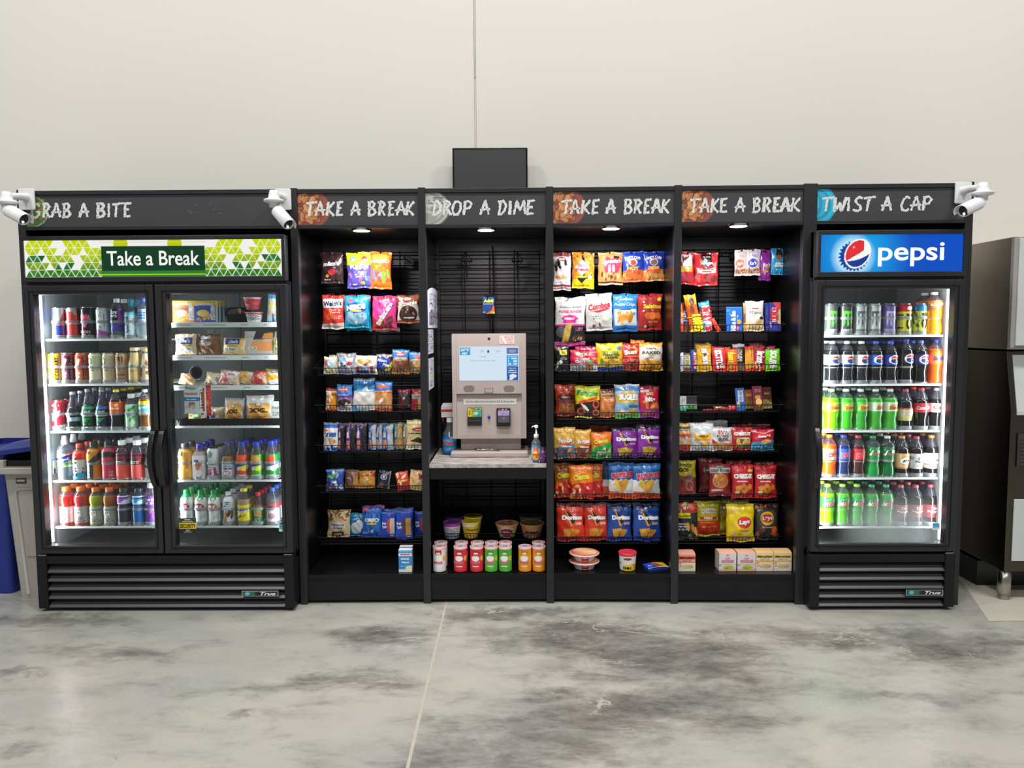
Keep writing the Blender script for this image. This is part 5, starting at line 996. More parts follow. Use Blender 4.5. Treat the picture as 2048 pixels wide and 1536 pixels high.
sn('bread_pack',(812,840,846,901),(1,3),'e4d09c',[R(0,.82,1,.86,'b8a068'),E(.75,.68,.42,.07,'c83c34'),T('Tropical',.75,.68,.5,.07,'f0e0d0'),S(.1,.52,.9,.58,'4a443c',1,4,.9),P([(.2,.28),(.7,.42),(1,.34),(1,.2)],'3c2c24'),R(0,0,1,.18,'efe8d0'),B(.1,.04,.9,.16,4,.12,'d8c060 f4f0e0',3)],'cream cake pack with a red oval at the right post','cake pack',dY=.03)
sn('cookie_bag',(650,938,687,983),(1,4),'2a4a9c',[B(.05,.1,.95,.9,18,.13,'3a62b8 d8dce8 5ab04a c87848 1f3a8a 8aa8d0',9),P([(.3,.35),(.6,.5),(.65,.36)],'f0f2f4'),R(0,.9,1,1,'5a8ac0')],'crinkled blue cookie bag in a half-empty basket','cookie bag')
sn(pb,(688,939,717,977),(1,4),'a07060',[B(.05,.05,.6,.95,9,.15,'8a5a48 b88068 6a4438 c8a090',4),R(.62,.0,1,.7,'d89848'),R(.5,.3,.64,.7,'4a4a78'),P([(.1,.5),(.3,.64),(.42,.5)],'e8e4e0')],'brown and orange pastry pack beside the blue cookie bag','pastry pack',dY=.01)
sn('danish_pack',(716,941,750,977),(1,4),'e6a23c',[P([(.4,.72),(1,.64),(1,1),(.8,1)],'c84430'),T('Cheese',.42,.72,.6,.11,'8a5a1c',shear=.2),E(.45,.36,.36,.26,'e8ac50'),P([(.32,.42),(.55,.58),(.62,.48),(.4,.36)],'f0ece0'),B(.05,.02,.95,.16,6,.12,'e8b860 d08a30',3)],'orange cheese pastry pack in the middle','pastry pack',dY=.004)
sn(pb,(752,940,778,977),(1,4),'1d2444',[E(.5,.62,.26,.15,'c8ccdc'),E(.5,.62,.2,.11,'1d2444'),T('@',.5,.62,.24,.14,'e0e2ea',bold=.04),P([(.0,.0),(.35,.35),(.6,.2),(.5,.0)],'8a6258'),R(.92,0,1,1,'b8bcc4'),E(.75,.84,.12,.07,'b0404c')],'small tilted navy blue pack with a round white emblem','cookie pack',dY=.006,rot=.12)
sn('cracker_pack',(795,942,822,981),(1,4),'c83a2c',[B(.1,.3,.95,.9,8,.16,'e8c890 d8503c f0e0b0',4),R(0,.0,1,.25,'a82430'),R(.2,.45,.9,.55,'e8c060')],'red and cream cookie pack lying tilted, left one','cookie pack',dY=.0,rot=-.2)
sn('cracker_pack',(816,940,846,983),(1,4),'e0c088',[B(.05,.05,.95,.9,9,.17,'c83c30 f0dca8 3a2620 e8a060',6)],'red and cream cookie pack lying tilted, right one','cookie pack',dY=.016,rot=.1)
sn('cookie_bag',(653,1020,700,1075),(1,5),'e8cfa0',[B(.02,.72,.98,1,16,.08,'8a5a28 c8904c 6a4018 b07838',3),B(.1,.6,.9,.72,7,.06,'a8743c 8a5a28',5),E(.46,.42,.36,.16,'efece6'),T('Famous',.46,.47,.6,.10,'2a2420',shear=.2),T('Amos',.46,.36,.46,.10,'2a2420',shear=.2),R(.22,.0,.74,.22,'5a3424'),R(.3,.06,.64,.16,'d8c8b0')],'tan bag of cookies with an oval white emblem','cookie bag',lean=.1)
sn('cookie_bag',(695,1026,731,1074),(1,5),'1f6ab0',[E(.45,.35,.32,.26,'c8d4e0'),E(.66,.5,.24,.2,'d8dfe6'),R(0,.86,1,1,'1f8aa0'),P([(0,.0),(0,.9),(.25,.2)],'1d98a8'),S(.2,.7,.8,.82,'a8c8e0',1,4)],'teal and blue cookie bag with a silver shape','cookie bag',dY=.016,lean=.1)
sn('cookie_bag',(728,1011,768,1060),(1,5),'4a4ab8',[R(0,.9,1,1,'d8a0b0')],'violet topped cookie bag leaning behind the blue mini cookies','cookie bag',dY=.05)
sn('cookie_bag',(723,1013,763,1075),(1,5),'2a70d0',[R(0,.90,1,1,'4a3fb8'),R(.0,.84,.3,.94,'d85a7a'),B(.1,.1,.95,.85,10,.06,'1a2a4a 3aa0e8 5ab8f0',4),T('OREO',.5,.57,.8,.12,'f4f6f8','1a3a8a',bold=.07),T('mini',.52,.46,.52,.09,'e8e83a','1d5ac0',bold=.06),P([(.42,.2),(.62,.28),(.55,.15)],'e8f0f8'),R(0,0,1,.07,'3a3ac0'),S(.05,.12,.36,.2,'d8c8e8',2,3)],'blue mini cookie bag standing tallest in its basket','cookie bag',dY=-.002,lean=.08)
PT=lambda a,b:[R(.42,.22,.66,.72,a),R(.60,.14,.92,.74,b),T('Pop',.2,.54,.28,.13,'f0f2f6',rot=.2,bold=.06),T('Tarts',.22,.42,.3,.11,'f0f2f6',rot=.2,bold=.05),R(0,.93,1,1,'5a74c8'),R(0,0,1,.05,'2434a0'),R(.62,.05,.85,.1,'c8d0e8')]
sn('toaster_pastry',(761,1023,792,1076),(1,5),'1f4cc0',PT('d83c4c','d8c8b0'),'blue pastry sleeve picturing pink filling','pastry pack',dY=.004,bul=.008,back=1,backlabel='blue pastry sleeve tucked behind the pink filled one')
sn('toaster_pastry',(790,1021,825,1078),(1,5),'1f48bc',PT('6a3a24','c89848'),'blue pastry sleeve picturing brown filling','pastry pack',dY=-.006,bul=.008,back=1,backlabel='blue pastry sleeve tucked behind the brown filled one')
sn('toaster_pastry',(828,1022,856,1073),(1,5),'1f42b0',PT('b83c5c','9a4a5a'),'blue pastry sleeve half hidden by the right post','pastry pack',dY=.02,bul=.008)
zf=.166
bx=lambda:[R(0,.84,1,1,'8ac0e8'),R(0,.86,1,.94,'4a9ad8'),R(0,.72,1,.84,'f0f0f0'),R(.1,.76,.88,.82,'c84a4a'),R(0,.14,1,.72,'2a8ad0'),T('SNACK',.5,.60,.66,.09,'f2f4f6',bold=.05),R(.18,.40,.82,.50,'1d5a9c'),S(.2,.41,.8,.49,'e0e8f0',2,5,.8),E(.85,.18,.34,.12,'e8e0c0'),R(0,0,1,.12,'ecebe6'),S(.15,.26,.5,.29,'e8f0f4',1,3)]
sn('cracker_kit_box',(797,1100,824,1148),zf,'2a8ad0',bx(),'blue and white snack kit box on the cabinet floor, front one','box',kind='box',lean=0,d=.035,top='e8eaec',side='d8e0e8',dY=.0)
sn('cracker_kit_box',(799,1093.5,825,1141),zf,'2a8ad0',bx(),'blue and white snack kit box directly behind the front one','box',kind='box',lean=0,d=.035,top='e8c8c8',side='b8d0e8',dY=.045)
# ---- payment cabinet
sn('painkiller_packet',(965,594,989,627),h,'1f3f78',[T('Advil',.5,.76,.82,.2,'f0dc3a',bold=.06),S(.05,.56,.95,.62,'c8d4e4',1,4,.9),P([(.3,.0),(.75,.2),(.95,.5),(1,.5),(1,0)],'e8622c'),P([(.6,.0),(.8,.12),(1,.12),(1,0)],'f0b83a'),S(.05,.04,.2,.14,'dde',2,3)],'small dark blue medicine packet hanging above the payment terminal','packet',bul=.003)
# ---- centre chip cabinet, hanging
sn('pistachio_bag',(1106,506,1142,581),h,'e0dedc',[R(0,.90,1,1,'a84a54'),T('nutz',.5,.87,.36,.04,'b85a64'),T('ANDERSON',.5,.79,.84,.035,'8a6a6a'),B(.15,.55,.9,.74,9,.11,'2a2a2c 4a4a4c e8e8e8 1a1a1c',5),E(.45,.34,.34,.05,'d89058'),B(.15,.3,.75,.38,6,.06,'e0a068 c87a48 e8b888',3),R(0,.10,1,.15,'8a3444'),R(0,.03,1,.06,'a05a64'),S(.1,.2,.8,.24,'a8a0a0',1,3)],'narrow white and maroon nut bag hanging at the left post','snack bag')
sn('pretzel_bag',(1144,505,1189,577),h,'e0902c',[B(.02,.3,.98,1,40,.05,'c87a24 f0a840 5a3a1c e8a03c b86a1c',3),P([(.42,.86),(.56,.86),(.56,.3),(.72,.3),(.5,.16),(.2,.3),(.4,.3)],'2a2624'),P([(.44,.8),(.78,.58),(.44,.34),(.10,.58)],'e8d4dc'),T("Dot's",.44,.64,.36,.1,'c83a6a'),T('Pretzel',.44,.52,.52,.08,'c83a6a',bold=.03),R(.2,.29,.64,.34,'d8d03a'),R(.2,.24,.64,.275,'f0f0ec'),D(.24,.27,'e0cc20'),P([(.2,.28),(.66,.28),(.43,.14)],'1c1a1a'),E(.8,.3,.09,.06,'d8d8d8')],'pretzel bag with a white diamond label and yellow base','snack bag')
sn('snack_mix_bag',(1196,505,1245,570),h,'dc9458',[P([(.15,.72),(.35,.88),(.5,.8),(.92,.8),(.95,.6),(.8,.36),(.3,.36)],'d83c5c'),T("Gardetto's",.55,.72,.74,.13,'f4ece8','c02c4c',rot=.08,shear=.2,bold=.04),P([(.42,.62),(.5,.62),(.48,.36),(.38,.36)],'f0e4dc'),P([(.58,.6),(.66,.6),(.68,.4),(.58,.4)],'f0e4dc'),R(.62,.8,.86,.88,'2a2624'),B(.08,.14,.92,.34,14,.07,'8a5a34 c89460 5a3a24 e0b078',4),R(0,.06,1,.10,'4a3a2a'),R(0,0,1,.06,'c8a880'),U(.92,.96,'e8a468')],'pink and tan snack mix bag hanging in the top row','snack bag')
AC=lambda a,b,s1,s2:[D(.34,.38,b,.02),E(.47,.64,.21,.12,'e8c8b8'),E(.47,.62,.15,.09,a),T('ANDY CAPP',.47,.80,.74,.11,'eef0f6','1d3a9c',bold=.04,arc=.5),T(s1,.47,.44,.56,.11,'f0b83a','8a2a1c',bold=.07),T(s2,.47,.33,.64,.11,'e8503a','f4d84a',bold=.07),B(.05,.04,.95,.26,12,.10,'d8743a c8602c e89a58',5),R(0,.95,1,1,'3a54c8')]
sn('hot_fries_bag',(1245,503,1288,564),h,'2444b8',AC('c84a3a','d8703c','HOT','FRIES'),'blue snack bag with orange fries and red lettering','snack bag')
sn('cheddar_fries_bag',(1286,503,1330,562),h,'2440b0',AC('7a6a6a','d0a468','CHEDDAR','FRIES')+[B(.05,.04,.95,.26,12,.10,'d8b068 c89850 b8883c',6)],'blue snack bag with golden fries, rightmost in the top row','snack bag')
# second hanging row
sn('pork_rind_bag',(1109,594,1171,691),h,'dcdad8',[T('Southern Recipe',.5,.79,.72,.035,'4a4648'),S(.3,.755,.7,.765,'8a8688',1,3),T('PORK RINDS',.5,.70,.76,.05,'d8609c',bold=.03),P([(.2,.55),(.3,.62),(.55,.63),(.7,.6),(.8,.55),(.7,.52),(.7,.46),(.25,.46),(.28,.52)],'d8409c'),S(.3,.53,.65,.58,'f0d8e8',2,5,.9),R(0,.405,1,.44,'d83c9c'),R(0,.07,1,.405,'262022'),E(.22,.28,.16,.12,'6a6668'),E(.74,.13,.20,.08,'4a3a34'),B(.6,.09,.88,.16,8,.03,'c85a4a d8b070 e8d8b0',4),P([(.34,.40),(.42,.46),(.56,.44),(.5,.2),(.42,.06),(.24,.08),(.3,.25)],'e0b858'),E(.42,.3,.1,.12,'e8c868',.2),R(0,.0,1,.065,'d0309c'),S(.7,.3,.95,.38,'c88ab0',2,3)],'large white pink and black rind bag hanging low at the left','snack bag',bul=.02)
sn('combos_bag',(1171,587,1225,661),h,'d8d8d6',[T('Combos',.5,.66,.84,.17,'d03844','f0eeee',rot=.16,bold=.05),P([(.1,.5),(.4,.53),(.85,.62),(.9,.58),(.5,.48)],'c83c48'),E(.74,.32,.2,.10,'c8ccc4'),E(.74,.33,.15,.07,'e4e6e0'),S(.25,.3,.55,.42,'6a9a6a',2,3),B(.28,.10,.6,.17,4,.05,'6a4a24 c8a060 8a6434',5),S(.3,.24,.6,.27,'c88a8a',1,3)],'silver white filled-pretzel bag with slanted red lettering','snack bag',bul=.02)
sn('pretzel_crisp_bag',(1225,588,1276,663),h,'2f86d0',[R(.05,.17,.95,.60,'dfe3e6'),T('Pretzel Crisps',.5,.71,.88,.11,'f0f4f8',shear=.25,bold=.01),R(.28,.83,.8,.87,'d0e0f0'),R(.3,.57,.72,.60,'1d2a44'),B(.2,.2,.75,.48,9,.12,'e0a850 d09840 e8b868 c08830',4),E(.35,.36,.14,.08,'d8a048'),S(.1,.48,.35,.52,'6a7a8a',1,3),R(.78,.44,.9,.5,'5aa0b0'),R(0,0,1,.14,'2470c0')],'bright blue and white pretzel crisp bag','snack bag',bul=.018)
sn('salsa_chip_bag',(1275,588,1324,660),h,'a82a2c',[T('Salsitas',.6,.66,.76,.13,'f0d83a','7a1a1c',bold=.04),E(.9,.85,.10,.05,'e0dc3a'),E(.42,.4,.14,.09,'d8702c'),E(.6,.4,.15,.10,'e8843a'),E(.85,.4,.12,.09,'d8702c'),B(.4,.5,.8,.58,5,.05,'d8503c 6a3a2a e0a090',3),T('Spicy Salsa',.62,.22,.4,.06,'e8c84a'),E(.25,.78,.04,.025,'e8e0dc'),E(.22,.53,.04,.025,'e8e0dc'),E(.32,.1,.05,.04,'e0d8d4')],'dark red tortilla chip bag with yellow lettering','chip bag',bul=.018)
# ---- centre cabinet baskets
sn('popcorn_bag',(1109,691,1139,743),(3,1),'1c1c1a',[E(.3,.88,.2,.08,'8a6a3a'),R(.36,.62,.86,.82,'e0c030'),T('Dill',.6,.72,.36,.12,'3a3410',shear=.2),S(.4,.45,.85,.55,'c8c8c4',2,5),E(.42,.34,.12,.08,'d8d8d0'),P([(.15,.0),(.3,.3),(.2,.4),(.05,.1)],'c8c8c8'),U(.86,.9,'3a4030')],'black snack bag with a yellow patch at the left post','snack bag',dY=.015)
sn('cracker_chip_bag',(1150,692,1196,735),(3,1),'a8244c',[R(0,.9,1,1,'8a1c3c'),E(.5,.75,.3,.1,'3a2a5a')],'crimson cracker bag peeking out behind the front one','snack bag',dY=.05)
sn('cracker_chip_bag',(1140,700,1196,744),(3,1),'d42a54',[E(.42,.78,.17,.11,'2a2a6a'),T('RITZ',.42,.78,.42,.13,'f0dc4a','1d2a7a',bold=.06),R(.68,.72,.9,.78,'e87a4a'),T('Toasted',.45,.56,.5,.11,'f4e8ec',bold=.04,rot=.04),R(.55,.40,.86,.48,'4aa858'),T('CHIPS',.36,.43,.36,.13,'f4eeee',bold=.05),D(.34,.34,'ccced2'),P([(.55,.04),(.6,.36),(.85,.34),(.82,.04)],'e09a6a'),E(.9,.58,.09,.05,'e8a050')],'crimson and white cracker chip bag','snack bag',dY=-.004)
sn('veggie_chip_bag',(1193,686,1247,746),(3,1),'e6c020',[P([(.42,.78),(.5,.64),(.58,.78)],'c88a24'),T('VEGGIE',.54,.66,.58,.075,'6ab03a','f0e060',bold=.05),T('TOASTED',.54,.56,.66,.075,'2a4a5c',bold=.04),T('CHIPS',.54,.46,.54,.075,'2a4a3c',bold=.04),E(.87,.8,.09,.075,'5a80b0'),B(.1,.16,.95,.34,12,.10,'d89040 6a9a3a e0b040 c8603a a8c050',4),D(.12,.14,'24489c',.02),R(0,.9,1,1,'d8cc20')],'yellow veggie chip bag with green lettering','chip bag',dY=.002)
sn(cp,(1262,680,1290,730),(3,1),'d8801c',[],'orange chip bag showing behind the red one','chip bag',dY=.055)
sn('multigrain_chip_bag',(1239,686,1285,744),(3,1),'b8262a',[E(.6,.72,.22,.14,'f0a02c'),E(.55,.68,.2,.13,'b8262a'),T('Sun',.48,.66,.56,.17,'f4f0ea','8a1c1c',bold=.06,rot=.12),R(.2,.48,.85,.53,'e87a2c'),T('CHIPS',.5,.36,.7,.1,'e8847a',bold=.05),B(.1,.04,.9,.28,12,.1,'a83a2a 8a2a20 c86a4a',4)],'red chip bag with a rising sun emblem','chip bag',dY=.012)
sn('baked_chip_bag',(1279,685,1327,744),(3,1),'dcd6cc',[U(.80,.88,'e8a030',.02,12),E(.5,.8,.32,.10,'dcd6cc'),T('BAKED',.5,.63,.78,.10,'4a443c',bold=.03),S(.3,.52,.7,.56,'8a847a',1,3),T("Lay's",.5,.78,.4,.08,'b8484c',bold=.04),S(.35,.42,.6,.46,'8a847a',1,5),D(.30,.36,'e0a030',.05,15),B(.05,.02,.95,.34,14,.11,'f0b848 d8921c e8a83a c87c18',6),R(0,.93,1,1,'e09a2c')],'white and golden baked chip bag at the right end','chip bag',dY=-.002)
sn('pork_rind_bag',(1110,769,1153,833),(3,2),'c84a2c',[P([(.1,.62),(.3,.72),(.95,.64),(.95,.5),(.1,.5)],'7a3a30'),T('Fried',.5,.6,.5,.1,'e8d8d0','5a2420',bold=.04),T('Pork Rinds',.55,.46,.84,.13,'a82a3c','e8c8b8',bold=.05,rot=-.04),R(.18,.14,.92,.38,'d88a50'),B(.2,.15,.9,.37,12,.08,'c87038 e8a868 b8602c',4)],'rusty orange rind bag at the left post','snack bag',dY=.01)
sn('onion_ring_bag',(1150,772,1202,836),(3,2),'d4d428',[T('Funyuns',.5,.75,.84,.20,'3aa03c','f0f08a',rot=-.06,bold=.08),P([(.12,.42),(.9,.58),(.9,.66),(.12,.52)],'e8502c'),D(.42,.56,'2c2420'),E(.22,.2,.17,.12,'e05a3c'),E(.22,.2,.1,.07,'2c2420'),E(.82,.42,.13,.14,'e0503a'),E(.82,.42,.08,.08,'3a2420'),E(.82,.16,.15,.1,'e86a4a'),E(.82,.16,.08,.05,'2c2420'),P([(.2,.45),(.4,.38),(.55,.24),(.5,.2),(.3,.32)],'f2f2f0'),R(0,0,.6,.04,'d8d84a')],'lime yellow onion ring bag with green lettering','snack bag',dY=-.002)
sn('pretzel_piece_bag',(1199,778,1237,836),(3,2),'dc7a34',[R(.12,.86,.88,.99,'4a3024'),S(.2,.89,.7,.95,'e8e0d8',1,3),R(.1,.70,.9,.80,'d8b48c'),T("SNYDER'S",.5,.75,.7,.07,'5a3a24',bold=.03),T('PIECES',.5,.60,.56,.09,'efd8c0',bold=.03),B(.1,.06,.9,.46,14,.13,'d88a4a c8703a e8a868 b8602c',4)],'small orange pretzel piece bag','snack bag',dY=.016)
sn('corn_snack_bag',(1230,769,1281,837),(3,2),'8ab0d8',[U(.80,.80,'4a7ab0'),U(.94,.94,'c8ccd0'),E(.5,.56,.48,.24,'e0bc3a'),T('BUGLES',.55,.62,.8,.19,'f2f4f6','24408c',rot=-.03,bold=.07),D(.44,.44,'8ab4dc'),R(.55,.30,.95,.38,'2f6a9c'),P([(.15,.14),(.25,.26),(.6,.22),(.55,.12)],'f4f6f6'),E(.72,.2,.14,.08,'e0a850'),D(.14,.16,'6ab85a',.02),B(.1,.10,.9,.20,7,.07,'e0b060 c89040',4)],'light blue corn snack bag with bold lettering','snack bag',dY=0)
sn('cracker_bite_bag',(1277,772,1320,836),(3,2),'c42440',[R(.1,.80,.5,.88,'e0b8c0'),E(.55,.74,.16,.07,'3a2460'),T('RITZ',.55,.74,.34,.08,'f0dc4a',bold=.05),T('bits',.56,.58,.5,.16,'f4f0f4','8a1c3c',bold=.06),E(.3,.5,.09,.05,'e8963c'),B(.35,.12,.9,.45,8,.12,'e8963c d87a2c f0b060',4),D(.26,.30,'a83aa0'),B(.3,.04,.95,.18,6,.09,'e8963c d88a4c',7),U(.86,.9,'8a1c34')],'crimson and purple cracker bite bag at the right end','snack bag',dY=.004)
FR=lambda c,d:[B(.05,.6,.95,.98,8,.12,'e8be5c d8a840 e0b850',4),E(.56,.58,.38,.15,'e04434'),E(.54,.60,.36,.12,'e8b850'),T('Fritos',.56,.58,.68,.14,'f2eef0','5a2a6a',rot=.1,bold=.05),D(.34,.48,c),T(d,.6,.40,.6,.08,'e4e8ee',rot=.15,bold=.03),B(.02,.02,.98,.28,18,.09,'8a4a30 c07048 5a4a50 a86040 e0a070',5)]
sn('corn_chip_bag',(1106,855,1151,920),(3,3),'e2b450',FR('5a7aa0','Scoops'),'yellow corn chip bag with a blue band, leftmost','chip bag',dY=-.002)
sn('corn_chip_bag',(1147,859,1184,919),(3,3),'e0ac48',FR('8a4030','Twists'),'yellow corn chip bag with a brown lower half','chip bag',dY=.01)
sn('cheese_puff_bag',(1181,852,1218,900),(3,3),'c85a18',[],'orange puff bag rising behind the green and orange one','snack bag',dY=.055)
CH=lambda c,b,n:[T('Cheetos',.48,.66,.66,.18,'f0dc3a','2a2414',rot=.14,bold=.07)]+c+[B(.05,.03,.95,.40,n,.10,b,4)]
sn('cheese_puff_bag',(1181,864,1225,919),(3,3),'e8741c',CH([D(.36,.62,'1f9a44')],'2fa850 8ac860 c8d098 1c8a3c e8c8a0',12)+[R(.3,.17,.75,.26,'e8ece4')],'orange and green cheese snack bag','snack bag',dY=-.004)
DO=lambda m,c:[P([(.28,.86),(.36,.84),(.62,.46),(.75,.56),(.55,.40),(.5,.42)],'e8a030'),P([(.34,.82),(.72,.58),(.56,.44)],'1c1a1e'),T('Doritos',.56,.63,.76,.12,'f4f4f6','141218',bold=.08),R(.68,.44,.92,.50,m),P([(.28,.10),(.22,.32),(.60,.36),(.42,.08)],c),P([(.48,.08),(.60,.33),(.84,.30),(.62,.06)],mixc(H(c),H('a86a1c'),.35)),B(.25,.14,.75,.30,5,.03,'c88a2c e8c060',3)]
sn('tortilla_chip_bag',(1223,856,1277,918),(3,3),'84309c',DO('c890d0','e0c04a')+[U(.9,.9,'3a1c50'),D(.08,.08,'4a2060'),R(0,0,.06,1,'3a1c50')],'purple tortilla chip bag, left one of two','chip bag',dY=.0)
sn('tortilla_chip_bag',(1273,850,1323,918),(3,3),'8a34a4',DO('c890d0','e0c04a')+[U(.86,.86,'3a1c50'),D(.08,.08,'4a2060')],'purple tortilla chip bag, right one of two','chip bag',dY=.012)
HC=[D(.46,.50,'c82424')]
sn('cheese_puff_bag',(1108,927,1149,999),(3,4),'b8601c',CH(HC,'e0302c f0962c c81c20 f4c890 d8401c',18),'flame orange puff bag at the left post','snack bag',dY=.03)
sn('cheese_puff_bag',(1170,928,1207,997),(3,4),'d8701c',CH(HC,'e0302c f0962c c81c20 f4c890 d8401c',18),'flame orange puff bag, right and behind the bright one','snack bag',dY=.035)
sn('cheese_puff_bag',(1139,931,1188,999),(3,4),'f0801a',CH(HC,'e8302c f8a03c d82024 f4d8b8 e8501c',22),'bright orange puff bag with red flames in front','snack bag',dY=-.006)
RU=lambda:[U(.80,.84,'2a74c0'),T('RUFFLES',.56,.66,.88,.15,'c83c4c','f0f0f4',rot=.08,bold=.08),D(.52,.54,'dcdede',.02,30),B(.3,.24,.8,.46,5,.16,'e0a838 e8b848 c88a24',3),D(.22,.14,'e0562a'),S(.4,.14,.8,.22,'f0a890',2,4)]
sn('ridged_chip_bag',(1205,924,1240,997),(3,4),'1d3a6c',[D(.5,.5,'c8c4c4'),D(.3,.3,'d0502c')],'dark blue ridged chip bag half hidden behind the pair','chip bag',dY=.04)
sn('ridged_chip_bag',(1217,926,1270,1003),(3,4),'24559c',RU(),'blue white and orange ridged chip bag, left of two','chip bag',dY=.0)
sn('ridged_chip_bag',(1266,928,1323,1003),(3,4),'2a66b0',RU(),'blue white and orange ridged chip bag, right of two','chip bag',dY=-.004)
for px,l,dy,b in [((1113,1007,1170,1086),'bright red tortilla chip bag, left of two',.0,'dc3c24'),((1167,1007,1216,1086),'bright red tortilla chip bag, right of two',.012,'d83a24')]:
    sn('tortilla_chip_bag',px,(3,5),b,[U(.88,.9,'7a1c1c')]+DO('f0b8a8','f0a02c')+[D(.12,.14,'a82a28')],l,'chip bag',dY=dy)
for px,l,dy in [((1214,1007,1265,1087),'dark blue tortilla chip bag, left of two',.004),((1266,1007,1323,1088),'dark blue tortilla chip bag, right of two',-.002)]:
    sn('tortilla_chip_bag',px,(3,5),'1f4a9c',[U(.84,.86,'16285c')]+DO('d8a0a0','f0b03a')+[D(.10,.12,'24389c')],l,'chip bag',dY=dy)
# ---- right cabinet hanging
sn('jerky_bag',(1351,504,1388,569),h,'c02a34',[R(0,.5,.9,.92,'d8d4d4'),B(.1,.55,.8,.9,9,.12,'2a2426 e8e8e8 8a3a3a',4),R(0,.38,.9,.56,'d8a82c'),R(0,.1,.8,.34,'a83a48')],'red and yellow jerky bag half hidden by the left post','jerky bag')
sn('jerky_bag',(1388,506,1436,571),h,'d83438',[R(.28,.72,.72,1,'1a1618'),T('70 CAL',.5,.87,.34,.05,'e8e4e4'),P([(.25,.62),(.35,.76),(.65,.76),(.78,.62),(.5,.52)],'1c1618'),T('JACK LINKS',.5,.66,.54,.08,'f0eeee','1c1618',bold=.06),P([(.08,.54),(.5,.48),(.92,.56),(.88,.38),(.5,.34),(.1,.38)],'d0cccc'),S(.2,.47,.8,.51,'5a5456',1,5,.9),R(.3,.40,.7,.44,'d85a5a'),B(.1,.1,.95,.3,6,.14,'a8484c c8706c 8a3038',3),P([(.75,.62),(.95,.75),(.9,.5)],'f09090')],'bright red jerky bag hanging in the top row','jerky bag')
KR=lambda c:[E(.42,.47,.36,.19,c),E(.42,.47,.40,.21,'e8e0e0'),E(.42,.47,.34,.17,c),T("Kar's",.42,.47,.5,.14,'f4ece8',rot=.1,shear=.2,bold=.04),S(.35,.72,.8,.8,c,2,3,.8),D(.25,.28,'b8907c'),B(.1,.1,.9,.25,7,.09,'8a5a44 d8b088 6a4434',4),D(.09,.09,'d8cccc')]
sn('nut_mix_bag',(1469,500,1494,552),h,'dcd0d0',KR('d8705c'),'white nut mix bag with a salmon red oval','nut bag')
sn('nut_mix_bag',(1493,499,1521,551),h,'d8d0d8',KR('3a4cc0'),'white nut mix bag with a royal blue oval','nut bag',dY=-.006)
sn('nut_mix_bag',(1517,499,1542,561),h,'8a2f98',[T("Kar's",.6,.5,.6,.12,'f0e4f0',rot=.1,shear=.2,bold=.04),B(.3,.22,.95,.42,10,.09,'d8b080 8a5a40 e8d0a8 6a4430',4),R(0,0,1,.14,'7a2488')],'purple nut mix bag hanging lower than its neighbours','nut bag',dY=.01)
sn('almond_bag',(1542,497,1571,550),h,'2a94c4',[E(.55,.78,.24,.2,'3a2824'),E(.5,.65,.2,.1,'9a5a3c'),T('SKINNY',.55,.42,.6,.08,'eef4f6',bold=.05),T('DIPPED',.55,.33,.62,.08,'eef4f6',bold=.05),S(.3,.18,.9,.24,'d8e8f0',1,4)],'sky blue almond bag, rightmost on the top hooks','nut bag')
# ---- right cabinet baskets
V=lambda s,w,c,o=None,y=.5,x=.5,hh=.5:T(s,x,y,w,hh,c,o,rot=PI/2,bold=.04)
sn(br,(1357,605,1371,664),(4,1),'e8602c',[R(0,.3,1,.45,'b0a8c8'),R(0,.5,1,.65,'e8b070')],'orange candy bar cut off by the left post','candy bar',bul=.006,dY=.02)
sn(br,(1369,613,1386,664),(4,1),'4a3038',[R(.15,.3,.75,.92,'4a4a9c'),T('SNICKERS',.45,.62,1.3,.34,'eceef4',rot=PI/2,bold=.05),R(0,0,1,.25,'7a4a40')],'brown candy bar with upright white lettering','candy bar',bul=.007,dY=.012)
sn(br,(1381,588,1405,664),(4,1),'e8642c',[R(0,.72,1,1,'e0c020'),R(.05,.7,.3,.86,'e08a1c'),E(.6,.82,.22,.12,'6a3a20'),E(.5,.58,.2,.12,'7a4424'),T("Reese's",.55,.22,1.5,.4,'f0dc2c','5a3414',rot=PI/2,bold=.05,shear=.2),R(0,0,1,.05,'d84a24')],'tall orange and yellow peanut butter bar leaning left','candy bar',bul=.008,rot=-.17,dY=-.002)
sn(br,(1404,603,1426,665),(4,1),'e0e4ea',[R(0,.86,1,1,'2aa0d0'),R(.3,.3,.8,.84,'e4e8ee'),T('KitKat',.55,.56,1.4,.42,'d83440',rot=PI/2,bold=.08),R(0,.05,.4,.3,'2a94c8'),R(.3,0,1,.16,'d84050'),R(0,.4,.25,.85,'5a4a44')],'cyan white and red wafer bar beside the orange one','candy bar',bul=.008,rot=-.10,dY=.004)
sn(br,(1434,634,1443,664),(4,1),'e0402c',[],'small red candy bar fallen over to the left','candy bar',bul=.005,rot=-.5,dY=.01)
sn('candy_box',(1453,614,1485,661),(4,1),'1f6ac8',[T('Mike & Ike',.44,.42,1.25,.20,'f0f4f8',rot=PI/2,bold=.06),B(.1,.6,.35,.9,3,.07,'3a90d8 5ab0e0',3),E(.8,.38,.14,.09,'e8a030'),E(.7,.12,.16,.07,'d86aa8'),S(.66,.45,.76,.75,'d8e060',4,5),R(0,.96,1,1,'3a84d8')],'blue candy box with upright white lettering','candy box',kind='box',d=.02,side='1a5ab0',dY=.02,lean=.08)
sn('cookie_bag',(1488,605,1506,661),(4,1),'c8a468',[R(0,.3,1,.6,'8a6a44')],'tan packet standing behind the white cookie bag','cookie bag',dY=.05)
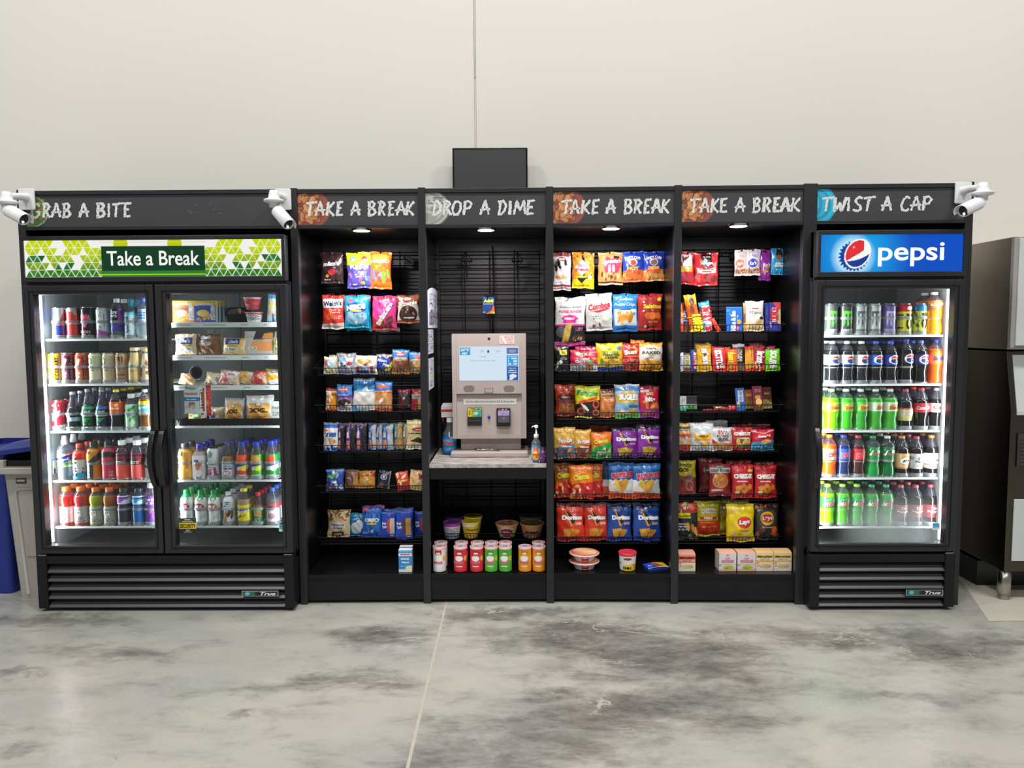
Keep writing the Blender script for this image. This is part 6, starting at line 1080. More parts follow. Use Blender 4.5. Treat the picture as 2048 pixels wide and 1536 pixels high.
sn('cookie_bag',(1493,602,1530,662),(4,1),'dcdad6',[T('Milano',.5,.61,.60,.10,'3a342e',bold=0),R(.3,.72,.68,.76,'b84040'),D(.36,.10,'e8d0a0'),B(.2,.04,.85,.3,5,.16,'e0c48c d8b478 e8d4a8',4),E(.84,.42,.12,.05,'3a2420'),S(.4,.5,.7,.53,'9a9690',1,3)],'white cookie bag with tan cookies, tallest of its row','cookie bag',dY=.004)
sn('candy_box',(1540,605,1562,661),(4,1),'2a3a9c',[P([(.3,1),(1,1),(1,.6)],'d84048'),E(1,.5,.5,.26,'c8b880'),R(.2,.32,.62,.82,'e8e8ec'),T('CRUNCH',.42,.57,1.15,.30,'c82c3c',rot=PI/2,bold=.06),B(.05,.05,.9,.28,6,.12,'5a3a9c c8a080 3a2a7a',3)],'blue and red chocolate box with a curved cream stripe','candy box',kind='box',d=.018,side='24348c',dY=.02,lean=.08)
sn('candy_box',(1530,606,1545,661),(4,1),'2a347c',[S(.1,.1,.9,.9,'4a58a8',8,3)],'dark blue box at the left of the chocolate box','candy box',kind='box',d=.018,side='24348c',dY=.045,lean=.08)
sn(br,(1359,705,1368,744),(4,2),'dcd8e4',[V('BAR',1.2,'4a58b0')],'whitish candy bar at the left post','candy bar',bul=.005,dY=.01)
sn(br,(1368,705,1383,744),(4,2),'c8c09c',[R(0,.85,1,1,'5a4a3a'),V('ALMOND',1.6,'4a7a4a',None,.5,.5,.35),R(0,0,1,.18,'7a5a40')],'cream candy bar with green lettering','candy bar',bul=.006,dY=.016)
sn(br,(1382,699,1397,744),(4,2),'4a4a9c',[R(.4,.1,1,.85,'dcc8d0'),V('PAYDAY',1.6,'c8485c',None,.5,.7,.3),R(0,.86,1,1,'3a48a8')],'blue and white candy bar beside the yellow bag','candy bar',bul=.006,dY=.01)
sn(cb,(1394,689,1424,745),(4,2),'e0a818',[T("m&m's",.62,.55,1.05,.32,'f2eeea','5a3a10',rot=-PI/2+.1,bold=.07),E(.65,.12,.1,.1,'c8a878'),R(0,.9,1,1,'c8901c')],'golden yellow candy bag in the second basket','candy bag',bul=.010,back=1,backlabel='golden yellow candy bag tucked behind its twin')
sn(cb,(1425,693,1453,747),(4,2),'d83038',[T('SKITTLES',.48,.48,1.35,.30,'f4eeee','8a1c24',rot=-PI/2+.12,bold=.07),P([(.5,.75),(.8,.8),(.66,.66)],'3aa04a'),E(.8,.2,.12,.08,'e8c040')],'red fruit candy bag with upright white lettering','candy bag',bul=.010,dY=-.002)
sn(cb,(1446,694,1462,743),(4,2),'e85a24',[],'orange candy pack behind the peanut butter pack','candy bag',bul=.006,dY=.04)
sn(cb,(1455,697,1476,744),(4,2),'f0642a',[T("Reese's",.45,.6,1.0,.36,'f0dc2c','8a4414',rot=-PI/2,shear=.2,bold=.04),R(.2,.05,.5,.3,'c88a50')],'orange peanut butter pack beside the chocolate bar','candy bag',bul=.008,dY=.002)
sn(br,(1466,688,1490,742),(4,2),'3a2824',[U(.86,.9,'a8a4a4'),T("HERSHEY'S",.5,.58,1.05,.30,'c0b8b4',rot=-PI/2,bold=.05),R(0,.0,1,.26,'7a5a4c')],'dark brown chocolate bar with silver lettering','candy bar',bul=.006,dY=.014)
sn(br,(1491,692,1510,741),(4,2),'d83828',[R(0,.1,.5,.86,'e0a028'),R(.5,.15,.95,.85,'e8b050'),V('CARAMEL',1.5,'a83424',None,.5,.7,.2)],'red and yellow candy bar','candy bar',bul=.007,dY=.01)
sn(cb,(1501,686,1528,735),(4,2),'8a1c30',[R(.3,.9,.8,1,'a83a4c')],'dark red candy bag behind the white lettered one','candy bag',bul=.008,dY=.045)
sn(cb,(1509,692,1532,741),(4,2),'a82438',[T('Starburst',.55,.55,1.05,.34,'f2f0f0','7a1424',rot=-PI/2-.1,bold=.05),B(.1,.03,.95,.3,6,.16,'e8c850 d84858 e8e0e0 8a2434',3)],'maroon fruit chew bag beside the green one','candy bag',bul=.009,dY=.004)
sn(cb,(1534,692,1553,730),(4,2),'9c2c5c',[],'magenta bag behind the lime green bag','candy bag',dY=.045)
sn(cb,(1532,698,1562,745),(4,2),'6ac41c',[T('SOUR',.5,.6,.95,.34,'eef4ea','3a7a1c',rot=-PI/2-.1,bold=.05),B(.1,.05,.5,.5,6,.12,'c8a83a 4a9a1c e0d040',3),R(.3,.1,.7,.35,'dfe8dc')],'lime green sour candy bag at the right end','candy bag',bul=.012,dY=-.002)
sn('gum_pack',(1358,792,1373,824),(4,3),'cfd4cc',[D(.4,.2,'4ac0a0'),R(0,0,1,.12,'3ab090'),S(.2,.5,.8,.9,'8a948c',3,4)],'white and mint green gum pack at the left post','gum',kind='box',d=.014,side='b8c0b8',dY=.012,lean=.08)
sn('gum_pack',(1371,792,1394,820),(4,3),'4a4c50',[D(.38,.38,'d8dcd8'),P([(.1,.0),(.25,.34),(.5,.2),(.75,.34),(.9,0)],'4ab83a'),R(.0,.96,1,1,'8a8c90')],'grey and green mint pack with a hang tab','gum',kind='box',d=.012,side='5a5c60',dY=.03,lean=.06)
for px,bg,ops,l in [((1405,815,1427,825),'c8303c',[E(.5,.2,.4,.5,'e04a54')],'red wrapped candy lying flat, leftmost of three'),((1428,810,1459,825),'7a1c24',[R(.1,.7,.6,1,'e0b82c'),S(0,.1,1,.6,'c84a54',3,4)],'maroon and yellow candy pack lying flat'),((1458,808,1486,825),'a82834',[R(.0,.2,.5,.9,'d03c48'),S(.5,.1,1,.8,'6a1c24',3,4)],'red and maroon candy pack lying flat beside the blue box')]:
    sn(br,px,(4,3),bg,ops,l,'candy bar',bul=.010,dY=.02,lean=.5)
BX=lambda a,t,y='d8b868':[R(0,0,1,.42,y),P([(0,.42),(0,.6),(1,.25),(1,.42)],a),T(t,.5,.72,.72,.12,'f0e8e0',bold=.04),S(.2,.1,.8,.3,'8a6a3a',2,3)]
sn('cookie_box',(1474,776,1492,823),(4,3),'2a62a8',[R(.25,.4,.85,.9,'d0d8e4'),T('BISCUIT',.55,.66,1.0,.34,'2a4a8c',rot=-PI/2,bold=.04),R(.1,.2,.4,.4,'e0c088')],'blue and white slim biscuit box','cookie box',kind='box',d=.012,side='1d4a8a',dY=.004,lean=.14,rot=-.06)
sn('cookie_box',(1492,779,1508,818),(4,3),'d8763c',BX('e8904c','bel','e0a860'),'orange slim biscuit box','cookie box',kind='box',d=.012,side='b85a2c',dY=.02,lean=.14,rot=-.05)
sn('cookie_box',(1508,772,1527,822),(4,3),'7a2434',[R(.25,.48,.8,.62,'c89a4a'),E(.6,.34,.32,.15,'e0c478'),S(.2,.75,.85,.9,'c88a94',2,3),R(0,0,1,.16,'5a3a2c')],'maroon slim box picturing a round cookie','cookie box',kind='box',d=.012,side='5a1c28',dY=.008,lean=.14,rot=-.05)
sn('cookie_box',(1527,774,1545,818),(4,3),'8a4a30',BX('a86a44','bel','e8d088'),'brown and cream slim biscuit box','cookie box',kind='box',d=.012,side='6a3420',dY=.02,lean=.14,rot=-.04)
sn('pretzel_bag',(1357,846,1384,904),(4,4),'dcb868',[E(.6,.93,.3,.09,'d8b050'),R(.1,.70,.9,.78,'e8d8b0'),T("SNYDER'S",.5,.74,.76,.06,'4a3a24'),R(.05,.78,1,.88,'5a3a24'),R(.0,.46,.9,.60,'d8483c'),B(.1,.28,.9,.46,6,.11,'c8ccd0 e8e4dc b8a088',3),D(.22,.24,'c8403c')],'tan pretzel bag half hidden by the left post','snack bag',dY=.01)
sn('toast_chip_bag',(1381,846,1430,905),(4,4),'e0e2e4',[E(.45,.76,.3,.09,'c8d4e0'),P([(.12,.66),(.3,.56),(.85,.62),(.88,.38),(.16,.40)],'f0b428'),T('White',.5,.53,.56,.11,'8a5a1c',rot=-.05,bold=.03),R(.16,.36,.88,.40,'d86a5a'),E(.6,.26,.2,.09,'f0a83a'),E(.6,.28,.14,.06,'f4c060')],'white chip bag with a bright orange panel','chip bag',dY=-.002)
sn('potato_skin_bag',(1413,841,1458,892),(4,4),'c4c8ca',[],'plain silver bag behind the potato skins bag','chip bag',dY=.05)
sn('potato_skin_bag',(1420,854,1467,903),(4,4),'cdd0d2',[R(.3,.76,.8,.86,'f0e8e8'),S(.3,.68,.85,.92,'c83c48',2,5,.5),T('FRIDAYS',.55,.8,.44,.06,'3a3438'),T('POTATO',.56,.62,.54,.10,'2e2c2e',bold=.03),T('SKINS',.56,.50,.44,.10,'2e2c2e',bold=.03),D(.60,-.3,'d8402c'),R(.35,.40,.9,.44,'c85a8a'),D(.30,.34,'e0a868'),B(.2,.06,.95,.28,10,.10,'d89850 c87c3c e8b878',4),D(.05,.05,'e8e8e8')],'silver white potato skin bag with a red corner','chip bag',dY=.0)
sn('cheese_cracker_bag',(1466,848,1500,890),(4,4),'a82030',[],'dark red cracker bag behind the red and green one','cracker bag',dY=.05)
CZ=lambda:[T('CHEEZ-IT',.52,.72,.82,.15,'f4f0ee','a81c24',bold=.09),R(0,.95,1,1,'d86a6a')]
sn('cheese_cracker_bag',(1463,855,1507,901),(4,4),'c8282c',CZ()+[P([(.22,.55),(.3,.48),(.85,.5),(.82,.56)],'dfe8d8'),P([(.28,.5),(.36,.42),(.55,.46),(.7,.42),(.82,.5)],'2a8a3c'),B(.25,.14,.85,.42,7,.14,'e0c868 d8bc58 e8d480',4),B(.3,.08,.9,.22,5,.09,'2a7a34 3a9a44',6)],'red cracker bag with green leaves','cracker bag',dY=.004)
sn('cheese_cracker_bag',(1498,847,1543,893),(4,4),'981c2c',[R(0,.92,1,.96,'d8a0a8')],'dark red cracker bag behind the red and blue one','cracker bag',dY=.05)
sn('cheese_cracker_bag',(1504,858,1551,903),(4,4),'c02030',[P([(.0,.93),(.5,.82),(1,.98),(1,.92),(.5,.78),(0,.88)],'e89098'),T("Snap'd",.52,.66,.56,.14,'f2f0f2','7a1420',rot=.12,bold=.06),E(.62,.40,.26,.10,'e8a858'),D(.36,.48,'4aa0d0',.03),E(.62,.42,.2,.1,'e8a858'),B(.2,.1,.95,.3,6,.10,'7ac0e0 3a8ac0 a8d8ec',4)],'red and light blue cracker bag at the right end','cracker bag',dY=-.002)
sn('onion_chip_bag',(1357,921,1394,986),(4,5),'a8483c',[U(.56,.5,'d8c828'),T('RINGS',.45,.86,.7,.1,'3a3414',rot=-.1),T('GO!',.3,.72,.5,.12,'2a2610',bold=.04),B(.0,.38,.8,.56,6,.12,'8a6a58 b89888 6a4a40',4),E(.62,.26,.22,.16,'d89080'),E(.62,.26,.16,.11,'a8483c'),P([(.6,.1),(.7,.3),(.85,.1)],'d89080'),D(.1,.1,'b83c44')],'yellow and red ring snack bag at the left post','snack bag',dY=.01)
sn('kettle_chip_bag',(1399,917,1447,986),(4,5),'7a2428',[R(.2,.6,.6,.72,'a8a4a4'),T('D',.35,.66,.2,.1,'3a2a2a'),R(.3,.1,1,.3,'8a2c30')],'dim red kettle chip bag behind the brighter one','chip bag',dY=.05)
sn('kettle_chip_bag',(1419,928,1464,993),(4,5),'b03430',[R(.0,.78,1,.80,'e8e4dc'),R(.02,.72,.98,.88,'ece8e2'),E(.5,.88,.2,.05,'8ab0a0'),T('DEEP RIVER',.5,.79,.86,.08,'2a4a5c',bold=.02),E(.5,.48,.36,.22,'e8d8a8'),E(.5,.48,.33,.20,'d8883c'),B(.25,.34,.78,.62,8,.12,'e89a48 d87c34 e8a858',4),R(.1,.16,.6,.22,'f0d0d0'),D(.08,.06,'98282c')],'dark red kettle chip bag with a white brand band','chip bag',dY=-.002)
C2=lambda:[T('CHEEZ-IT',.5,.66,.86,.14,'f4f0ee','a81c24',bold=.09),R(.2,.49,.7,.53,'f0d8d8'),P([(.5,.46),(.85,.30),(.55,.12),(.22,.30)],'e8903c'),P([(.12,.34),(.3,.4),(.38,.26),(.2,.2)],'e8a04c'),P([(.72,.44),(.92,.4),(.88,.26),(.74,.3)],'e89844'),E(.52,.29,.05,.03,'b85a1c'),R(.14,.12,.34,.22,'e8e080')]
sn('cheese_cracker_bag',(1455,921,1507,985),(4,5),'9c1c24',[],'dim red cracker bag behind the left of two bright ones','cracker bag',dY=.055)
sn('cheese_cracker_bag',(1465,930,1510,997),(4,5),'c8242c',C2()+[R(.74,.78,.98,.86,'e8dc6a')],'bright red cheese cracker bag with a yellow corner flash','cracker bag',dY=-.002)
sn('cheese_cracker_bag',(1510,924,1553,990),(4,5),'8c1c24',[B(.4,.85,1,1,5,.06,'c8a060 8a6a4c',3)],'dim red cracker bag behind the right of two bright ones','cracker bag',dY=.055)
sn('cheese_cracker_bag',(1511,931,1556,997),(4,5),'c8222c',C2()+[E(.96,.52,.05,.05,'4a3ab0')],'bright red cheese cracker bag at the right end','cracker bag',dY=-.001)
sn('popcorn_bag',(1357,1006,1398,1081),(4,6),'2a2a2c',[U(.70,.74,'a82a3c'),B(.0,.72,.55,.98,6,.1,'6a8a4a e0c890 c8b070',4),E(.7,.88,.14,.08,'e0683c'),R(.0,.58,.62,.72,'e0d820'),T('Smartfood',.34,.65,.56,.07,'2a2a14',rot=.06),S(.0,.26,.42,.48,'e0dce0',3,5,.9),B(.4,.24,.9,.5,3,.13,'e8a848 d8963c',2),B(.5,.04,.98,.2,4,.08,'b8d83a e8a050',4)],'black popcorn bag with a yellow strip at the left post','snack bag',dY=.01)
sn('hot_fries_bag',(1390,1003,1442,1073),(4,6),'ccc81e',[T('CHESTERS',.55,.74,.62,.14,'f2eee8','8a2430',bold=.07,arc=.3),R(.2,.48,.86,.56,'c8302c'),T('FRIES',.52,.52,.36,.06,'f0e8e0',bold=.04),E(.52,.6,.22,.05,'e0a03c'),D(.44,.46,'d8402c'),S(.2,.38,.8,.43,'f0b848',1,3,.9),R(.1,.26,.95,.28,'f0c030'),B(.12,.08,.95,.25,12,.11,'c83c2c d8502c b82c24',4),D(.05,.04,'c0bc1c')],'lime yellow and red hot fries bag','snack bag',dY=.006)
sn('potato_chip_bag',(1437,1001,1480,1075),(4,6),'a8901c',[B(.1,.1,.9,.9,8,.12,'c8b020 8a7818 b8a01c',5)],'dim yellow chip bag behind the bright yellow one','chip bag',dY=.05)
LY=lambda:[E(.62,.52,.26,.16,'e84038'),T('Lays',.62,.52,.42,.15,'f6f4f0','c8242c',rot=.1,shear=.15,bold=.07)]
sn('potato_chip_bag',(1448,1000,1502,1062),(4,6),'d8c41c',[],'yellow chip bag top rising behind the bright yellow one','chip bag',dY=.03)
sn('potato_chip_bag',(1454,1009,1512,1089),(4,6),'f0d41c',[E(.3,.86,.25,.1,'e8c83a'),B(.05,.72,.5,.95,4,.13,'e8cc40 f0dc5a',3),E(.66,.36,.2,.1,'f0b820'),E(.62,.52,.34,.19,'f4e03a')]+LY()+[T('Classic',.62,.30,.4,.05,'8a7a1c'),B(.2,.02,.8,.16,7,.13,'e0b060 d8cc80 e8c070',4),R(0,.92,1,1,'e0c81c')],'bright yellow potato chip bag in the lowest basket','chip bag',dY=-.006)
sn('potato_chip_bag',(1511,1008,1560,1081),(4,6),'3a3634',[B(.0,.82,.5,1,5,.10,'e09a58 c87840 e8b078',4),R(.5,.84,1,.98,'4a2c20'),E(.5,.60,.44,.27,'4c4a4a'),E(.5,.60,.29,.19,'e8c81c'),E(.5,.60,.26,.12,'d8343c'),T('Lays',.5,.60,.46,.14,'f4f2ee','b8242c',rot=.06,shear=.15,bold=.06),T('Barbecue',.5,.36,.44,.05,'d8d8d4'),B(.05,.08,.35,.34,5,.11,'8a4a3c 6a3430 a86858',4),E(.82,.24,.14,.14,'d8642c'),B(.7,.08,.98,.2,3,.07,'c8703a',3)],'dark grey barbecue chip bag with a yellow disc','chip bag',dY=.004)
# ---- cabinet floors
NB=lambda a,t,txtc:[R(0,.74,1,.92,a),T(t,.5,.83,.84,.11,txtc,bold=.04),S(.25,.62,.75,.72,'5a3a3a',2,4,.8),D(.60,.62,'e8dccf'),R(0,.52,1,.60,mixc(H(a),H('e87a4a'),.5)),E(.55,.24,.44,.18,'f0ece0'),E(.55,.26,.38,.13,'d8c088'),B(.3,.18,.8,.34,8,.08,'e0c890 c8a868 d8b878',4),B(.02,.2,.2,.5,3,.07,'c8945c e0b080',3)]
sn('noodle_box',(1357,1110,1391,1147),.166,'e0a08c',NB('d84a3c','Maruchan','1c1a20'),'red and cream instant noodle sleeve at the left post','noodle box',kind='box',lean=0,d=.09,side='c8a898',top='d8907c',lid=.012)
for px,l in [((1438,1107,1472.5,1145),'white and pink cup noodle box, left of two'),((1475,1107,1511.5,1146),'white and pink cup noodle box, right of two')]:
    sn('noodle_box',px,.166,'dcd8da',[T('CUP',.5,.72,.28,.1,'d87a94',bold=.05),T('NOODLES',.5,.56,.72,.16,'d8607c','e8d0d6',bold=.05),E(.5,.88,.08,.03,'c84a4a'),R(0,.36,1,.39,'e0764a'),E(.55,.20,.34,.14,'b8d03a'),S(.35,.14,.75,.26,'5a7a1c',2,5,.7),R(0,.28,.14,.36,'8ab0e0'),D(.1,.12,'e0a898')],l,'noodle box',kind='box',lean=0,d=.09,side='d0c4b4',top='d8a088',lid=.006)
for px,l in [((1512,1107,1547,1147),'yellow instant noodle sleeve, left of two'),((1547.5,1107,1583.5,1147),'yellow instant noodle sleeve at the right end')]:
    sn('noodle_box',px,.166,'e8dcc0',NB('ecc92c','Maruchan','1c1a20'),l,'noodle box',kind='box',lean=0,d=.09,side='d8c8a8',top='d8b078',lid=.012)
m=MB(); panel(m,-.062,.062,0,.085,0,'2a4ab8',[P([(.45,1),(1,1),(1,0),(.55,0)],'e0b82c'),P([(.35,.9),(.6,.9),(.8,.2),(.5,.2)],'a8502c'),T('RITZ',.28,.5,.3,.3,'d8dce8',bold=.04),R(.0,0,1,.08,'c8c8c8')],30,20); m.v=[(x,z-.04,.010+.006*math.cos(x*22)-y*0) for x,y,z in m.v]; m.box(-.061,.061,-.039,.044,.0,.009,'2a4ab8')
o=m.obj('snack_packet',FILM); p_=atz(1313,1136,.17); o.location=(p_.x,p_.y+.02,.1655); o.rotation_euler=(0,0,.25); tag(o,'flat blue and yellow snack packet lying on the cabinet floor','packet','packages on the cabinet floors')
# tubs, cups and canisters
def vessel(name,cx,ytop,ybot,wt,wb,Y,zb,bg,ops,lidc,label,grp,cat='cup',lidh=.006,lidover=.003,foil=None,lname='lid',lidops=None):
    s=(Y+3.9777)/CF; rt,rb=wt*s/2,wb*s/2; p=at(cx,(ytop+ybot)/2,Y); h_=at(cx,ytop,Y-rt*.8).z-zb
    root=empty(name,(p.x,Y,zb)); tag(root,label,cat,grp)
    hb=h_-lidh; n=10; prof=[(rb*.9,0),(rb,.003)]+[(rb+(rt-rb)*(i/n),.003+(hb-.003)*i/n) for i in range(1,n+1)]
    m=wrapmesh(prof,bg,ops,.001,hb,0,2.7); m.lathe([(rb*.95,.001),(0,.001)],20,col='ddd',cap=False); m.obj('body',PAPER,root)
    l=MB(); ro=rt+lidover
    l.lathe([(ro-.001,hb-.001),(ro,hb+.001),(ro,h_-.001),(ro-.002,h_),(ro-.004,h_-.0015)],30,col=lidc,cap=False)
    k=24; fs_,_=splt(lidops or []); vs=[];cs=[]
    for j in range(7):
        for i in range(k):
            q=2*PI*i/k; rr_=(ro-.004)*j/6; vs.append((rr_*math.sin(q),-rr_*math.cos(q),h_-.0015)); cs.append(paint(fs_,.5+.5*j/6*math.sin(q),.5+.5*j/6*math.cos(q)*-1,H(foil or lidc)))
    l.add(vs,[(j*k+i,j*k+(i+1)%k,(j+1)*k+(i+1)%k,(j+1)*k+i) for j in range(6) for i in range(k)],cs)
    l.obj(lname,PLAS,root); return root
zb2=BK[(2,1)]+.003; gc='cups in the basket under the counter'
Yc=.255
pcup=[R(-1,.86,2,1,'b04ab0'),S(.1,.3,.8,.8,'8a8fa0',6,5),D(.2,.2,'2a6ac0'),D(.10,.10,'e4e6ea'),R(.1,.55,.3,.75,'c8ccd4')]
vessel('cereal_cup',904,1047,1080,36,29,Yc,zb2,'e0e2e8',pcup,'9a4aa8','white cereal cup with a purple rim',gc,foil='7a4a98',lidops=[B(.1,.1,.9,.9,5,.14,'5a3a88 c8a0d8 2a4a88',3)])
vessel('cereal_cup',908,1036,1068,36,29,Yc+.105,zb2,'5a4a88',pcup,'4a3a78','purple topped cereal cup behind the white one',gc,foil='3a2f60')
ycup=[P([(-.5,.62),(.3,.78),(1.4,1),(1.4,1.2),(-.5,1.2)],'ece8dc'),T('Cheerios',.6,.60,.62,.14,'3a3014',bold=.03),E(.62,.3,.16,.16,'e8a868'),E(.62,.3,.1,.1,'f0d8b0'),S(.15,.1,.4,.16,'a88a1c',1,3)]
vessel('cereal_cup',942,1045,1080,37,27,Yc,zb2,'ecc81e',ycup,'f0e040','bright yellow cereal cup in front',gc,foil='e8d020',lidops=[B(.1,.1,.9,.9,6,.08,'c8a818 f4e860',3)])
vessel('cereal_cup',946,1035,1068,37,27,Yc+.105,zb2,'e0bc1c',ycup,'e8d83a','yellow cereal cup behind its front twin',gc,foil='a8941c',lidops=[E(.5,.5,.25,.2,'6a5a18')])
bowlA=[B(.0,.0,1,1,20,.1,'b8c890 5aa03a d8a868 e8dcc0 c85a3a',5),E(.5,.5,.24,.3,'8a2460'),T('Fruit',.5,.5,.36,.22,'f4eef0',bold=.05),E(.5,.22,.2,.14,'c83c4c')]
vessel('soup_bowl',1014,1050,1080,45,30,Yc+.01,zb2,'c8b888',bowlA,'d8a878','colourful bowl with orange leafy print',gc,'bowl',foil='a86a4c',lidops=[B(.1,.1,.9,.9,9,.12,'c88a5c 8a3a5c e0b088 6a4a7a',3)])
bowlB=[B(0,0,1,1,16,.12,'b8805c d8a480 8a5a40 c8946c',4),T('BOWL',.5,.5,.5,.2,'2a2420',bold=.05),P([(.1,.9),(.3,.95),(.35,.5),(.2,.5)],'c87048')]
vessel('soup_bowl',1064,1050,1081,48,34,Yc+.01,zb2,'c08a64',bowlB,'d09048','brown soup bowl at the right end, front one',gc,'bowl',foil='5a4a40')
vessel('soup_bowl',1062,1036,1067,47,34,Yc+.12,zb2,'6a4a38',bowlB,'6a5444','brown soup bowl standing behind the front one',gc,'bowl',foil='4a443e')
gp='short chip canisters on the cabinet floor'
def canister(cx,col,txtc,label,Y=.075,dark=0,n=0):
    zb=.1665
    ops=[R(.28,.76,.66,.97,mixc(H(col),(0,0,0),.35) if col!='e8e4e4' else 'c02c34'),E(.46,.82,.14,.04,'f0e8d0'),E(.44,.60,.24,.12,'f4f4f4'),T('PRINGLES',.44,.42,.52,.11,'d8485c','f4f0f0',bold=.06),R(.28,.24,.62,.27,'f4f4f4'),E(.86,.6,.14,.12,'e8b84a'),R(-.1,.3,.06,.48,'e8e8e8')]
    r=vessel('chip_canister',cx,1094.5,1144,26.6,26.6,Y,zb,col,ops,'e8c8cc',label,gp,'canister',lidh=.012,lidover=.0012,foil='d8707c',lname='plastic_lid',lidops=[E(.5,.5,.34,.34,'d8d4d4'),E(.5,.5,.2,.15,'6a6464')])
    return r
PR=[(879,'e8e4e4','white chip canister, leftmost'),(921,'d83440','red chip canister with a purple sticker'),(953.5,'dc3040','red chip canister beside the green ones'),(982.5,'5ab83c','green chip canister, left of two'),(1010.5,'52b43c','green chip canister, right of two'),(1050,'f09a1c','orange chip canister, left of two'),(1078,'ee961c','orange chip canister, right of two')]
for i,(cx,col,l) in enumerate(PR):
    r=canister(cx,col,0,l+', front row')
    if i!=5:
        c=copytree(r); c.location=(r.location.x+.0,.075+.078,r.location.z); tag(c,l+', second row',r['category'],gp)
# stacked microwave trays
gt='stacked microwave bowls'
for i,(z,l) in enumerate([(0,'white microwave bowl at the bottom of a stack of two'),(.046,'white microwave bowl on top of a stack of two')]):
    p=at(1169,1130,.10); root=empty('microwave_bowl',(p.x,.12,.1665+z)); tag(root,l,'bowl',gt)
    m=MB(); prof=[(.052,0),(.054,.002),(.066,.034)]; 
    w=wrapmesh(prof,'e4e0e2',[R(.34,-.1,.66,1.1,'c8303c'),E(.5,.7,.1,.12,'f0e8e8'),S(.38,.1,.62,.3,'f0d0d0',2,3,.9)],0,.034,0,2.4); w.lathe([(.052,.0005),(0,.0005)],24,col='ddd',cap=False); w.obj('bowl_body',PAPER,root)
    l2=MB(); l2.lathe([(.066,.034),(.083,.036),(.085,.040),(.080,.043),(.0,.044)],32,col='e8e4e4',cap=False,fn=lambda q,z_: H('d87a6a') if z_>.0425 else H('ece8e8')); 
    l2.obj('lid_film',PLAS,root)
    t=MB(); panelz=[(.070*math.cos(a),.070*math.sin(a)) for a in [2*PI*k/20 for k in range(20)]]
    t.add([(a,b,.0446) for a,b in panelz],[tuple(range(20))],[H(['d8a060','c8784a','e0c090','c83c44'][k//3%4]) for k in range(20)]); t.obj('lid_print',PAPER,root)
vessel('chili_tub',1255,1107,1142,35,31,.085,.1665,'e4e2dc',[E(.45,.8,.2,.08,'8a2a34'),P([(.2,.0),(.25,.4),(.8,.5),(1.1,.35),(1.1,0)],'ecc42c'),T('CHILI',.42,.22,.4,.15,'1c1a14',bold=.07),B(.75,.1,1.0,.45,4,.09,'c85a3a d88a5a',3),E(.08,.5,.05,.1,'5a9a4a')],'d83442','white chili tub with a red lid','packages on the cabinet floors','tub',lidh=.014,lidover=.0025,foil='c82c38')
# ============================================================ CHILLED FOOD (right door of the wide cooler)
gsh=['chilled food on the top shelf','chilled food on the second shelf','wrapped sandwiches on the third shelf','chilled food on the black tray']
FZ=[]
for i,y in enumerate((649.5,715,775,859)):
    z=at(458,y-4 if i<3 else y-12,FY0).z; FZ.append(z)
    shelf_part(F1,.712,1.335,FY0-F1Y,.58,z-.002 if i<3 else z-.014,'strip' if i<3 else 'wire')
# black tray on the fourth shelf
xa=at(353,858,FY0+.004).x; xb=F1X+1.33
z0=FZ[3]-.012; m=MB(); m.box(xa,xb,.03,.45,z0,z0+.004); m.prism([(xa+.004,z0+.004),(xb,z0+.004),(xb,z0+.038),(xa+.02,z0+.038)],.026,.031); m.box(xa,xa+.004,.03,.45,z0+.004,z0+.03); m.box(xb-.004,xb,.03,.45,z0+.004,z0+.03)
tag(m.obj('serving_tray',mat('black_plastic_tray','141416',.25,noise=.06)),'shallow black tray below the packaged buns in the cooler','tray')
def food(n,px,sh,bg,ops,label,cat='food pack',dY=0,**k):
    Y0=.045+dY; zz=FZ[sh]+.004 if sh<3 else FZ[3]-.006
    return snack(n,px,zz,bg,ops,label,cat,gsh[sh],dY=dY,**k)
LU=lambda a,c:[R(0,.78,1,1,'ecc81c'),T('LUNCHABLES',.48,.86,.88,.13,'f4e4d0','b8442c',bold=.06,arc=.3),R(.76,.1,.97,.76,'c8ccd4'),S(.8,.15,.94,.5,'7a8090',4,6),E(.84,.6,.08,.06,'e4e6ea'),R(.1,.56,.72,.66,c),E(.4,.42,.28,.16,a),B(.1,.05,.75,.3,6,.13,'d89848 e8b870 c8843a',4)]
food('lunch_kit',(344,602,388,645),0,'c8783c',LU('e0b0a8','9a5a3c'),'yellow topped lunch kit with a brown picture, leftmost on top shelf','lunch kit',kind='box',d=.03,lean=.05,side='d8d0b0')
food('lunch_kit',(388,602,431,645),0,'2a58a8',LU('e8c860','24489c'),'yellow topped lunch kit with a blue picture','lunch kit',kind='box',d=.03,lean=.05,side='c8c8b0')
for i,(a,b) in enumerate([(404,438),(413,446),(420,451)]):
    food('lunch_kit',(a,603-i,b,645),0,'c8a83c',[R(0,.78,1,1,'e4c01c'),R(.6,0,1,.7,'3a68a8'),T('S',.6,.86,.2,.1,'f0e0c8','b8442c')],['lunch kit directly behind the blue picture one','lunch kit third back behind the blue one','lunch kit last in the row behind the blue one'][i],'lunch kit',kind='box',d=.02,lean=.05,side='c8c8b0',dY=.035+.024*i)
zf0=FZ[0]+.002
vessel('fruit_cup',508.5,624,645,33,26,.085,zf0,'dcdcdc',[S(.1,.1,.9,.75,'7a7e84',7,4,.7),R(-1,.8,2,1,'c84a58')],'d8a8ac','lower fruit cup with a printed label, under another cup',gsh[0],'cup',lidh=.004,foil='d8a0a4')
v=vessel('fruit_cup',505,594,616,34,24,.083,zf0+.068,'c84050',[B(0,0,1,1,10,.2,'a82838 d86a70 e0a080',5),R(-1,.9,2,1,'e0b0b4')],'e0b4b8','upper red fruit cup stacked on another cup',gsh[0],'cup',lidh=.004,foil='d86a78')
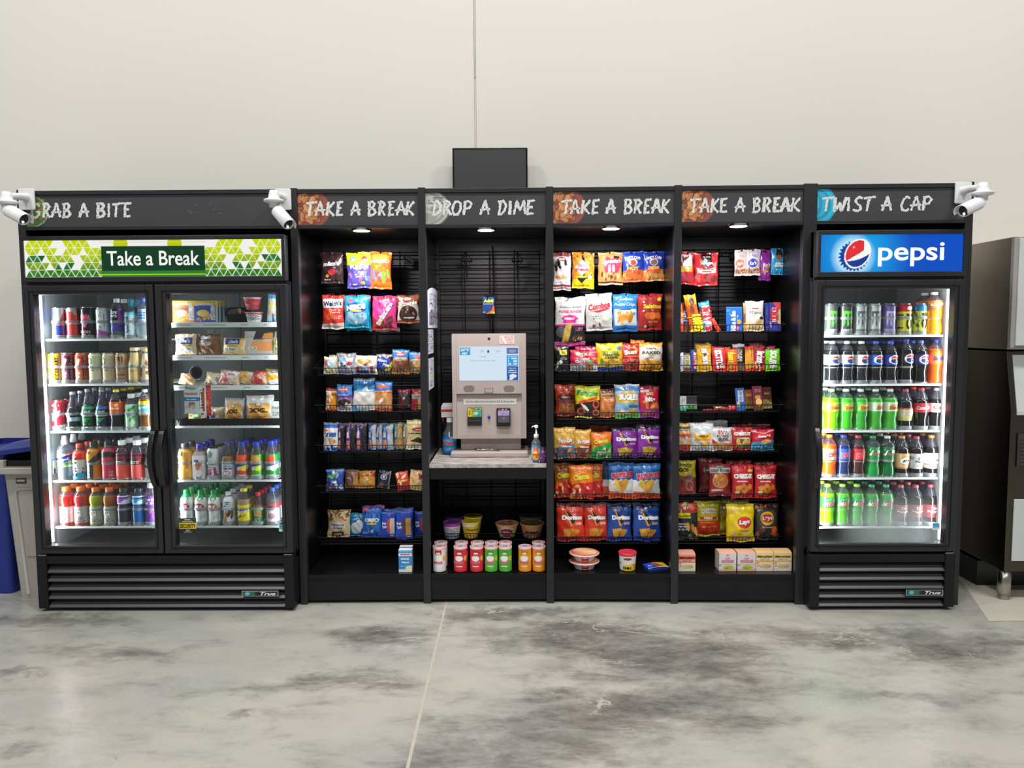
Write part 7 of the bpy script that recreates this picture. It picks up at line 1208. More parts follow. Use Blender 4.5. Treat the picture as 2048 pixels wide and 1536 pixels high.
# salad bowl
p=at(475,640,.19); root=empty('salad_bowl',(p.x,.19,zf0)); tag(root,'black salad bowl with a clear domed lid behind the fruit cups','bowl',gsh[0])
m=MB(); m.lathe([(.035,0),(.05,.004),(.075,.045),(.078,.047),(.072,.045),(.045,.008),(0,.008)],28,col='1a1c1c',cap=False); m.obj('bowl',PLAS,root)
m=MB(); m.lathe([(.077,.048),(.07,.075),(.04,.085),(0,.086)],28,cap=False); m.obj('clear_lid',CLEARP,root)
m=MB()
rnd=random.Random(4)
for i in range(26):
    a=rnd.uniform(0,6.28); r=rnd.uniform(0,.055); s=rnd.uniform(.008,.014); x,y=r*math.cos(a),r*math.sin(a); z=.045+rnd.uniform(0,.012); c=['8aa070','c8d0b0','b0b898','d8dcc8'][i%4]
    m.lathe([(0,z-s*.6),(s,z-s*.2),(s*.8,z+s*.4),(0,z+s*.7)],7,x,y,col=c,cap=False)
m.box(-.005,.045,-.066,-.064,.05,.075,'e0c8a0'); m.obj('salad_leaves',PAPER,root)
for i,(a,b) in enumerate([(533,548),(543,557),(551,564)]):
    food('slim_food_box',(a,589,b,645),0,'a8c4d8',[R(0,.85,1,1,'6a94b8'),E(.5,.62,.35,.16,'d8c068'),E(.5,.3,.4,.12,'c8a888'),R(.7,0,1,.3,'3a5a78')],['slim light blue food pouch, leftmost of three','slim light blue food pouch, middle of three','slim light blue food pouch, rightmost of three'][i],kind='bag',bul=.006,lean=.02,dY=.008*(i%2),rot=.05)
CHF=lambda y0:[R(.18,.52,.86,.82,'2a48a0'),T("Chef's",.56,.67,.46,.18,'f0f2f6',shear=.15,bold=.03),P([(.28,.6),(.34,.6),(.36,.76),(.26,.76)],'e8eaf0'),R(.2,.40,.84,.50,'d8a828'),R(.2,.18,.84,.39,'f0efec'),S(.24,.2,.8,.3,'5a5c60',2,4)]
m=food('sandwich_pack',(347,668,391,711),1,'d8bc98',CHF(0)+[B(.0,.84,1,1,5,.12,'b8906c e0c8a8',3)],'wedge sandwich pack in clear film at the left of its shelf',kind='bag',bul=.03,lean=.05,seal=.02)
food('sandwich_pack',(352,669,392,711),1,'c8a884',[],'second half of pale bread right behind the left wedge pack',kind='box',d=.05,lean=.0,side='c8a884',top='d0b894',dY=.05)
food('sandwich_pack',(393,668,440,711),1,'8a5a34',[R(.05,.70,.68,.98,'2a3a70'),T("Chef's",.4,.84,.44,.16,'e0e4f0',shear=.15,bold=.02),R(.06,.60,.66,.69,'b8862c'),R(.06,.44,.66,.59,'c8c4bc'),S(.1,.48,.6,.56,'4a4a4c',2,4),U(.72,.55,'8a5a34'),R(.05,.70,.60,.92,'2a3a70'),T("Chef's",.36,.81,.4,.14,'e0e4f0',shear=.15),B(.1,.03,.95,.4,5,.2,'7a4c2a 966038',4)],'dark brown bread sandwich pack',kind='bag',bul=.028,lean=.08,dY=.02,seal=.02)
food('film_wrapped_sandwich',(412,660,444,700),1,'8c9498',[S(.4,.75,.9,.85,'4a4e52',1,3,.9)],'silvery film wrapped sandwich behind the brown bread',kind='bag',bul=.02,dY=.09)
food('sandwich_pack',(443,676,489,711),1,'dcb878',[R(.12,.58,.78,.96,'2a3f90'),T("Chef's",.52,.76,.4,.2,'f0f2f6',shear=.15,bold=.03),R(.12,.46,.76,.57,'e0b02c'),R(.1,.18,.72,.44,'eceae4'),S(.14,.22,.68,.38,'5a5c60',2,5),B(.0,.0,1,.16,4,.12,'d8a858 e8c890',3)],'round bun sandwich pack with a blue label',kind='bag',bul=.026,lean=.12,dY=.0,seal=.02)
food('salmon_tray',(486,664,549,703),1,'c8c4c0',[P([(.28,.62),(.95,.66),(.98,1),(.35,1)],'3a3636'),P([(.55,.66),(.92,.68),(.9,.95),(.62,.9)],'e09848'),P([(.18,.16),(.88,.10),(.94,.58),(.26,.62)],'f09a5c'),R(.26,.54,.86,.62,'d8b8a8'),S(.3,.56,.8,.6,'8a5a4a',1,5),R(.14,.16,.42,.32,'e8e0d4'),S(.16,.18,.4,.3,'5a5450',2,6)],'clear tray with an orange and black label tipped forward',kind='box',d=.03,lean=.25,side='c8c8c8',dY=.02)
food('sandwich_pack',(544,676,561,711),1,'c8b48c',[B(.1,.1,.9,.9,9,.2,'6a9a4a e0d4b0 c87858 d8c8a0',3)],'half hidden sandwich pack at the right of its shelf',kind='bag',bul=.02,dY=.01)
W3=[((353,746,388,771),'c89a6c',[B(.1,.1,.9,.9,7,.18,'d8a870 c88858 e8d8c0 b86a50',4)],'small clear-wrapped sandwich half behind the hanging packet',.3),
((405,744,446,771),'b8a480',[P([(.1,.2),(.6,.95),(.9,.95),(.45,.1)],'e0c89a'),P([(.4,.1),(.6,.6),(.8,.5),(.6,.1)],'d8dcdc'),S(.5,.15,.7,.5,'5a5c60',3,3),P([(.5,.9),(.95,.95),(.9,.8)],'7aa04a')],'tilted sandwich wrap with a white barcode label',.45),
((432,740,475,771),'d8b8a0',[P([(.25,.3),(.5,.98),(.98,.98),(.75,.35)],'ece4e4'),P([(.05,.1),(.35,.6),(.5,.1)],'d8546a'),T('Panini',.62,.62,.42,.2,'c83c5a',rot=.15),P([(.45,.95),(.7,1),(.6,.8)],'d83c50')],'tilted white and pink wrapped sandwich',.4),
((469,742,509,771),'e0b47c',[P([(.15,.2),(.45,.95),(.7,.95),(.5,.2)],'e8a828'),P([(.4,.75),(.7,.95),(.95,.85),(.8,.6)],'dce0e4'),B(.05,.02,.8,.25,4,.13,'f0d8a0 e8c080',3)],'tilted wrapped sandwich with a golden label',.4),
((499,740,531,771),'b83c38',[P([(.3,.1),(.45,.98),(.95,.98),(.7,.1)],'c02c34'),E(.6,.45,.25,.2,'d8a088'),S(.5,.6,.9,.8,'e0b0a8',2,4),P([(.75,0),(.75,.5),(1,.6),(1,0)],'c8a480')],'tilted wrapped sandwich with a dark red label',.3),
((523,738,564,771),'e8c040',[P([(.2,.45),(.4,1),(1,1),(.9,.45)],'e8e4e0'),E(.5,.75,.18,.14,'8a5a3c'),E(.5,.75,.12,.09,'e8d8c0'),T('Cheese',.76,.68,.3,.12,'c8482c'),D(.10,.30,'f0ece4'),P([(.0,.3),(.6,.5),(.9,.3),(.3,.12)],'f0b01c')],'yellow and white wrapped sandwich at the right end',.2)]
for i,(px,bg,ops,l,rt) in enumerate(W3): food('wrapped_sandwich',px,2,bg,ops,l,kind='bag',bul=.028,lean=.5,dY=.012*(i%2),rot=rt*.3,seal=.03)
zt4=FZ[3]-.006
food('bun_pack',(373,822,412,847),3,'d8a868',[E(.5,.55,.3,.2,'4aa04a'),T('Turkey',.5,.56,.44,.14,'e8f0e0'),P([(.55,0),(.6,.45),(.95,.5),(.95,0)],'e87828'),B(0,0,.5,.5,3,.2,'e8c088 c8904c',3)],'round bun pack behind the hanging sticks',kind='bag',bul=.03,lean=.1,seal=.02,dY=.06)
food('bun_pack',(415,814,447,847),3,'cfc0a0',[R(.05,.3,.55,.75,'3a78b8'),R(.1,.5,.5,.7,'c84a5a'),R(.5,.1,.95,.8,'c8b088'),B(.5,.05,.95,.3,3,.14,'d8b880 e0c898',3)],'clear pack with a blue label and pale bread',kind='bag',bul=.02,lean=.1,dY=.03)
XX=lambda c:[E(.5,.5,.44,.42,'c89860'),P([(.16,.12),(.1,.62),(.4,.66),(.6,.66),(.9,.62),(.86,.12)],'ecb04c'),R(.38,.60,.62,.74,'b86a48'),E(.5,.67,.08,.05,'f0e8e0'),T('XXL',.5,.46,.70,.16,'4a2c1c',bold=.08),E(.5,.26,.3,.08,'c8702c'),E(.5,.29,.28,.05,'e0a048'),R(.14,.04,.86,.15,c),S(.2,.06,.8,.12,'e8e0f0',1,5,.9),R(0,.86,1,1,'a8a8a4')]
food('bun_pack',(445,796,487,847),3,'b4aca0',XX('6a3aa8'),'large bun pack with brown lettering and a purple strip',kind='bag',bul=.03,lean=.12,dY=.012)
food('bun_pack',(488,791,545,847),3,'b8b4ac',XX('e87834')+[R(0,.72,1,1,'c8c8c4'),E(.3,.86,.07,.05,'f0f0ee'),E(.6,.88,.07,.05,'f0f0ee')],'large bun pack with brown lettering and an orange strip',kind='bag',bul=.03,lean=.12,dY=.008)
food('fresh_bread_pack',(543,803,564,847),3,'e4e4e2',[T('fresh',.4,.72,.7,.16,'3a3c3e'),R(0,.55,1,.57,'8a8c8e'),S(.05,.35,.9,.5,'6a6c70',3,4),D(.24,.24,'c88850')],'white labelled bread pack by the right side of the cooler',kind='box',d=.03,lean=.05,side='d8d8d4',dY=.02)
# suction hook on the inside of the glass with hanging packets
yg=F1Y+.034
p=at(391.5,745,yg); root=empty('suction_hook',(p.x,yg,p.z)); tag(root,'round black suction hook on the inside of the cooler glass','hook')
m=MB(); m.lathe([(0,0),(.030,0),(.035,.003),(.030,.006),(.0,.012)],28,cap=False); o=m.obj('suction_disc',PLAS if 0 else mat('black_rubber_disc','0e0e10',.35,noise=.05),root); o.rotation_euler=(-PI/2,0,0)
m=MB(); m.tube([(0,.010,-.01),(0,.014,-.055),(-.02,.014,-.062),(-.02,.012,-.05)],.002,6); m.tube([(0,.014,-.055),(.045,.014,-.062),(.045,.012,-.05)],.002,6); m.obj('hook_wire',CHROME,root)
pn=[R(0,.55,1,.63,'e8e6e4'),T('PANINO',.5,.70,.84,.08,'c8505c',bold=.03),R(0,.45,1,.58,'1f88c0'),T('Mozzarella',.5,.52,.8,.05,'d8ecf4'),E(.18,.9,.09,.05,'2a98c8'),E(.5,.88,.3,.05,'8a9a90'),R(.30,.22,.72,.42,'b8726c'),R(.05,.04,.95,.16,'f0efec'),B(.2,.16,.85,.26,4,.1,'e8d8c8 d8b8a8',3)]
def hangp(n,px,bg,ops,l,dy,bul=.006):
    x,w,h,zb=dims(*px,yg+.02+dy); o=bag(w,h,bg,ops,int(px[0]),bul).obj(n,FILM); o.location=(x,yg+.022+dy,zb); tag(o,l,'food pack','packets hanging inside the cooler glass')
hangp('panino_pack',(367,770,400,828),'dcdedc',pn,'white and blue cheese roll pack hanging inside the cooler glass',0)
hangp('snack_stick_pack',(400,769,412,836),'ecebe8',[R(.1,.5,.6,.75,'e0a040'),R(.5,.2,.8,.9,'c83c34'),S(0,.1,.5,.9,'2a2a2c',9,4)],'white snack stick pack hanging in the middle of three',.006)
hangp('snack_stick_pack',(411,770,422,832),'d8302c',[R(.1,.35,.6,.5,'e8b030'),S(.2,.1,.9,.95,'e88080',9,4)],'red snack stick pack hanging rightmost inside the glass',.012)
# stickers on the door glass
def sticker(par_door,x0,y0,x1,y1,bg,ops,label,n='sticker'):
    Y=F1Y+.019 if x0<1000 else F2Y+.019
    a=at(x0,y1,Y);b=at(x1,y0,Y); m=MB(); m.box(a.x,b.x,Y,Y+.0006,a.z,b.z,bg); panel(m,a.x,b.x,a.z,b.z,Y-.0002,bg,ops,34,34,0,.0002); o=m.obj(n,PAPER); tag(o,label,'sticker'); return o
sec=[R(0,0,1,1,'1c1c18'),R(0,.27,1,.68,'d0b828'),T('SECURITY',.5,.47,.92,.27,'16160f',bold=.04),P([(.0,.68),(.28,1),(0,1)],'3a4a40'),P([(1,.68),(.72,1),(1,1)],'3a4a40'),R(.3,.88,.7,.94,'b8b8b0'),R(.2,.76,.8,.82,'a8a8a0'),T('24/7',.5,.17,.26,.10,'d8d8d0'),R(.25,.03,.75,.06,'b8b8b0')]
sticker(F1,359,1036,392,1066,'1c1c18',sec,'yellow and black SECURITY sticker low on the cooler glass')
es=[R(.06,.3,.94,.94,'2a94bc'),P([(.1,.55),(.9,.75),(.9,.68),(.1,.48)],'8ad0e4'),S(.2,.38,.8,.46,'b8e0ee',1,3,.9),R(.06,.06,.94,.24,'d8e4e8')]
sticker(F1,558,1049,571.5,1063,'d8e8ee',es,'small blue energy rating sticker on the wide cooler')
sticker(F2,1864.5,1046,1879.5,1060,'d8e8ee',es,'small blue energy rating sticker on the single-door cooler')
# ============================================================ PAYMENT TERMINAL
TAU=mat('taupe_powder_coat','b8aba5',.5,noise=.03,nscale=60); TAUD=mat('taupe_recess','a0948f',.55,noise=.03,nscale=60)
tp,tw=CAB[2]; YB=.23
cz=zc
root=empty('payment_terminal',(at(978,910,YB).x,YB,cz)); tag(root,'grey self-checkout payment terminal with a lit screen on the counter','payment terminal')
def lx(px,Y): return at(px,780,Y).x-root.location.x
def X2(px,py,Y): q=at(px,py,Y); return q.x-root.location.x,q.z-cz
a,zt_=X2(901,896,YB); b,_=X2(1056,896,YB)
m=MB(); m.box(a,b,0,.24,.001,.030); m.obj('base',TAU,root,bevel=.006)
a1,_=X2(922,880,YB+.10); b1,_=X2(1042,880,YB+.10)
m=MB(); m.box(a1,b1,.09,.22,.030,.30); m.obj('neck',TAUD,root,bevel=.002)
YT=YB+.045; x0,z1=X2(903,668,YT); x1,z0=X2(1053,877,YT)
f=YT-YB
rx0,rz1=X2(913,788,YT); rx1,rz0=X2(1044,870,YT); zr1=rz1; zr0=z0+.028
pts=rr(x0,z0,x1,z1,.006)
m=MB(); m.box(x0,x1,f+.012,f+.15,z0,z1)
m.box(x0,rx0,f,f+.012,z0,z1); m.box(rx1,x1,f,f+.012,z0,z1); m.box(rx0,rx1,f,f+.012,zr1,z1); m.box(rx0,rx1,f,f+.012,z0,zr0)
m.obj('housing',TAU,root,bevel=.0015)
sx0,sz1=X2(918,693,YT); sx1,sz0=X2(1038,761,YT)
m=MB()
scr=[T('WELCOME',.40,.70,.10,.025,'6a7a9a'),T('PLEASE SCAN YOUR FIRST ITEM TO BEGIN',.40,.58,.42,.028,'7a8ab0'),R(.015,.75,.185,.97,'2a9ad0'),S(.03,.86,.17,.95,'e4f2fa',2,5,.8),T('42F',.09,.80,.10,.06,'f4f8fa',bold=.04),E(.38,.86,.035,.03,'9aa4c8'),E(.65,.86,.035,.03,'9aa4c8'),E(.38,.865,.028,.02,'dfe8f6'),E(.65,.865,.028,.02,'dfe8f6'),E(.49,.85,.018,.04,'3a4260'),
 R(.80,.78,.985,.95,'5a6a9a'),E(.89,.86,.07,.05,'8a9ac0'),R(.80,.44,.985,.73,'2a9ade'),S(.82,.46,.97,.7,'d0ecfa',3,5,.8),R(.80,.01,.985,.42,'2458a8'),T('Swipe only',.89,.36,.13,.04,'e8eef8',bold=.03),T('available on',.89,.30,.13,.04,'e8eef8',bold=.03),T('this terminal',.89,.24,.14,.04,'e8eef8',bold=.03),E(.9,.13,.06,.06,'dfe6f0'),P([(.83,.03),(.87,.13),(.93,.1),(.88,.02)],'dfe6f0')]
panel(m,sx0,sx1,sz0,sz1,f-.0008,'d5e6f6',scr,120,70,eps=.0003); m.obj('screen',printed('lit_touch_screen',.3,emit=.95),root)
m=MB(); t=.0016
m.box(sx0-t,sx1+t,f-.0006,f+.002,sz0-t,sz1+t,'888'); m.obj('screen_bezel',TAUD,root)
def disc(n,px,py,r,mt,d=.002,n2=24,Yf=None,sx=1):
    Yf=YT if Yf is None else Yf; x,z=X2(px,py,Yf); m=MB(); m.lathe([(0,-d),(r*.9,-d),(r,0)],n2,cap=False); o=m.obj(n,mt,root); o.rotation_euler=(PI/2,0,0); o.scale=(sx,1,1); o.location=(x,Yf-YB-.0,z); 
    for i,v in enumerate(o.data.vertices): v.co.z=-v.co.z
    return o
BLKP=mat('black_plastic','121214',.3,noise=.05)
disc('camera_lens',978,677,.0075,BLKP)
for px in (938,1018): 
    x,z=X2(px,777,YT); pts=rr(x-.031,z-.017,x+.031,z+.017,.0168); m=MB(); m.prism(pts,f-.0012,f+.001); m.obj('speaker_grille',mat('grey_speaker_grille','847875',.6,bump=.5,nscale=900),root)
x,z=X2(977.5,781,YT); m=MB(); m.box(x-.024,x+.024,f-.003,f+.002,z-.014,z+.014,'6a6462'); panel(m,x-.021,x+.021,z-.011,z+.011,f-.0034,'d8d4d2',[R(i/9,0.1,i/9+.04,.9,'6a6664') for i in range(9)],36,6); m.obj('scan_window',PLAS,root)
q0,qz1=X2(999,671,YT); q1,qz0=X2(1029,688,YT); m=MB(); panel(m,q0,q1,qz0,qz1,f-.001,'dcc8c6',[S(.1,.15,.9,.9,'c87a80',5,5,.7),P([(.1,.9),(.2,.95),(.5,.1),(.4,.05)],'f4f2f0')],20,12); m.box(q0,q1,f-.0008,f,qz0,qz1,'dcc8c6'); m.obj('note_sticker',PAPER,root)
fr=f+.0115
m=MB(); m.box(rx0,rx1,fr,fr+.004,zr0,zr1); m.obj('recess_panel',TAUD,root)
YR=YT+.0115
# recess lower plate, tilted outward
q0,qz1=X2(914,804,YR-.004); q1,_=X2(1043,804,YR-.004); m=MB(); m.add([(q0,fr,qz1),(q1,fr,qz1),(q1,f+.001,zr0),(q0,f+.001,zr0)],[(0,1,2,3)]); m.obj('keypad_plate',TAU,root)
q0,qz1=X2(927,798,YR); q1,qz0=X2(1033,809,YR); m=MB(); m.box(q0,q1,fr-.0018,fr-.0004,qz0,qz1,'dcd8d4'); panel(m,q0,q1,qz0,qz1,fr-.002,'dcd8d4',[T('Click Here: $$ to Enter your card and $.25 & .50c from Box',.5,.5,.92,.42,'4a4644')],100,8,eps=.0003); m.obj('instruction_strip',PAPER,root)
q0,qz1=X2(935,815.5,YT); q1,qz0=X2(964,851,YT); m=MB(); hh=qz1-qz0; m.box(q0,q1,f-.006,f+.01,qz0,qz1,'2a2a2a'); panel(m,q0+.002,q1-.002,qz0+hh*.5,qz1-.002,f-.0064,'e0d42c',[R(.5,0,1,.8,'4ab89a'),R(.5,.3,.7,.5,'dfe8dc'),S(.1,.84,.9,.96,'2a2a20',1,5,.9),R(.08,.2,.16,.7,'2a2a20'),S(.2,.1,.45,.7,'6a6420',4,4),P([(.7,.1),(.9,.1),(.8,.25)],'1a7a5a')],16,10); m.box(q0+.006,q1-.006,f-.010,f-.006,qz0+hh*.16,qz0+hh*.22,'111'); m.box(q0+.004,q1-.004,f-.012,f-.006,qz0+hh*.24,qz0+hh*.30,'3a3a3c'); m.obj('bill_acceptor',PLAS,root,bevel=.0008)
o=disc('fingerprint_sensor',978,834.6,.0105,mat('blue_sensor_window','2434b8',.3,noise=.1),.003,sx=.75)
q0,qz1=X2(993,816,YT); q1,qz0=X2(1021,852,YT); m=MB(); m.prism(rr(q0,qz0,q1,qz1,.006),f-.02,f+.008,'17171a'); hh=qz1-qz0; panel(m,q0+.008,q1-.006,qz0+hh*.60,qz1-.012,f-.0205,'b8a4d8',[S(.2,.3,.8,.6,'7a68a8',1,3)],8,6); panel(m,q0+.008,q1-.006,qz0+hh*.22,qz0+hh*.58,f-.0205,'5a5a60',[S(.4,.6,.7,.75,'aaa',1,3)],8,6)
for i,c in enumerate(['d84a4a','e8e8e8','8ac84a']): m.box(q0+.012+i*.018,q0+.024+i*.018,f-.022,f-.02,qz1-.010,qz1-.005,c)
m.obj('card_reader',PLAS,root,bevel=.0006)
# wallet chain / key on the base
kx=at(975,893,YB+.08).x; m=MB(); m.tube([(kx-.055,YB+.06,cz+.036),(kx-.02,YB+.05,cz+.036),(kx+.02,YB+.06,cz+.037),(kx+.06,YB+.045,cz+.036)],.004,8); m.tube([(kx-.055+.018*math.cos(a),YB+.07+.016*math.sin(a),cz+.037) for a in [PI/6*i for i in range(12)]],.0025,6,closed=True); m.box(kx+.055,kx+.07,YB+.035,YB+.055,cz+.033,cz+.038)
tag(m.obj('key_ring',mat('dark_chrome','8a8888',.2,metal=1)),'small dark metal key ring lying on the terminal base','keys')
# cables behind the terminal
for xs,l in (([(985,492),(987,560),(985,640),(986,668)],'black cable running down the grid behind the payment terminal'),):
    pts=[at(x,y,.47) for x,y in xs]; m=MB(); m.tube(pts,.0055,7); tag(m.obj('power_cable',WIRE),l,'cable')
# glass cleaner
def XZ(px,py,Y): q=at(px,py,Y); return q
Yw=.36; zb_=cz; s=(Yw+3.9777)/CF; ctr=at(899,870,Yw)
root=empty('spray_bottle',(ctr.x,Yw,cz)); tag(root,'blue glass cleaner spray bottle standing left of the terminal','spray bottle')
Hs=at(893,806,Yw).z-cz
m=MB(); pr=[(.030,0),(.036,.004),(.037,.02),(.036,.09),(.034,.115)]; m.lathe([(r*1.15,z) for r,z in pr],4 and 24,col='1a6ab0'); m.obj('bottle_body',LIQ,root)
w_=wrapmesh([(r*1.15,z) for r,z in pr],'2a84c8',[T('Windex',.42,.58,.62,.26,'d8343c','f0f0f0',rot=.06,bold=.05),S(.2,.12,.8,.3,'a8d0f0',3,4),R(.6,.86,.9,.98,'e0d42c'),E(.5,.75,.5,.08,'5ab0e8')],.018,.108); w_.obj('label',PAPER,root)
m=MB(); m.lathe([(.039,.115),(.030,.135),(.018,.165),(.014,.19)],20,cap=False); m.obj('bottle_neck',WATER,root)
m=MB(); m.lathe([(.017,.188),(.018,.215)],18,col='e8e4e4'); m.box(-.045,.030,-.014,.014,.218,Hs-.018,'e8e4e4'); m.box(-.048,.032,-.015,.015,Hs-.05,Hs-.036,'d8343c'); m.add([(-.045,-.013,Hs-.018),(.03,-.013,Hs-.018),(.03,.013,Hs-.018),(-.045,.013,Hs-.018),(-.035,-.009,Hs),(.026,-.009,Hs),(.026,.009,Hs),(-.035,.009,Hs)],[(0,1,5,4),(1,2,6,5),(2,3,7,6),(3,0,4,7),(4,5,6,7)],'e8e4e4'); m.obj('spray_head',PLAS,root)
m=MB(); m.tube([(-.030,0,Hs-.05),(-.040,0,Hs-.075),(-.036,0,Hs-.11)],.005,8,col='d8343c'); m.obj('trigger',PLAS,root)
# hand sanitiser
Yw=.16; ctr=at(1072.5,890,Yw); root=empty('pump_bottle',(ctr.x,Yw,cz)); tag(root,'clear hand sanitizer pump bottle at the right of the counter','pump bottle'); Hs=at(1072,850,Yw).z-cz
m=MB(); pr=[(.024,0),(.0265,.004),(.0265,.09),(.024,.10),(.012,.118),(.011,.125)]; m.lathe(pr,24); m.obj('bottle_body',WATER,root)
wrapmesh(pr,'a8d4e0',[U(.8,.8,'58a8cc'),S(.15,.3,.85,.7,'f0f6f8',3,4,.8),D(.2,.3,'8ac0d8')],.012,.085).obj('label',PAPER,root)
m=MB(); m.lathe([(.013,.122),(.014,.124),(.014,.142),(.005,.146),(.004,Hs-.012)],18,col='f0f0f0'); m.lathe([(.011,Hs-.014),(.012,Hs-.004),(.008,Hs)],16,col='f0f0f0'); m.tube([(0,0,Hs-.006),(-.02,-.004,Hs-.007),(-.024,-.005,Hs-.014)],.0035,8,col='f0f0f0'); m.obj('pump_head',PLAS,root)
# two energy shots
for px,y0,c,b,ops,l in [(1071.5,895,'e84a3c','e8b83c',[D(.3,.3,'2a58b0'),U(.8,.8,'e84a3c'),B(.1,.3,.9,.8,6,.14,'f0d03c e8602c d83040',4)],'small red and yellow energy shot bottle in front of the sanitizer'),(1086,894,'2a2a34','6a2f80',[B(.1,.3,.9,.8,6,.16,'c8b83c 8a4ab0 4a1f60',4),R(-1,0,2,.2,'3a3040')],'small purple energy shot bottle beside the red one')]:
    Yq=.06; p=at(px,910,Yq); root=empty('energy_shot',(p.x,Yq,cz)); tag(root,l,'bottle','energy shots on the counter'); hq=at(px,y0,Yq).z-cz; r=.0170
    pr=[(r*.9,0),(r,.002),(r,hq*.62),(r*.75,hq*.72),(r*.6,hq*.75)]; m=MB(); m.lathe(pr,20,col=b); m.obj('bottle_body',PLAS,root)
    wrapmesh(pr,b,ops,.003,hq*.62).obj('label',PAPER,root); m=MB(); m.lathe([(r*.66,hq*.72),(r*.68,hq*.98),(r*.6,hq)],18,col=c); m.obj('cap',PLAS,root)
# notices on the left inner wall of the payment cabinet
Xw=.0-.6731+.0135; Ypar=PY[2]
def notice(pts,ops,label,bg='cfd3e0',n='notice'):
    P3=[atx(px,py,Xw+.001) for px,py in pts]; ys=[p.y for p in P3]; zs=[p.z for p in P3]; y0,y1,z0_,z1_=min(ys),max(ys),min(zs),max(zs)
    m=MB(); fs,_=splt(ops); nu,nv=18,40; vs=[];cs=[]
    rndt=n=='notice_dome'
    for j in range(nv+1):
        for i in range(nu+1):
            u=i/nu;v=j/nv; v2=v*(1-.16*(abs(2*u-1)**2.2)) if rndt else v
            vs.append((Xw+.0012,y0+(y1-y0)*u,z0_+(z1_-z0_)*v2)); cs.append(paint(fs,u,v,H(bg)))
    m.add(vs,[(j*(nu+1)+i,j*(nu+1)+i+1,(j+1)*(nu+1)+i+1,(j+1)*(nu+1)+i) for j in range(nv) for i in range(nu)],cs)
    tag(m.obj('notice',PAPER),label,'notice','notices on the inner wall left of the terminal')
notice([(854.5,656),(879,582)],[E(.3,.62,.08,.03,'3a48a0'),S(.15,.55,.9,.85,'8a90a8',7,4,.5),P([(.55,.5),(.6,.82),(.64,.82),(.62,.5)],'6a7090'),R(.15,.06,.45,.4,'8a8c9c'),R(.5,.1,.75,.42,'b8a8b0'),S(.2,.1,.85,.45,'5a5e70',6,6,.5)],'white dome-topped notice high on the inner wall',n='notice_dome')
notice([(855.5,709),(866.5,659)],[S(.1,.1,.9,.95,'6a6e80',9,4,.6)],'narrow white text notice below the dome-topped one')
notice([(856.5,782),(867.5,714)],[R(.4,.58,.75,.68,'c87a80'),R(.4,.48,.7,.53,'8a90a8'),R(.4,.32,.75,.42,'d8dc3a'),S(.1,.7,.9,.95,'9a9eb0',3,4,.5),S(.3,.1,.7,.28,'5a5e70',3,5,.6)],'lowest white notice with a small yellow mark')
# ============================================================ MONITOR ABOVE
Ym=.70; a=at(904.5,296,Ym);b=at(1055,294,Ym); zlow=1.98
root=empty('monitor',((a.x+b.x)/2,Ym,zlow)); tag(root,'black flat screen monitor mounted on the wall above the cabinets','monitor')
w=(b.x-a.x)/2; h_=a.z-zlow
m=MB(); m.box(-w,w,0,.035,0,h_); m.obj('casing',mat('black_gloss_plastic','0c0c0e',.12,noise=.05),root,bevel=.003)
m=MB(); m.box(-w+.011,w-.011,-.001,.002,.02,h_-.010); m.obj('screen',mat('grey_matte_screen','3a3a3b',.38,noise=.04),root)
m=MB(); m.box(-.1,.1,.035,WALLY-Ym,.1,.3); m.obj('wall_bracket',BLKP,root)
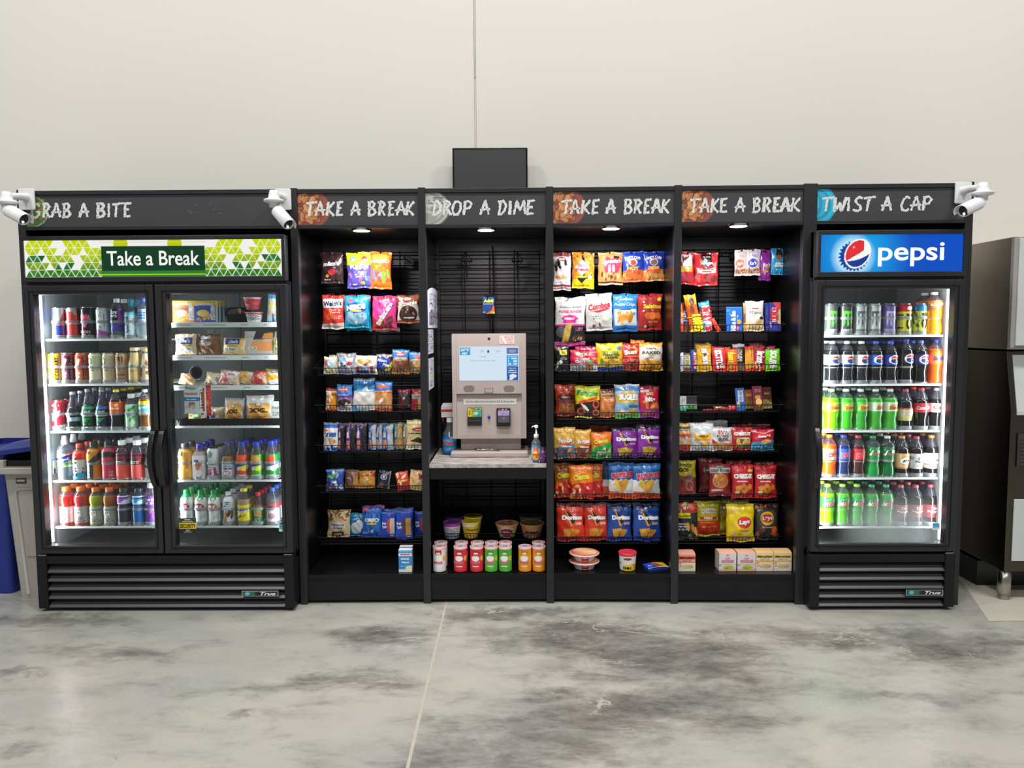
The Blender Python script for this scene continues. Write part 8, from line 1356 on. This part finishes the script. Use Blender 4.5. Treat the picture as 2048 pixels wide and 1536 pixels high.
# ============================================================ SECURITY CAMERAS
CW=mat('white_camera_shell','dcdfdf',.35,noise=.02)
def seccam(label,plate,joint,tail,nose,Yp,Yj,Yc_,r=.034):
    """plate: pixel of the wall plate, joint: pixel of swivel, tail/nose: camera barrel ends"""
    root=empty('security_camera',tuple(at(*plate,Yp))); tag(root,label,'security camera','white bullet security cameras'); O=root.location
    A=at(*plate,Yp)-O; J=at(*joint,Yj)-O; Tl=at(*tail,Yc_[0])-O; Ns=at(*nose,Yc_[1])-O
    m=MB(); m.prism(rr(-.042,-.055,.042,.055,.008),-.010,.0); o=m.obj('mounting_plate',CW,root,bevel=.002)
    m=MB(); m.tube([A+Vector((0,-.008,.01)),A*.5+J*.5+Vector((0,0,.022)),J+Vector((0,0,.03))],[.021,.017,.014],12); m.obj('arm',CW,root)
    m=MB(); m.lathe([(0,.052),(.020,.050),(.026,.03),(.028,.012),(.050,.004),(.052,-.004),(.046,-.010),(.026,-.014),(.024,-.036),(.0,-.038)],26,J.x,J.y,cap=False)
    m.v=[(x,y,z+J.z) for x,y,z in m.v]; m.obj('junction_base',CW,root)
    m=MB(); m.tube([J+Vector((0,0,-.030)),J+Vector((0,0,-.055)),Tl*.7+J*.3+Vector((0,0,-.005)),Tl+(Ns-Tl)*.18],[.013,.012,.012,.012],12); m.obj('swivel_stem',CW,root)
    d=(Ns-Tl); L_=d.length; q=d.to_track_quat('Z','Y')
    m=MB(); m.lathe([(0,-.004),(r*.8,0),(r,.008),(r,L_*.92),(r*.92,L_*.95),(r*.9,L_*.80),(0,L_*.80)],28,cap=False); o=m.obj('camera_body',CW,root); o.rotation_mode='QUATERNION'; o.rotation_quaternion=q; o.location=Tl
    m=MB(); m.lathe([(r*.88,L_*.86),(r*.45,L_*.87),(r*.4,L_*.9),(0,L_*.885)],24,cap=False); o=m.obj('lens_face',mat('black_camera_glass','08080a',.08),root); o.rotation_mode='QUATERNION'; o.rotation_quaternion=q; o.location=Tl
    # sun shield over the top of the barrel
    m=MB(); n=12; vs=[]
    up=q.inverted()@Vector((0,0,1)); a0=math.atan2(up.y,up.x)
    for zz in (.0,L_*1.08):
        for i in range(n+1):
            t=a0-1.9+3.8*i/n; vs.append(((r+.004)*math.cos(t),(r+.004)*math.sin(t),zz))
    for zz in (.0,L_*1.08):
        for i in range(n+1):
            t=a0-1.9+3.8*i/n; vs.append(((r+.0015)*math.cos(t),(r+.0015)*math.sin(t),zz))
    k=n+1; m.add(vs,[(i,i+1,k+i+1,k+i) for i in range(n)]+[(2*k+i,3*k+i,3*k+i+1,2*k+i+1) for i in range(n)]+[(k+i,k+i+1,3*k+i+1,3*k+i) for i in range(n)],'888',0,True); o=m.obj('sun_shield',CW,root); o.rotation_mode='QUATERNION'; o.rotation_quaternion=q; o.location=Tl
    # lit status led
    m=MB(); m.lathe([(0,.0),(.006,.0),(.004,.003),(0,.003)],12,cap=False); o=m.obj('status_light',mat('white_ir_led','ffffff',.4,emit='f4f6ff',es=6),root); o.rotation_mode='QUATERNION'; o.rotation_quaternion=q; o.location=Tl+d*.875+(q@Vector((0,r*.3,0)))*0+Vector((0,0,-r*.55))
seccam('white bullet camera on the far left corner of the cabinets',(55,399),(14,404),(16,421),(50,440),-.004,-.20,(-.20,-.28),.030)
seccam('white bullet camera between the GRAB A BITE and TAKE A BREAK signs',(567,399),(548,401),(556,424),(578,450),.004,-.11,(-.13,-.22),.030)
seccam('white bullet camera on the far right corner of the cabinets',(1925,386),(1965,386),(1958,407),(1924,423),-.024,-.20,(-.20,-.28),.030)
# ============================================================ WASTE BINS
def frustum(m,cx,cy,z0,z1,w0,d0,w1,d1,r=.03,col='888',mi=0,nseg=5):
    a=rr(-w0/2,-d0/2,w0/2,d0/2,r,nseg); b=rr(-w1/2,-d1/2,w1/2,d1/2,r,nseg); n=len(a)
    m.add([(cx+x,cy+y,z0) for x,y in a]+[(cx+x,cy+y,z1) for x,y in b],[(i,(i+1)%n,n+(i+1)%n,n+i) for i in range(n)]+[tuple(range(n))[::-1]],col,mi,False)
GB=mat('grey_bin_plastic','b0aba4',.5,noise=.04,nscale=30,bump=.2); GBD=mat('grey_bin_rim_plastic','a9a49d',.45,noise=.04); BLUEP=mat('blue_bin_plastic','1c2f86',.42,noise=.06)
YBn=.06; zt=at(40,940,YBn).z; xr=at(66,940,YBn).x; 
cxb=at(20,1060,.1).x+.085; cyb=.06+.27
# slim grey bin: front face plane Y=.06
fx0=at(3,960,.06).x; fx1=fx0+.30
topz=at(40,925,.06).z; cx=(fx0+fx1)/2
root=empty('waste_bin',(cx,.33,0)); tag(root,'slim grey waste bin with a black liner beside the two-door cooler','waste bin')
m=MB(); frustum(m,0,0,0,topz-.04,.245,.44,.30,.53,.03); 
hh=topz; fw=.14
# raised arch rib on the front
def fy(z): return -(.22+(.265-.22)*z/(hh-.04))-.0
def fxr(x,z): return x
arch=[(-.055,.03)]+[(-.072,.60*1)]+[(-.07+.02*(1-math.cos(t)),.60+.035*math.sin(t)) for t in (.5,1,1.5)]+[(.05,.635)]
m.tube([(x-.01,fy(z)-.001,z) for x,z in arch],.009,8)
m.tube([(-.055,fy(.25)-.001,.25),(.11,fy(.25)-.001,.25)],.004,6)
m.obj('bin_body',GB,root)
m=MB(); frustum(m,0,0,topz-.055,topz-.02,.315,.545,.325,.56,.035); m.box(-.16,-.115,-.30,-.262,topz-.06,topz+.015); m.box(.06,.16,-.30,-.262,topz-.06,topz+.015); m.box(-.16,.16,-.305,-.28,topz-.06,topz-.025); m.obj('bin_rim',GBD,root,bevel=.004)
m=MB(); frustum(m,0,0,topz-.02,topz+.012,.325,.555,.318,.55,.035)
rnd=random.Random(3); m.v=[(x*(1+rnd.uniform(-.01,.012)),y*(1+rnd.uniform(-.01,.012)),z+rnd.uniform(-.004,.004)) for x,y,z in m.v]; m.tube([(.165*math.sin(t),-.285*math.cos(t),topz+.006+.006*math.sin(5*t)) for t in [PI/14*i for i in range(28)]],.007,6,closed=True); m.obj('bin_liner',mat('black_bin_liner','0b0b0c',.22,bump=.6,nscale=14),root)
xl,zl=at(38,963,.05).x-cx,at(38,963,.05).z
m=MB(); m.box(xl-.028,xl+.028,fy(zl)-.004,fy(zl)+.004,zl-.014,zl+.014,'222'); panel(m,xl-.026,xl+.026,zl-.012,zl+.012,fy(zl)-.0045,'2a2826',[R(.1,.3,.9,.75,'b8b2aa'),R(.14,.42,.86,.60,'2a2826'),S(.2,.45,.8,.57,'b8b2aa',1,4,.9)],20,8); m.obj('maker_badge',PLAS,root)
# blue lid resting open on the grey bin
lid=MB(); lz=topz+.03; xs=[-.22,-.05,.10,.19]; 
frustum(lid,0,0,0,.025,.335,.58,.345,.59,.05); frustum(lid,0,0,.025,.055,.345,.59,.22,.45,.05); lid.add([(x,y,.055) for x,y in rr(-.11,-.225,.11,.225,.05)],[tuple(range(24))])
o=lid.obj('bin_lid',BLUEP,bevel=.002); o.location=(cx-.035,.345,topz+.055); o.rotation_euler=(.0,-.13,0); tag(o,'blue lid tipped open on top of the slim grey bin','bin lid')
# blue bin at the far left edge
root=empty('waste_bin',(at(-30,1000,.22).x,.40,0)); tag(root,'dark blue waste bin cut off by the left edge of the photo','waste bin')
m=MB(); frustum(m,0,0,0,topz+.02,.30,.42,.36,.50,.03); m.obj('bin_body',BLUEP,root)
m=MB(); frustum(m,0,0,topz+.02,topz+.05,.38,.52,.38,.52,.03); m.obj('bin_rim',BLUEP,root)
# ============================================================ ICE MACHINE
ft=atz(2003,1197,0); Xs=ft.x-.02; Yf=ft.y-.04
STL=mat('satin_stainless','b8ae9e',.38,metal=1,noise=.05,nscale=2); STLD=mat('dark_satin_stainless','5d5850',.22,metal=1,noise=.05,nscale=2); GP=mat('light_grey_panel','c5cac8',.35,noise=.03); DGP=mat('dark_grey_panel','3a3a3a',.4,noise=.05)
root=empty('ice_machine',(Xs,Yf,0)); tag(root,'tall stainless ice machine on steel legs beside the single-door cooler','ice machine')
def mz(py): return at(2028,py,Yf).z
z_leg=at(1998,1143,Yf).z; zmid=mz(703); ztop=at(2031,473,Yf).z; Dp=WALLY-Yf-.02; Wd=.76
xt=at(2033,480,Yf).x-Xs
m=MB(); m.box(xt-.012+.0,Wd,.02,Dp,zmid+.01,ztop); m.obj('ice_maker_head',STL,root,bevel=.004)
m=MB(); m.box(xt+.012,Wd-.01,-.012,.02,zmid+.03,ztop-.01); m.obj('head_front_panel',GP,root,bevel=.004)
m=MB(); m.box(xt-.012,xt+.010,-.004,.02,zmid+.02,ztop-.002); m.obj('edge_trim',mat('grey_edge_trim','9a9894',.4),root)
m=MB(); m.prism([(.0,z_leg),(Dp,z_leg),(Dp,zmid),(.06,zmid),(.0,zmid-.32)],0,Wd,axis='x'); m.v=[(x,y,z) for x,y,z in m.v]; m.obj('storage_bin',STLD,root,bevel=.003)
m=MB(); m.prism([(.058,zmid-.02),(.054,zmid-.02),(-.006,zmid-.32),(-.006,zmid-.34),(.0,zmid-.34)],.03,Wd-.02,axis='x'); m.obj('bin_door',GP,root)
m=MB(); m.box(.035,Wd-.02,-.008,.0,z_leg+.06,z_leg+.40); m.obj('lower_front_panel',GP,root,bevel=.002)
m=MB(); m.box(.04,Wd-.03,-.010,-.002,zmid-.62,zmid-.44); 
for i in range(8): m.box(.05,Wd-.04,-.014,-.010,zmid-.61+i*.02,zmid-.60+i*.02)
m.obj('vent_grille',DGP,root)
for (x,y) in ((.03,.04),(Wd-.04,.04),(.03,Dp-.05),(Wd-.04,Dp-.05)):
    m=MB(); m.lathe([(.024,0),(.028,.004),(.028,.03),(.034,.032),(.034,z_leg)],20,x,y); m.obj('leg',CHROME,root)
m=MB(); m.box(.01,Wd-.02,.25,Dp-.02,.001,z_leg-.02); m.obj('underside_shade_block',BLKP,root)  # added black block standing in for the shade between the legs
